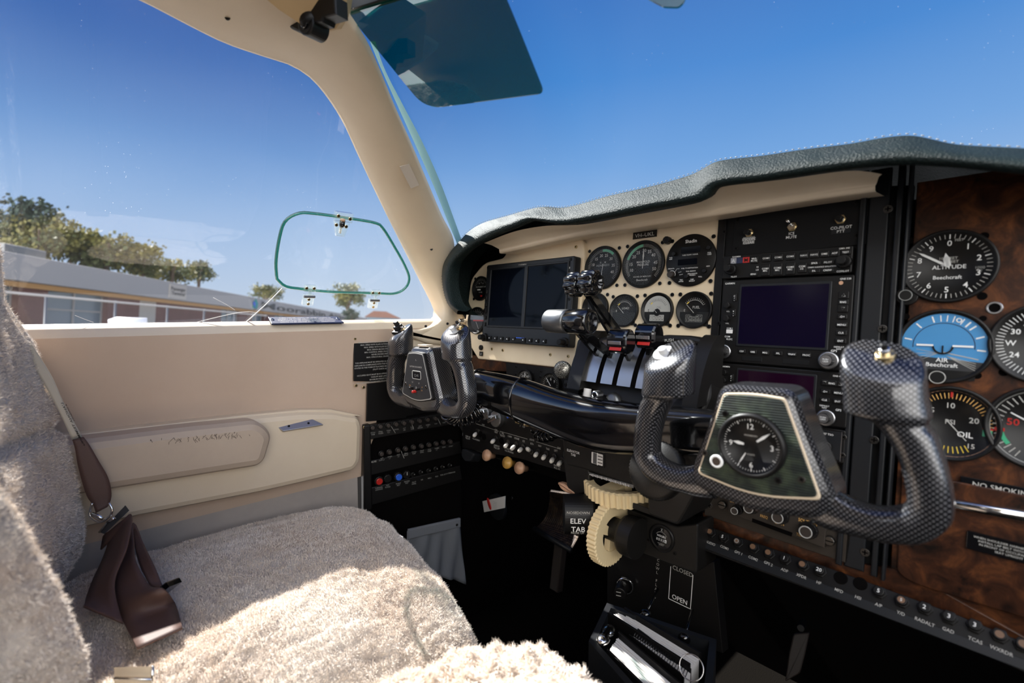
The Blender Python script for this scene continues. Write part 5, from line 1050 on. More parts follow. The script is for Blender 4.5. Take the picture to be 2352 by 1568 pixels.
q = MB(); D_ = T(-.010, .000, .0334); q.text('NOSEDOWN', 0, .017, .0042, 'dimwhite', 0, M=D_ @ T(0, 0, -.004)); q.text('ELEV', 0, .0055, .0082, 'white', .0, M=D_); q.text('TAB', 0, -.008, .0082, 'white', .0, M=D_); q.text('NOSE UP', 0, -.0165, .0036, 'dimwhite', 0, M=D_ @ T(0, 0, -.005)); q.build('lettering', dr)
c3_ = dep(1428, 1222, .735); q = MB(); q.cyl((0, 0), .030, -.030, -.004, 'housing', 44, .006); q.cyl((0, 0), .018, -.01, .024, 'housing', 36, .002); o = q.build('wheel_hub', None, frame(c3_, (0, 1, 0), (0, 0, 1)) @ Matrix.Rotation(PI, 4, 'Y') @ T(0, 0, -.0)); tag(o, 'black round hub between the upright trim wheel and the hour meter box', 'hub')
kb = ony(1508, 1078, .535); kt = thing('aileron_trim_knob', 'large black trim knob with ribbed rim under the left grip of the right yoke', 'knob', frame(kb, (1, 0, 0), (0, .35, 1)))
q = MB(); q.lathe([(.020, -.03), (.022, -.012), (.036, -.010), (.038, -.004), (.0375, .004), (.034, .008), (.012, .014), (0, .014)], 'housing', 108, rib=(2, .035)); q.build('knob', kt)
# hour meter
HF = frame(ony(1520, 1235, .63), (1, 0, 0), (0, .05, 1))
hm = thing('hour_meter', 'black hour meter box reading 05326 under the pedestal', 'meter', HF)
q = MB(); P = [uv(HF, x, y) for x, y in ((1440, 1167), (1490, 1187), (1553, 1209), (1603, 1202), (1601, 1318), (1443, 1258))]; q.prism(rpoly(P, .005, 4), -.06, 0, 'housing', .002); q.build('case', hm)
q = MB(); q.lathe([(.0205, 0), (.0205, .0015), (.0165, .0020), (.0155, .0008)], 'black', 44); q.disc(.016, .0009, 'black_gloss', 40); q.arc(.0098, .0102, -58, 58, 'dimwhite', .0012, (0, -.001)); q.text('HOURS', 0, .0028, .0030, 'white', .0012)
for i, s in enumerate('05326'): q.box((-.0068+i*.0034, -.0028, .0011), (.0030, .0046, .0002), 'white' if i == 4 else 'dialgrey'); q.text(s, -.0068+i*.0034, -.0028, .0032, 'black' if i == 4 else 'white', .0014)
q.text('ELECTRONIC\nQUARTZ', 0, -.0085, .0013, 'dimwhite', .0012); q.tube([(-.0014, .0100, .0012), (.0014, .0100, .0012), (-.0014, .0145, .0012), (.0014, .0145, .0012)], .0002, 'white', 4, True); q.build('meter_face', hm)
screws(hm, [(-.0215, -.010), (.0215, -.0150)], SCREWB)
# cowl flap placards and levers
CF = frame(ony(1540, 1350, .70), (1, 0, 0), (0, .12, 1))
cf = thing('cowl_flap_console', 'black cowl flap panel marked OPEN and CLOSED below the hour meter', 'panel', CF)
q = MB(); P = [uv(CF, x, y) for x, y in ((1395, 1240), (1640, 1290), (1660, 1500), (1395, 1410))]; q.prism(P, -.02, 0, 'black', .001); q.build('plate', cf)
q = MB()
x, y = uv(CF, 1509, 1322)
for i, ch in enumerate('COWL FLAPS'): q.text(ch, x, y+.026-i*.0068, .0045, 'dimwhite', .0003)
a, b, c, d = [uv(CF, *p) for p in ((1541, 1300), (1536, 1374), (1586, 1398), (1592, 1320))]
for m_, n_ in ((a, b), (b, c), (c, d)): q.line(m_, n_, .0012, .0004, 'white')
x, y = uv(CF, 1561, 1376); q.text('OPEN', x, y, .0072, 'white', .0004, rot=-.0); x, y = uv(CF, 1568, 1311); q.text('CLOSED', x, y, .0066, 'dimwhite', .0004); q.build('lettering', cf)
for i, (k0, k1, nm) in enumerate((((1511, 1352), (1483, 1412), 'left'), ((1590, 1400), (1572, 1466), 'right'))):
    t = thing('cowl_flap_lever', nm+' thin black cowl flap lever with rounded tip above the binder box', 'lever', Matrix.Translation(ony(*k0, .69)), 'cowl flap levers'); p0 = ony(*k0, .69); p1 = ony(*k1, .64)-p0
    q = MB(); q.tube([(0, 0, 0), p1*.5, p1*.9], .0022, 'black_gloss', 8); q.build('lever_arm', t); q = MB(); q.tube([p1*.8, p1*.9, p1, p1*1.1, p1*1.16], [.003, .0075, .0095, .007, .001], 'black_gloss', 12); q.build('knob', t)
lg = thing('lighter_socket', 'black plug in chrome-ringed socket low on the pedestal', 'socket', frame(ony(1436, 1345, .685), (.9, .4, 0), (0, 0, 1)))
q = MB(); q.ring(.0115, .0145, -.002, .002, 'chrome', 32); q.build('ring', lg); q = MB(); q.cyl((-.004, 0), .0105, -.01, .028, 'black', 28, .002); q.box((-.006, .003, .0285), (.008, .001, .0008), 'dimwhite'); q.box((-.006, -.003, .0285), (.008, .001, .0008), 'dimwhite'); q.build('plug', lg)
hk = ony(1294, 1120, .60); q = MB(); Hf = frame(hk, (1, 0, 0), (0, .1, 1)); P = [uv(Hf, x, y) for x, y in ((1279, 1107), (1292, 1110), (1306, 1121), (1320, 1132), (1316, 1137), (1298, 1131), (1286, 1122))]; q.prism(rpoly(P, .003, 3), -.012, 0, 'buff', .003); o = q.build('cream_latch', None, Hf); tag(o, 'small tan curved latch at the lower left corner of the pedestal', 'latch')

# ================================================================== LEFT SUBPANEL WITH SWITCHES
SPF = frame(atp(PF, 1180, 1000, .022).translation, (1, 0, 0), (0, S, 1))
ss = thing('switch_subpanel', 'black lower subpanel with a row of white-tipped toggle switches', 'panel', SPF)
def suv(px, py, off=0): return uv(SPF, px, py, off)
q = MB(); P = [suv(x, y) for x, y in ((1062, 905), (1300, 950), (1300, 1085), (1190, 1052), (1062, 1028))]; q.prism(P, -.02, 0, 'black', .001); q.build('plate', ss)
q = MB()
for s, px, py, h in (('PITOT\nHEAT', 1098, 990, .0038), ('FUEL\nVENT', 1140, 989, .0038), ('TAIL\nFLOOD', 1155, 997, .0038), ('CABIN', 1171, 1004, .0038), ('STROBE', 1187, 1009, .0038), ('ICE', 1203, 1015, .0038), ('BCN', 1222, 1021, .0038), ('NAV', 1240, 1026, .0038), ('TAXI', 1258, 1033, .0038), ('LEFT', 1277, 1037, .0038), ('LDG', 1284, 1031, .0038), ('LIGHTS', 1222, 1012, .0036), ('LDNG', 1110, 977, .003), ('START', 1124, 942, .0035), ('OFF', 1136, 945, .0035), ('BOTH', 1120, 933, .0033), ('CABIN AIR\nPULL OFF', 1075, 1004, .0034), ('PULL INCREASE', 1094, 1011, .0034), ('DEFROST\nPULL OFF', 1142, 1026, .0036), ('PILOT AIR\nPULL INCREASE', 1170, 1034, .0034), ('PARK BRK\nPULL ON', 1280, 1072, .0034), ('2     1 LO', 1200, 981, .0035)):
    x, y = suv(px, py); q.text(s, x, y+.002, h, 'dimwhite', .0005, rot=-.0, sx=.8)
for a, b in (((1080, 968), (1146, 990)), ((1080, 968), (1080, 974)), ((1149, 990), (1212, 1008)), ((1232, 1014), (1288, 1031)), ((1149, 990), (1149, 998)), ((1063, 994), (1063, 1000)), ((1135, 1020), (1135, 1028))): q.line(suv(*a), suv(*b), .0006, .0005, 'dimwhite')
q.build('lettering', ss)
tw = [(1090, 999, 1098, 991), (1131, 1014, 1140, 1006), (1161, 1024, 1169, 1015), (1177, 1029, 1187, 1020), (1194, 1034, 1203, 1026), (1212, 1031, 1222, 1037), (1230, 1045, 1238, 1036), (1248, 1051, 1256, 1042), (1267, 1058, 1275, 1048), (1284, 1065, 1292, 1056)]
for a, b, c, d in tw:
    x, y = suv(c, d); k = uv(SPF, a, b, .020); q = MB(); q.cyl((x, y), .0058, 0, .003, 'darkmetal', 18, .0006); q.tube([(x, y, .002), Vector((x, y, .002)).lerp(Vector((k[0], k[1], .020)), .5)], .0020, 'chrome', 10)
    d_ = (Vector((k[0], k[1], .020))-Vector((x, y, .002))).normalized(); kk = Vector((k[0], k[1], .020)); q.tube([kk-d_*.010, kk-d_*.008, kk-d_*.002, kk+d_*.004, kk+d_*.0055], [.0030, .0040, .0044, .0036, .001], 'knobwhite', 14); q.build('toggle_switch', ss)
for px, py in ((1112, 1003), (1152, 1012), (1104, 997)): x, y = suv(px, py); q = MB(); q.cyl((x, y), .0070, 0, .0008, 'black_matte', 24, .0003); q.build('blank_plug', ss)
for px, py, r in ((1112, 948, .0155), (1138, 962, .0175)):
    x, y = suv(px, py, .01); q = MB(); q.cyl((x, y), r, 0, .012, 'alu', 36, .002); q.box((x, y, .017), (r*1.7, r*.42, .012), 'chrome', .002, T(x, y, 0) @ Matrix.Rotation(.5, 4, 'Z') @ T(-x, -y, 0)); q.cyl((x-.010, y+.004), .004, .012, .026, 'chrome', 18, .001); q.build('magneto_switch', ss)
for px, py in ((1190, 968), (1209, 974)): x, y = suv(px, py, .01); q = MB(); q.cyl((x, y), .0050, 0, .010, 'brass', 18, .001); q.cyl((x, y), .0032, .010, .016, 'brass', 14, .0008); q.build('button', ss)
q = MB(); x, y = suv(1168, 957); q.cyl((x, y), .0028, 0, .003, 'blue', 14); q.build('blue_lamp', ss)
x, y = suv(1103, 812)
KM = None
for (px, py), m, lb in (((1117, 1045), 'buff', 'tan pull knob under the subpanel, leftmost of three'), ((1164, 1062), 'ochre', 'mustard-coloured pull knob under the subpanel, middle of three'), ((1192, 1074), 'buff', 'tan pull knob under the subpanel, rightmost of three')):
    M = frame(ony(px, py, .655), (1, -.02, -.12), (0.05, .3, 1)); t = thing('pull_knob', lb, 'knob', M, None); q = MB(); q.lathe([(.007, -.022), (.0075, -.010), (.0115, -.006), (.0128, -.001), (.0118, .002), (.0070, .0028), (.0065, .0045), (0, .005)], m, 36); q.build('knob', t)
    q = MB(); q.cyl((0, 0), .004, -.05, -.020, 'darkmetal', 14); q.build('shaft', t)
q = MB(); Pp = frame(ony(1078, 1047, .65), (1, 0, 0), (0, .3, 1)); q.prism(rpoly([(-.026, .012), (.022, .010), (.014, -.008), (-.006, -.014), (-.022, -.006)], .006), -.02, .006, 'charcoal', .003); o = q.build('brake_handle', None, Pp); tag(o, 'dark grey parking brake handle left of the tan pull knobs', 'handle')
# ================================================================== SIDE BREAKER CONSOLE
KF = frame(onx(838, 978, -.985), (.19, .98, 0), (0, 0, 1))
kc = thing('side_console', 'black three-row knob and breaker console at the front of the left wall', 'panel', KF)
def kuv(px, py, off=0): return uv(KF, px, py, off)
q = MB(); P = [kuv(x, y) for x, y in ((834, 972), (1060, 940), (1066, 1180), (1062, 1300), (832, 1190))]; q.prism(P, -.09, -.012, 'black_matte', .001)
for y0, y1, y2, y3 in ((966, 1003, 940, 970), (1048, 1086, 1010, 1040), (1110, 1155, 1065, 1100)):
    P = [kuv(x, y) for x, y in ((845, y0+10), (845, y1+6), (1060, y3), (1055, y2+3))]; q.prism(P, -.03, .004, 'black', .0015)
P = [kuv(x, y) for x, y in ((833, 975), (849, 973), (853, 1165), (833, 1175))]; q.prism(rpoly(P, .003, 3), -.09, .010, 'black', .003); q.build('case', kc)
q = MB()
R1 = [(205+66*i, 920-9.5*i) for i in range(10)]; R2 = [(280, 1140), (348, 1125), (420, 1110), (483, 1098), (550, 1085), (617, 1075), (680, 1065), (740, 1055), (800, 1045), (858, 1038)]; R3 = [(257, 1365), (330, 1345), (420, 1330), (490, 1312), (550, 1318), (615, 1298), (680, 1285), (740, 1270), (797, 1255), (858, 1240)]
t1 = ['PITCH\nTRIM', 'STALL\nWARN', 'TURN\nCO', 'DOOR', 'ALT\nAIR', 'FUEL\nCAP', 'OAT\nGAUGE', 'CABIN\nLT', 'NAV', 'TAXI']; t2 = ['ALT\nOUT LT', 'CABIN\nLT', 'INST\nLT', 'GEAR\nRELAY', 'COWL\nFLAP', 'PROP\nSYNC', 'FUEL\nPUMP', 'WARN\nLT', 'GEAR', 'START']; t3 = ['SUBPANEL\nLIGHTING', 'INST\nFLOOD', 'FLIGHT\nINST', 'ENGINE\nINST', 'PILOT\nPANEL', 'AVI', 'BUS 1', 'AUX', 'FUEL QTY', 'ALTERNATOR']
for R_, tx, dy in ((R1, t1, 48), (R2, t2, 42), (R3, t3, 62)):
    for (a, b), s in zip(R_, tx): x, y = kuv(800+a*.27427, 730+(b+dy)*.27427, .004); q.text(s, x, y+.002, .0030, 'greytext', .0046, sx=.85)
x, y = kuv(858, 1060, .004); q.text('MUTE', x, y, .0035, 'dimwhite', .0046)
for a, b, c, d in ((898, 978, 908, 994), (943, 966, 950, 985), (1005, 960, 1012, 975), (921, 1035, 928, 1052)): q.line(kuv(a, b, .004), kuv(c, d, .004), .0006, .0046, 'dimwhite')
q.build('lettering', kc)
for j, R_ in enumerate((R1, R2, R3)):
    for i, (a, b) in enumerate(R_):
        x, y = kuv(800+a*.27427, 730+b*.27427, .012); q = MB()
        if j < 2: q.cyl((x, y), .0066, .004, .009, 'black', 24, .001); q.cyl((x, y), .0045, .009, .014, 'sole', 20, .0008); nm = 'breaker'; lb = None
        elif i in (0, 2): q.cyl((x, y), .0105, .004, .014, 'black', 28, .001, rib=(2, .05)); q.cyl((x, y), .0072, .014, .017, 'red' if i == 0 else 'blue', 24, .0008); nm = 'dimmer_knob'; lb = ('red' if i == 0 else 'blue')+' capped knob'
        elif i in (1, 3): q.cyl((x, y), .0092, .004, .014, 'black', 24, .001, rib=(2, .05)); q.box((x, y+.003, .0145), (.0014, .007, .0008), 'dimwhite' if i == 3 else 'black'); nm = 'dimmer_knob'; lb = None
        else: q.cyl((x, y), .0058, .004, .007, 'black', 20, .001); q.tube([(x, y, .006), (x+.001, y+.003, .016)], [.0018, .0026], 'darkmetal', 10); nm = 'toggle_switch'; lb = None
        ko = q.build(nm, kc)
        if lb: ko['label'] = lb
# wall gauge behind the left yoke
og = gauge('wall_gauge', 'small round gauge on the cream wall boss behind the left yoke grip', 956, 818, .0235, .030, lambda q, nd, r: (q.ticks(r*.75, r*.97, 0, 360, 36, .0005, 'dimwhite', .0009), nums(q, [('12', 0), ('3', 90), ('6', 180), ('9', 270), ('4', 120), ('5', 150), ('2', 60)], r*.6, r*.18, 'dimwhite'), needle(nd, 50, r*.7, .0008), needle(nd, 150, r*.5, .0008)), False, bezel='alu', M0=WF)
q = MB(); x, y = uv(WF, 985, 812, .02); P = [uv(WF, a, b, .02) for a, b in ((935, 778), (1018, 776), (1060, 790), (1062, 850), (1000, 862), (925, 860))]; q.prism(rpoly(P, .008, 4), .005, .026, 'trim', .008); o = q.build('gauge_boss', None, WF); tag(o, 'cream moulded boss on the wall carrying the small round gauge', 'boss')
q = MB(); q.cyl((0, 0), .0055, -.012, .008, 'chrome', 18, .001); q.tube([(0, 0, .004), (-.010, -.002, .010)], .0022, 'brass', 8); o = q.build('trim_fastener', None, frame(ony(1060, 737, .69), (1, 0, 0), (0, 0, 1))); tag(o, 'tiny metal fastener between the pillar foot and the lower small round gauge', 'fastener')
q = MB(); q.box((0, 0, 0), (.012, .010, .001), 'black'); q.text('FLAP\nMTR', 0, .001, .0022, 'dimwhite', .0006); o = q.build('tiny_placard', None, atp(PF, 1105, 812, .0125)); tag(o, 'tiny black placard at the lower left corner of the cream panel', 'placard')
q = MB(); q.cyl((0, 0), .0060, 0, .004, 'black', 24, .001); o = q.build('black_plug', None, atp(PF, 1106, 798, .0105)); tag(o, 'round black plug above the tiny placard on the cream panel', 'plug')

# ================================================================== SEATS
def soft_box(c, h, e1, e2, nu, nv, fn, M=None):
    """superellipsoid c, half sizes h, displaced along its normal by fn(point, normal)"""
    def sp(w, e): return math.copysign(abs(w)**e, w)
    V = []; F = []
    for i in range(nv+1):
        ph = -PI/2+PI*i/nv
        for j in range(nu):
            th = 2*PI*j/nu; ct, st, cp_, sp_ = math.cos(th), math.sin(th), math.cos(ph), math.sin(ph)
            p = Vector((h[0]*sp(cp_, e1)*sp(ct, e2), h[1]*sp(cp_, e1)*sp(st, e2), h[2]*sp(sp_, e1)))
            n = Vector((math.copysign(abs(p.x/h[0])**(2/e2-1), p.x)/h[0], math.copysign(abs(p.y/h[1])**(2/e2-1), p.y)/h[1], math.copysign(abs(p.z/h[2])**(2/e1-1), p.z)/h[2]))
            n = n.normalized() if n.length > 1e-9 else Vector((0, 0, 1))
            V.append(Vector(c)+fn(p, n))
    for i in range(nv):
        for j in range(nu): k = (j+1) % nu; F.append((i*nu+j, i*nu+k, (i+1)*nu+k, (i+1)*nu+j))
    q = MB(); q.add(V, F, 'fleece', True, M); return q
def fb(p, s, seed=0, d=4): return noise.fractal(Vector((p.x*s+seed, p.y*s, p.z*s)), .6, 2.1, d, noise_basis='PERLIN_ORIGINAL')
seat = thing('pilot_seat', 'pilot seat with grey-cream sheepskin cover beside the left wall', 'seat', Matrix.Translation((-.72, .15, -.45))); Si = T(.72, -.15, .45)
def cush(p, n):
    x, y = p.x, p.y; q = Vector(p)
    top_ = max(0, n.z)
    q.y += -.10*(x+.27)*max(0, y)/.25          # skewed front edge
    q.z += top_*(.010*math.sin((x+.27)/.54*PI)-.022*max(0, y-.12)*3+.030*max(0, -x-.05)*max(0, min(1, (y+.2)/.4)))
    q.z -= .085*max(0, min(1.2, (x-.075)/.20))**1.6*(1 if n.z > 0 else .4); fold = .012*noise.noise(Vector((x*7+y*2.2, y*2.0, 3)))+.006*noise.noise(Vector((x*15+y*5, y*4, 7)))
    crv = .0022*fb(q, 26, 5)-.0035*max(0, .12-abs(noise.noise(Vector((x*22, y*15, 2)))))*8*(.5+.5*noise.noise(Vector((x*6, y*6, 9))))+.0022*fb(q, 70, 9)+.0014*fb(q, 190, 2, 2)
    return q+n*(fold*(.4+.6*top_)+crv)
q = soft_box((-.700, .187, -.470), (.284, .258, .088), .42, .36, 520, 260, cush); cu = q.build('cushion', seat, Si); cu['label'] = 'sheepskin covered seat cushion'
def backr(p, n):
    q = Vector(p); q.y += (.012+.075*max(0, min(1, (.0-p.z)*2.6))*(1 if p.x > 0 else .3))*math.exp(-((abs(p.x)-.20)/.05)**2)*max(0, n.y)
    for zz in (-.16, .02, .2): q += n*(-.010)*math.exp(-((p.z-zz-.10*p.x)/.010)**2)
    q += n*(.006*noise.noise(Vector((p.x*8, p.y*8, p.z*5)))+.0022*fb(q, 26, 1)+.0022*fb(q, 70, 4)+.0014*fb(q, 190, 2, 2)); return q
Bm = T(-.735, -.165, 0) @ Matrix.Rotation(-.10, 4, 'Z') @ Matrix.Rotation(.15, 4, 'X')
q = soft_box((0, 0, 0), (.245, .085, .40), .40, .45, 340, 360, backr, Bm); q.build('backrest', seat, Si)
q = MB(); q.box((-.72, .17, -.62), (.46, .40, .16), 'trim', .01); q.build('seat_base', seat, Si)
q = MB(); P = [onz(x, y, -.475) for x, y in ((800, 1600), (1108, 1494), (1120, 1506), (1040, 1600))]; q.add([tuple(p) for p in P]+[tuple(p-Vector((0, 0, .05))) for p in P], [(0, 1, 2, 3), (0, 4, 5, 1), (1, 5, 6, 2), (2, 6, 7, 3), (3, 7, 4, 0)], 'trim'); vo = q.build('side_flap', seat, Si); vo['label'] = 'tan vinyl edge under the cushion'
s2 = thing('copilot_seat', 'second seat with curly cream fleece cover at the bottom edge of the picture', 'seat', Matrix.Translation((-.33, .14, -.42)))
def curl(p, n):
    q = Vector(p); d, _ = noise.voronoi(q*46, distance_metric='DISTANCE', exponent=2.5); d2, _ = noise.voronoi(q*110)
    return q+n*(.018*(.75-min(d[0], .75))+.006*(.7-min(d2[0], .7))+.002*fb(q, 120, 3, 2))
c_ = onz(1175, 1500, -.385)
q = soft_box((0, 0, 0), (.125, .16, .060), .62, .75, 520, 260, curl); q.mats[0] = 'curly'; co = q.build('cushion', s2); co['label'] = 'curly cream fleece cover'
S2 = Matrix.Translation((c_.x+.085, c_.y-.135, -.412)) @ Matrix.Rotation(-.1, 4, 'Z'); s2.matrix_world = S2
q = MB(); q.box((0, -.02, -.10), (.20, .26, .10), 'trim', .01); q.build('seat_base', s2)

mat('furhair', (.88, .82, .75), .9, spec=.1, var=(8, .42, (.70, .59, .48))); mat('curlhair', (.88, .80, .71), .9, spec=.1)
def wool(o, m, n, L, w, keep, curl_=.45, seed=1, sc_=150):
    """short wool pile: thin bent tapered blades rooted on the surface, combed into small tufts"""
    me = o.data; nv = len(me.vertices); V = np.empty(nv*3); me.vertices.foreach_get('co', V); V = V.reshape(-1, 3); nf = len(me.polygons)
    N = np.empty(nf*3); me.polygons.foreach_get('normal', N); N = N.reshape(-1, 3); A = np.empty(nf); me.polygons.foreach_get('area', A); Cn = np.empty(nf*3); me.polygons.foreach_get('center', Cn); Cn = Cn.reshape(-1, 3)
    k = keep(Cn, N); rg = np.random.default_rng(seed); p = A*k; p /= p.sum(); idx = rg.choice(nf, n, p=p); s_ = np.sqrt(A[idx])[:, None]
    n_ = N[idx]; a = np.cross(n_, [.3, .5, .8]); a /= np.linalg.norm(a, axis=1)[:, None]; b_ = np.cross(n_, a)
    Q4 = np.empty(nf*4, np.int32); me.loops.foreach_get('vertex_index', Q4); Q4 = V[Q4.reshape(-1, 4)[idx]]; u_, v_ = rg.random((n, 1)), rg.random((n, 1))
    R = (Q4[:, 0]*(1-u_)+Q4[:, 1]*u_)*(1-v_)+(Q4[:, 3]*(1-u_)+Q4[:, 2]*u_)*v_
    def wave(P, k0): return np.sin(P[:, 0]*sc_+k0+2*np.sin(P[:, 1]*sc_*.7+k0))*np.cos(P[:, 1]*sc_*.8+1.7*k0+2*np.sin(P[:, 2]*sc_*.9)+np.sin(P[:, 0]*sc_*.37))
    lean = a*wave(R, 1.)[:, None]+b_*wave(R, 4.)[:, None]; lean = lean*curl_+rg.normal(0, .35, (n, 3))
    l = L*(.5+.8*rg.random((n, 1))); d1 = n_+lean*.6; d1 /= np.linalg.norm(d1, axis=1)[:, None]; d2 = n_*.35+lean*1.2+rg.normal(0, .3, (n, 3)); d2 /= np.linalg.norm(d2, axis=1)[:, None]
    sd = np.cross(d1, rg.normal(0, 1, (n, 3))); sd /= np.linalg.norm(sd, axis=1)[:, None]; sd *= w
    P0 = R-n_*L*.15; P1 = P0+d1*l*.6; P2 = P1+d2*l*.6
    W = np.stack([P0-sd, P0+sd, P1+sd*.8, P1-sd*.8, P2], 1).reshape(-1, 3); i5 = np.arange(n)*5
    m2 = bpy.data.meshes.new('wool_pile'); m2.vertices.add(n*5); m2.vertices.foreach_set('co', W.ravel()); m2.loops.add(n*7); lp_ = np.stack([i5, i5+1, i5+2, i5+3, i5+3, i5+2, i5+4], 1).ravel(); m2.loops.foreach_set('vertex_index', lp_.astype(np.int32))
    m2.polygons.add(n*2); ls = np.stack([np.arange(n)*7, np.arange(n)*7+4], 1).ravel(); m2.polygons.foreach_set('loop_start', ls.astype(np.int32)); m2.materials.append(MT[m]); m2.update(); m2.validate()
    w_ = inst('wool_pile', m2, o); w_['kind'] = 'stuff'
wool(cu, 'furhair', 300000, .0042, .00030, lambda C_, N_: (N_[:, 2] > -.2)*1.)
wool([c for c in seat.children if c.name.startswith('backrest')][0], 'furhair', 210000, .0042, .00030, lambda C_, N_: ((N_[:, 1] > -.1) | (N_[:, 0] > .2))*1., seed=2)
wool(co, 'curlhair', 60000, .0065, .0004, lambda C_, N_: (N_[:, 2] > -.1)*1., 1.6, 3, 230)
# ------------------------------------------------------------------ seat belt
hb = thing('shoulder_belt', 'brown shoulder belt with printed pale label hanging beside the seat back', 'seat belt', Matrix.Translation((-.93, .0, -.2))); Hi = T(.93, 0, .2)
def ribbon(name, parent, Pm, pairs, m='webbing', n=24, th=.0022):
    a = cr_([f(px, py) for (px, py), _, f in pairs], n); b = cr_([f(px, py) for _, (px, py), f in pairs], n)
    q = MB(); q.loft([[x.lerp(y, k/4) for k in range(5)] for x, y in zip(a, b)], m); o = q.build(name, parent, Pm); solid(o, th, 0); return o
def fx(X): return lambda x, y: onx(x, y, X)
def fz(Z): return lambda x, y: onz(x, y, Z)
def fd(D): return lambda x, y: dep(x, y, D)
lo_ = ribbon('belt_label', hb, Hi, [((50, 800), (70, 785), fx(-.90)), ((100, 880), (118, 862), fx(-.90)), ((128, 930), (142, 915), fx(-.90)), ((150, 975), (168, 965), fx(-.90)), ((166, 1012), (190, 1004), fx(-.90))], 'webtag', 14, .0012); lo_['label'] = 'pale printed label'
q = MB(); pA, pB = onx(170, 1003, -.895), onx(130, 925, -.895); LM = frame(pA, pB-pA, (1, 0, .0)); LM = frame(pA, pA-pB, Vector((-1, -.4, -.3)))
TX = -(pA-pB).length*1.0
q.text("L'AHONA TRIMMING", TX+.002, -.0045, .0062, 'black', .0035, 'l', sx=.8); q.text('A DIVISION', TX+.004, -.012, .0035, 'black', .0035, 'l'); q.build('lettering', hb, Hi @ LM)
ribbon('webbing', hb, Hi, [((166, 1010), (192, 1003), fx(-.895)), ((172, 1030), (206, 1022), fx(-.895)), ((178, 1065), (225, 1055), fx(-.895)), ((188, 1105), (248, 1095), fx(-.895)), ((200, 1140), (256, 1128), fx(-.895)), ((214, 1160), (254, 1150), fx(-.895)), ((220, 1178), (247, 1164), fx(-.893))])
q = MB(); q.tube(cr_([dep(x, y, .675) for x, y in ((212, 1155), (206, 1180), (216, 1192), (232, 1198), (252, 1185), (258, 1170), (250, 1155))], 30), .0016, 'chrome', 8); q.tube([dep(x, y, .675) for x, y in ((212, 1180), (236, 1190))], .0028, 'chrome', 8); q.build('buckle_ring', hb, Hi)
lb = thing('lap_belt', 'folded wide brown lap belt webbing lying on the rear of the seat cushion', 'seat belt', Matrix.Translation((-.88, .06, -.36))); Li = T(.88, -.06, .36)
q = MB(); P = [dep(x, y, .69) for x, y in ((228, 1222), (288, 1160), (297, 1172), (240, 1226))]; q.add([tuple(p) for p in P]+[tuple(p*.995) for p in P], [(0, 1, 2, 3), (7, 6, 5, 4), (0, 4, 5, 1), (1, 5, 6, 2), (2, 6, 7, 3), (3, 7, 4, 0)], 'greymetal'); q.tube([dep(228, 1222, .685), dep(256, 1190, .685)], .0016, 'chrome', 8); q.tube([dep(248, 1198, .68), dep(262, 1190, .675)], .0024, 'chrome', 10); q.build('steel_plate', lb, Li)
def fs(x, y): return dep(x, y, min(.70, .362/max(.2, (y-784)/FPX+.0646)))
ribbon('webbing', lb, Li, [((232, 1262), (300, 1196), fd(.675)), ((240, 1225), (296, 1178), fd(.685)), ((250, 1240), (303, 1185), fd(.68)), ((238, 1280), (302, 1200), fd(.655)), ((215, 1330), (290, 1260), fd(.615)), ((198, 1375), (262, 1340), fd(.580)), ((192, 1392), (283, 1432), fd(.550))], n=34)
ribbon('webbing', lb, Li, [((300, 1190), (306, 1206), fd(.68)), ((285, 1255), (308, 1245), fd(.665)), ((264, 1310), (312, 1290), fd(.62)), ((257, 1360), (345, 1345), fd(.59)), ((270, 1405), (375, 1352), fd(.57)), ((290, 1440), (402, 1385), fs), ((316, 1490), (419, 1443), fs)], n=36)
ribbon('webbing', lb, Li, [((306, 1200), (312, 1205), fd(.685)), ((308, 1246), (330, 1248), fd(.675)), ((322, 1300), (350, 1290), fd(.63)), ((345, 1345), (378, 1355), fd(.60))], n=18)
q = MB(); p = dep(377, 1354, .60); q.box((0, 0, 0), (.022, .030, .008), 'black_gloss', .002, frame(p, (.5, -.5, .2), (.3, .6, .5))); q.build('adjuster', lb, Li)
tg = thing('belt_buckle', 'cream and chrome belt buckle at the bottom left in front of the seat back', 'buckle', Matrix.Translation(dep(310, 1552, .47))); P = [dep(x, y, .47) for x, y in ((262, 1532), (350, 1530), (353, 1585), (262, 1590))]; c = dep(310, 1552, .47)
q = MB(); q.add([tuple(p-c) for p in P]+[tuple(p*1.03-c) for p in P], [(0, 1, 2, 3)]+[(i, i+4, (i+1) % 4+4, (i+1) % 4) for i in range(4)], 'trim'); q.build('body', tg)
q = MB(); q.tube([dep(350, 1529, .467)-c, dep(353, 1590, .467)-c], .0014, 'chrome', 8); q.tube([dep(262, 1557, .467)-c, dep(351, 1560, .467)-c], .0012, 'chrome', 8); q.build('chrome_edge', tg)

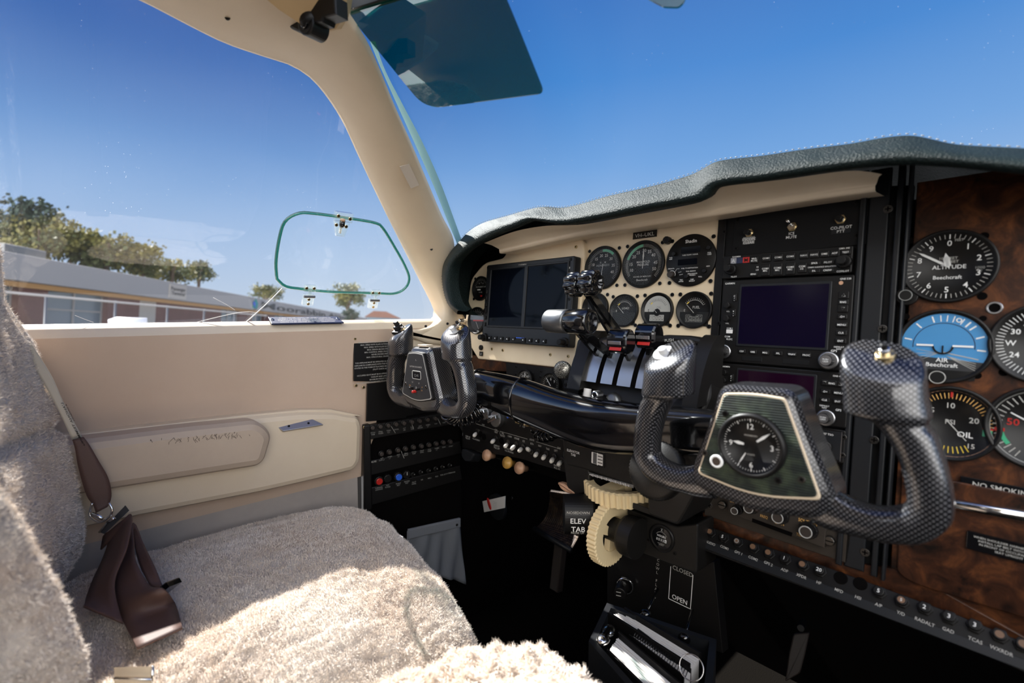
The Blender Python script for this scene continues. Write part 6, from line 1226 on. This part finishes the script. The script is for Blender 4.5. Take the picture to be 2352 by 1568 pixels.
# ================================================================== FOOTWELL
pe = thing('rudder_pedal', 'black ribbed curved rudder pedal in the dark footwell', 'pedal', Matrix.Translation(ony(1285, 1190, .86))); c = ony(1285, 1190, .86)
L_ = [(1263, 1128), (1262, 1150), (1255, 1180), (1240, 1203), (1226, 1213)]; R_ = [(1326, 1138), (1330, 1165), (1334, 1195), (1330, 1228), (1312, 1262)]
dy = [0, .018, .022, .005, -.030]
a = cr_([ony(x, y, .87+d) for (x, y), d in zip(L_, dy)], 16); b = cr_([ony(x, y, .87+d) for (x, y), d in zip(R_, dy)], 16)
q = MB(); q.loft([[x.lerp(y, k/40)-c+Vector((0, -.0012*(k % 2), 0)) for k in range(41)] for x, y in zip(a, b)], 'ribsole', sm=False); po = q.build('pedal_pad', pe); solid(po, .006, 1)
q = MB(); q.tube([ony(1226, 1214, .835)-c, ony(1312, 1264, .835)-c], .0065, 'charcoal', 14); q.build('pedal_lip', pe)
q = MB(); q.box((0, 0, 0), (.028, .14, .02), 'sole', .003, Matrix.Translation(ony(1283, 1290, .88)-c) @ Matrix.Rotation(PI/2-.15, 4, 'X')); q.build('pedal_arm', pe)
pf = frame(dep(1828, 1510, .80), (1, .2, 0), (-.05, .35, 1)); p2 = thing('rudder_pedal', 'brown-black flat pedal arm in the dark under the breaker strip at lower right', 'pedal', pf)
q = MB(); P = [uv(pf, x, y) for x, y in ((1822, 1455), (1812, 1500), (1803, 1566), (1838, 1546), (1850, 1500), (1860, 1452))]; q.prism(rpoly(P, .004, 3), -.008, 0, 'sole', .002); q.build('pedal_plate', p2); q = MB(); q.cyl((uv(pf, 1840, 1440)[0], uv(pf, 1840, 1440)[1]), .006, -.05, .01, 'black', 16, .001); q.build('pivot_pin', p2)
cdm = frame(ony(1134, 1158, .80), (1, 0, 0), (0, 0, 1)); cd = thing('checklist_card', 'small white card with a red tag on a dark round cover in the footwell', 'card', cdm)
q = MB(); P = [uv(cdm, x, y, .006) for x, y in ((1108, 1151), (1160, 1139), (1159, 1166), (1112, 1176))]; q.prism(P, .004, .006, 'paper')
for k in range(5): q.line((.004, .010-k*.004), (.020, .013-k*.004), .0005, .0062, 'greytext')
q.build('card', cd); x, y = uv(cdm, 1123, 1157, .008); q = MB(); q.prism([(x+.0065*math.cos(t)*1.0-.006*math.sin(t)*.9, y+.004*math.cos(t)*-.6+.014*math.sin(t)) for t in [k*PI/8 for k in range(16)]], .006, .009, 'red', .001); r_ = q.build('red_tag', cd); r_['label'] = 'red tag'
rc = thing('round_cover', 'dark round cover with two bright screws on the footwell side', 'cover', cdm @ T(.003, -.008, -.004)); q = MB(); q.cyl((0, 0), .034, -.01, 0, 'charcoal', 40, .002); q.build('disc', rc); screws(rc, [uv(rc.matrix_world, 1103, 1161), uv(rc.matrix_world, 1176, 1143)], SCREWC)
mp_ = thing('map_pocket', 'grey fabric map pocket on the footwell side wall behind the seat front', 'pocket', WF @ T(.75, -.45, .065)); Mm = mp_.matrix_world
P = [uv(Mm, x, y) for x, y in ((930, 1216), (1048, 1190), (1062, 1335), (930, 1300))]; A_, B_, C_, D_ = [Vector(p) for p in P]; rows = []
for i in range(24):
    u_ = i/23; row = []
    for k in range(16): v_ = k/15; t_ = A_.lerp(B_, u_).lerp(D_.lerp(C_, u_), v_); row.append((t_.x, t_.y, .010+.005*math.sin(u_*22+v_*5)*(.3+v_)+.004*math.sin(u_*9-v_*3)))
    rows.append(row)
q = MB(); q.loft(rows, 'fabric'); po = q.build('pocket_panel', mp_); solid(po, .004, 0)
q = MB(); q.prism([tuple(A_+Vector((0, .006))), tuple(B_+Vector((0, .006))), tuple(B_+Vector((0, -.016))), tuple(A_+Vector((0, -.016)))], .012, .019, 'fabric', .002); q.build('hem', mp_); screws(mp_, [tuple(B_+Vector((-.012, -.006)))], SCREW, .019)
# binder box between the seats
A_ = onz(1394, 1384, -.47); D_ = onz(1640, 1470, -.47); B_ = onz(1356, 1470, -.47)
XB = frame(A_, (D_-A_), (A_-B_)); 
if XB.col[2].z < 0: XB = frame(A_, (D_-A_), (B_-A_))
bx = thing('book_box', 'black open box holding binders on the floor between the seats', 'box', XB)
def buv(px, py, off=0): return uv(XB, px, py, off)
L_ = [Vector(buv(x, y)) for x, y in ((1394, 1384), (1646, 1468), (1630, 1640), (1500, 1640), (1352, 1472))]
q = MB(); o1 = [tuple(v) for v in L_]; o2 = offs(o1, .009); n = 5; V = [(*p, 0) for p in o1]+[(*p, 0) for p in o2]+[(*p, -.22) for p in o1]+[(*p, -.20) for p in o2]
F = []
for i in range(n): j = (i+1) % n; F += [(i, j, n+j, n+i), (i, 2*n+i, 2*n+j, j), (n+i, n+j, 3*n+j, 3*n+i)]
F += [tuple(range(3*n, 4*n)), tuple(range(2*n, 3*n))]
q.add(V, F, 'charcoal'); q.build('box_shell', bx)
def book(name, label, pts, z0, m_, extra=None, cover='black', cov=.004, group=None):
    t = thing(name, label, 'binder' if 'binder' in name else 'book', XB @ T(0, 0, z0), group); M = t.matrix_world; P = [Vector(uv(M, x, y)) for x, y in pts]
    q = MB(); n_ = 14; a, b, c, d = P   # a-b long edge, d-c other long edge
    for k in range(n_):
        u0, u1 = k/n_, (k+.78)/n_; h = -.003*random.random()
        p = [a.lerp(d, u0), b.lerp(c, u0), b.lerp(c, u1), a.lerp(d, u1)]; q.prism([tuple(v) for v in p], -.17, h, m_)
    q.build('pages', t)
    for s_, (e, f) in enumerate(((a, b), (d, c))):
        w_ = (d-a).normalized()*cov*(-1 if s_ == 0 else 1); q = MB(); q.prism([tuple(e), tuple(f), tuple(f+w_), tuple(e+w_)], -.17, .006, cover, .0005); q.build('cover', t)
    if extra: extra(t, P)
    return t
book('manual', 'thick white-paged manual leaning at the back of the book box', ((1400, 1413), (1586, 1532), (1606, 1509), (1432, 1403)), -.004, 'paper')
def spiral(t, P):
    a, b, c, d = P; q = MB(); m_ = a.lerp(d, .5); e = b.lerp(c, .5)
    for k in range(22): p = m_.lerp(e, (k+.5)/22); q.tube([(p.x+.002*math.sin(g), p.y+.006*math.cos(g), .001+.006*math.sin(g)) for g in [j*PI/5 for j in range(6)]], .0006, 'black_gloss', 6)
    q.build('spiral_binding', t)
book('spiral_notebook', 'spiral-bound notebook standing in the middle of the book box', ((1446, 1464), (1572, 1560), (1586, 1546), (1464, 1452)), -.008, 'paper', spiral, cov=.002)
def clasp(t, P):
    a, b, c, d = P; q = MB(); p = a.lerp(d, .5)+(a-b).normalized()*.016
    for s in (-1, 1): q.lathe([(.0, 0), (.011, .002), (.013, .008), (.008, .012), (0, .013)], 'chrome', 24, T(p.x, p.y+s*.011, -.004), sc_=(.75, 1))
    q.box((p.x, p.y, .004), (.010, .030, .010), 'chrome', .003); k = q.build('ring_clasp', t); k['label'] = 'chrome binder clasp'
book('ring_binder', 'thick ring binder with chrome clasp and white pages in the book box', ((1396, 1497), (1500, 1600), (1585, 1600), (1420, 1460)), -.004, 'paper', clasp)
q = MB(); p = onz(1588, 1532, -.45); Mr = frame(p, (1, .2, 0), (0, .6, .7)); q.tube([(.0145*math.cos(a), .0145*math.sin(a), 0) for a in [2*PI*k/40 for k in range(40)]], .0007, 'chrome', 8, True); o = q.build('key_ring', None, Mr); tag(o, 'thin metal ring hooked at the right end of the book box', 'ring')

# ================================================================== SUN VISORS
J = dep(790, 12, .60); VB = dep(1248, 212, .50); VC = dep(975, 245, .57)
VM = frame(J, VB-J, (J-VC)); 
vs = thing('sun_visor', 'dark teal tinted sun visor on a black swivel arm above the pillar', 'sun visor', VM)
P = [uv(VM, x, y) for x, y in ((792, 22), (1090, -170), (1170, 10), (1251, 214), (978, 250))]
q = MB(); q.prism(rpoly(P, [.003, .004, .2, .009, .024], 6), -.0012, .0012, 'visortint'); q.build('tinted_pane', vs)
a = uv(VM, 782, 24); b = uv(VM, 930, -22); d = (Vector(b)-Vector(a)); 
q = MB(); q.box((d.length/2, 0, 0), (d.length*1.05, .012, .010), 'black', .0015, T(a[0], a[1], 0) @ Matrix.Rotation(math.atan2(d.y, d.x), 4, 'Z')); q.build('clamp_rail', vs); inst('screw', SCREW, vs, T(a[0]+.006, a[1]-.001, .0055) @ Matrix.Scale(1.3, 4))
DZ = .06
def vu(px, py, z=0): return Vector((*uv(VM, px, py, z+DZ), z+DZ))
q = MB(); c_ = vu(692, 14, -.018); q.prism(rrect(.040, .056, .014, 5, c_.x, c_.y), DZ-.024, DZ-.014, 'black', .003, None); bo_ = q.build('mount_base', vs); screws(bo_, [(c_.x-.013, c_.y-.014), (c_.x+.004, c_.y+.019)], SCREWB, DZ-.014)
q = MB(); q.tube([vu(700, 12, -.016), vu(706, 30, -.002), vu(714, 50, .004), vu(720, 62, .004)], [.013, .012, .0125, .012], 'black', 20); c_ = vu(720, 62); q.cyl((c_.x, c_.y), .0125, DZ-.012, DZ+.012, 'black', 30, .002); q.cyl((c_.x, c_.y), .0058, DZ+.012, DZ+.0145, 'black_gloss', 20, .001); q.build('swivel', vs)
q = MB(); a = vu(716, 40); b = vu(786, 20); d = b-a; q.prism([(-.002, -.010), (d.length*.55, -.013), (d.length*.6, -.009), (d.length, -.009), (d.length, .009), (0, .013)], -.008, .010, 'black', .002, T(*a) @ Matrix.Rotation(math.atan2(d.y, d.x), 4, 'Z')); q.build('arm_block', vs)
V2 = frame(dep(1530, 0, .45), (1, .3, 0), (-.1, .25, 1)); P = [uv(V2, x, y) for x, y in ((1400, -90), (1488, -2), (1525, 17), (1560, 18), (1574, 2), (1590, -120))]
q = MB(); q.prism(rpoly(P, .003, 3), -.001, .001, 'visortint'); o = q.build('sun_visor', None, V2); tag(o, 'second tinted visor, only its rounded tip showing at the top edge', 'sun visor')

# ================================================================== OUTSIDE
OUT = Matrix.Rotation(-math.radians(4.9), 4, 'X'); OI = OUT.to_3x3().inverted()
def oz(px, py, z): d = OI @ ray(px, py); return d*(z/d.z)
def od(px, py, D): d = OI @ ray(px, py); return d*(D/math.hypot(d.x, d.y))
G = -1.9
q = MB(); q.box((-60, 60, G-.1), (400, 400, .2), 'tarmac'); o = q.build('ground', None, OUT); o['kind'] = 'structure'; o['label'] = 'grey tarmac apron'
A_ = oz(30, 585, 2.2); B_ = oz(868, 736, 2.2)
BL = OUT @ frame((A_.x, A_.y, G), (B_.x-A_.x, B_.y-A_.y, 0), (0, 0, 1))
tb = thing('terminal_building', 'long low airport terminal with grey fascia and brick piers behind the side window', 'building', BL)
def tuv(px, py=700): return uv(BL, px, py, 0)[0]
x0, x1 = -14, tuv(868, 742); H = 2.2-G
q = MB(); q.box(((x0+x1)/2, H-.55, -2.6), (x1-x0, 1.1, 6.6), 'fascia', .02); q.build('fascia_canopy', tb)
q = MB(); q.box(((x0+x1)/2, H-1.22, -.2), (x1-x0, .22, .5), 'orange'); q.build('soffit_beam', tb)
secs = [(-200, 62, 'shopglass'), (62, 128, 'brick'), (128, 264, 'shopglass'), (264, 335, 'brick'), (335, 372, 'palewall'), (372, 455, 'brick'), (455, 520, 'brick'), (520, 562, 'shopglass'), (562, 590, 'brick'), (590, 618, 'shopglass'), (618, 640, 'brick'), (640, 672, 'shopglass'), (672, 700, 'brick'), (700, 742, 'shopglass'), (742, 790, 'brick'), (790, 868, 'palewall')]
for a, b, m_ in secs:
    u0, u1 = tuv(a), tuv(b, 742 if b == 868 else 700); q = MB()
    if m_ == 'shopglass':
        q.box(((u0+u1)/2, (H-1.3)/2, -.75), (u1-u0, H-1.3, .1), m_); wo_ = q.build('window', tb); q = MB(); k = max(2, int((u1-u0)/2.2))
        for i in range(k+1): q.box((u0+(u1-u0)*i/k, (H-1.3)/2, -.66), (.08, H-1.3, .06), 'fascia')
        q.box(((u0+u1)/2, 1.9, -.66), (u1-u0, .08, .06), 'fascia'); q.build('mullions', wo_)
    else: q.box(((u0+u1)/2, (H-1.3)/2, -.6), (u1-u0, H-1.3, .5), m_); q.build('brick_pier' if m_ == 'brick' else 'rendered_wall', tb)
q = MB(); u0 = tuv(582, 690); u1 = tuv(800, 705); t_, f_, a, b = tgeo('Moorabbin Airport'); hh = .62; sc__ = (u1-u0)/((b-a)*hh/.7)
q.text('Moorabbin Airport', u0, H-.57, hh, 'dialgrey', .78, 'l', sx=sc__)
sn = q.build('sign_lettering', tb); q = MB(); u = tuv(567, 686); q.prism([(u-.5, H-.95), (u+.35, H-1.0), (u+.55, H-.5), (u+.1, H-.15), (u-.3, H-.4)], .72, .78, 'teal'); q.prism([(u-.55, H-.6), (u-.1, H-.95), (u-.05, H-.5), (u-.35, H-.35)], .76, .80, 'blue'); q.build('sign_logo', tb)
q = MB(); u = tuv(382, 660); q.box((u, H-.56, .72), (1.9, .9, .05), 'palewall'); q.text('Passenger\nTerminal', u, H-.38, .22, 'dialgrey', .76, sx=1.3); q.build('small_sign', tb)
u = tuv(128, 600); q = MB(); q.box((u, H+.30, -2.0), (2.2, .6, 1.5), 'greymetal', .05); q.build('roof_unit', tb)
def tree(px, pt, pb, wpx, D, label, m1, m2, n=22, k=60):
    c = od(px, (pt+pb)/2, D); R = wpx/2/FPX*D*1.0; Hh = (pb-pt)/2/FPX*D*1.0; t = thing('tree', label, 'tree', OUT @ T(c.x, c.y, G), 'trees behind the terminal'); cz = c.z-G
    for m_, nn in ((m1, n), (m2, n*2//3)):
        V = []; F = []
        for i in range(nn):
            while True:
                v = Vector((random.uniform(-1, 1), random.uniform(-1, 1), random.uniform(-1, 1)))
                if v.length < 1: break
            bc = Vector((v.x*R*.8, v.y*R*.8, cz+v.z*Hh*.72+(.12*Hh if m_ == m2 else 0))); br = random.uniform(.22, .42)*min(R, Hh*1.6)
            for _ in range(k):
                w = Vector((random.gauss(0, .5), random.gauss(0, .5), random.gauss(0, .38)))*br; p = bc+w; s_ = random.uniform(.08, .16)*br+.04
                a_ = Vector((random.uniform(-1, 1), random.uniform(-1, 1), random.uniform(-1, 1))).normalized(); b_ = a_.orthogonal().normalized(); b = len(V)
                V += [p+a_*s_, p+b_*s_, p-a_*s_, p-b_*s_]; F.append((b, b+1, b+2, b+3))
        q = MB(); q.add(V, F, m_); q.build('foliage', t)
    q = MB(); q.tube([(0, 0, 0), (R*.1, 0, cz*.5), (0, 0, cz)], [R*.09, R*.07, R*.05], 'trunk', 8)
    for s in (-1, 1, .3): q.tube([(0, 0, cz*.55), (s*R*.5, 0, cz+Hh*.1), (s*R*.8, 0, cz+Hh*.3)], [R*.05, R*.035, R*.02], 'trunk', 6)
    q.build('trunk', t)
tree(58, 463, 590, 105, 42, 'tall dark pine-like tree at the left end behind the terminal', 'leaf', 'leafdark', 26)
tree(92, 508, 600, 110, 40, 'yellow-green bushy tree overlapping the dark tree at the left', 'leaf2', 'leaf')
tree(165, 508, 590, 70, 44, 'thin dark tree between the yellow-green tree and the wide gum tree', 'leaf', 'leaf2', 14)
tree(245, 545, 618, 150, 42, 'wide gum tree with yellow top behind the middle of the fascia', 'leaf', 'leaf2', 30)
tree(330, 560, 640, 80, 44, 'olive tree just right of the wide gum tree', 'leaf', 'leaf2', 18)
tree(395, 600, 648, 90, 50, 'low round olive tree farther right behind the fascia', 'leaf2', 'leaf', 18)
tree(458, 604, 652, 60, 52, 'small dark tree with open crown at the right end of the row', 'leaf', 'leafdark', 14)
tree(612, 654, 690, 75, 75, 'distant tree left of the storm window hinge', 'leaf', 'leaf2', 16)
tree(800, 645, 712, 75, 85, 'distant tree seen through the lower right of the storm window', 'leaf', 'leaf2', 18)
tree(806, 708, 745, 34, 60, 'small dark conical shrub in front of the terminal end', 'leafdark', 'leafdark', 14)
fc = thing('fence', 'pale metal rail fence in front of the terminal', 'fence', OUT @ T(*oz(50, 675, .30))); f0 = oz(50, 675, .30); f1 = oz(612, 725, .30); fa = oz(-60, 664, .3)
q = MB(); q.tube([fa-f0, f1-f0], .028, 'fascia', 10); q.build('rail', fc)
q = MB(); q.tube([fa-f0-Vector((0, 0, .75)), f1-f0-Vector((0, 0, .75))], .02, 'fascia', 10); q.build('rail', fc)
for px in (-40, 105, 265, 385, 470, 540, 590): t_ = (px-50)/562; d = OI @ ray(px, 700); dv = f1-f0; s_ = (f0.x*d.y-f0.y*d.x)/(dv.y*d.x-dv.x*d.y); p = f0+dv*s_-f0; q = MB(); q.tube([p+Vector((0, 0, .05)), p+Vector((0, 0, G-.3))], .03, 'greymetal', 10); q.build('post', fc)
pa_ = thing('parked_aircraft', 'white parked aircraft, only its wing and cowling tops showing over the sill', 'aircraft', OUT @ T(*od(330, 745, 10))); c = od(330, 745, 10)
a, b = od(55, 748, 9)-c, od(345, 744, 10.5)-c; q = MB(); d = (b-a); q.loft([[a+d*k/8+Vector((-.45, .3, 0))*s-Vector((0, 0, .10*s*s)) for s in (-1, -.6, 0, .6, 1)] for k in range(9)], 'planewhite'); wo_ = q.build('wing', pa_); solid(wo_, .16, 1)
a = od(248, 738, 10)-c; b = od(338, 738, 10)-c; q = MB(); q.tube([a, a.lerp(b, .2), b], [.03, .07, .06], 'planewhite', 14); q.build('tip_tank', pa_)
a = od(615, 756, 11)-c; b = od(720, 762, 11)-c; q = MB(); q.tube([a, a.lerp(b, .15), a.lerp(b, .5), a.lerp(b, .85), b], [.03, .14, .22, .15, .02], 'planewhite', 20); q.build('engine_cowling', pa_)
hs = thing('house', 'distant brown-roofed blue-grey house right of the terminal', 'building', OUT @ T(*od(878, 745, 60))); c = od(878, 745, 60); a = od(843, 745, 60)-c; b = od(912, 748, 60)-c; w_ = (b-a).length
HM_ = frame(a, (b-a), (0, 0, 1)); q = MB(); q.box((w_/2, -.3, -1), (w_, 2.4, 3), 'shopglass'); q.build('wall', hs, HM_); q = MB(); q.prism([(-.3, .9), (w_+.4, .9), (w_*.62, 1.65), (w_*.2, 1.65)], -3, .6, 'roofred'); q.build('roof', hs, HM_)
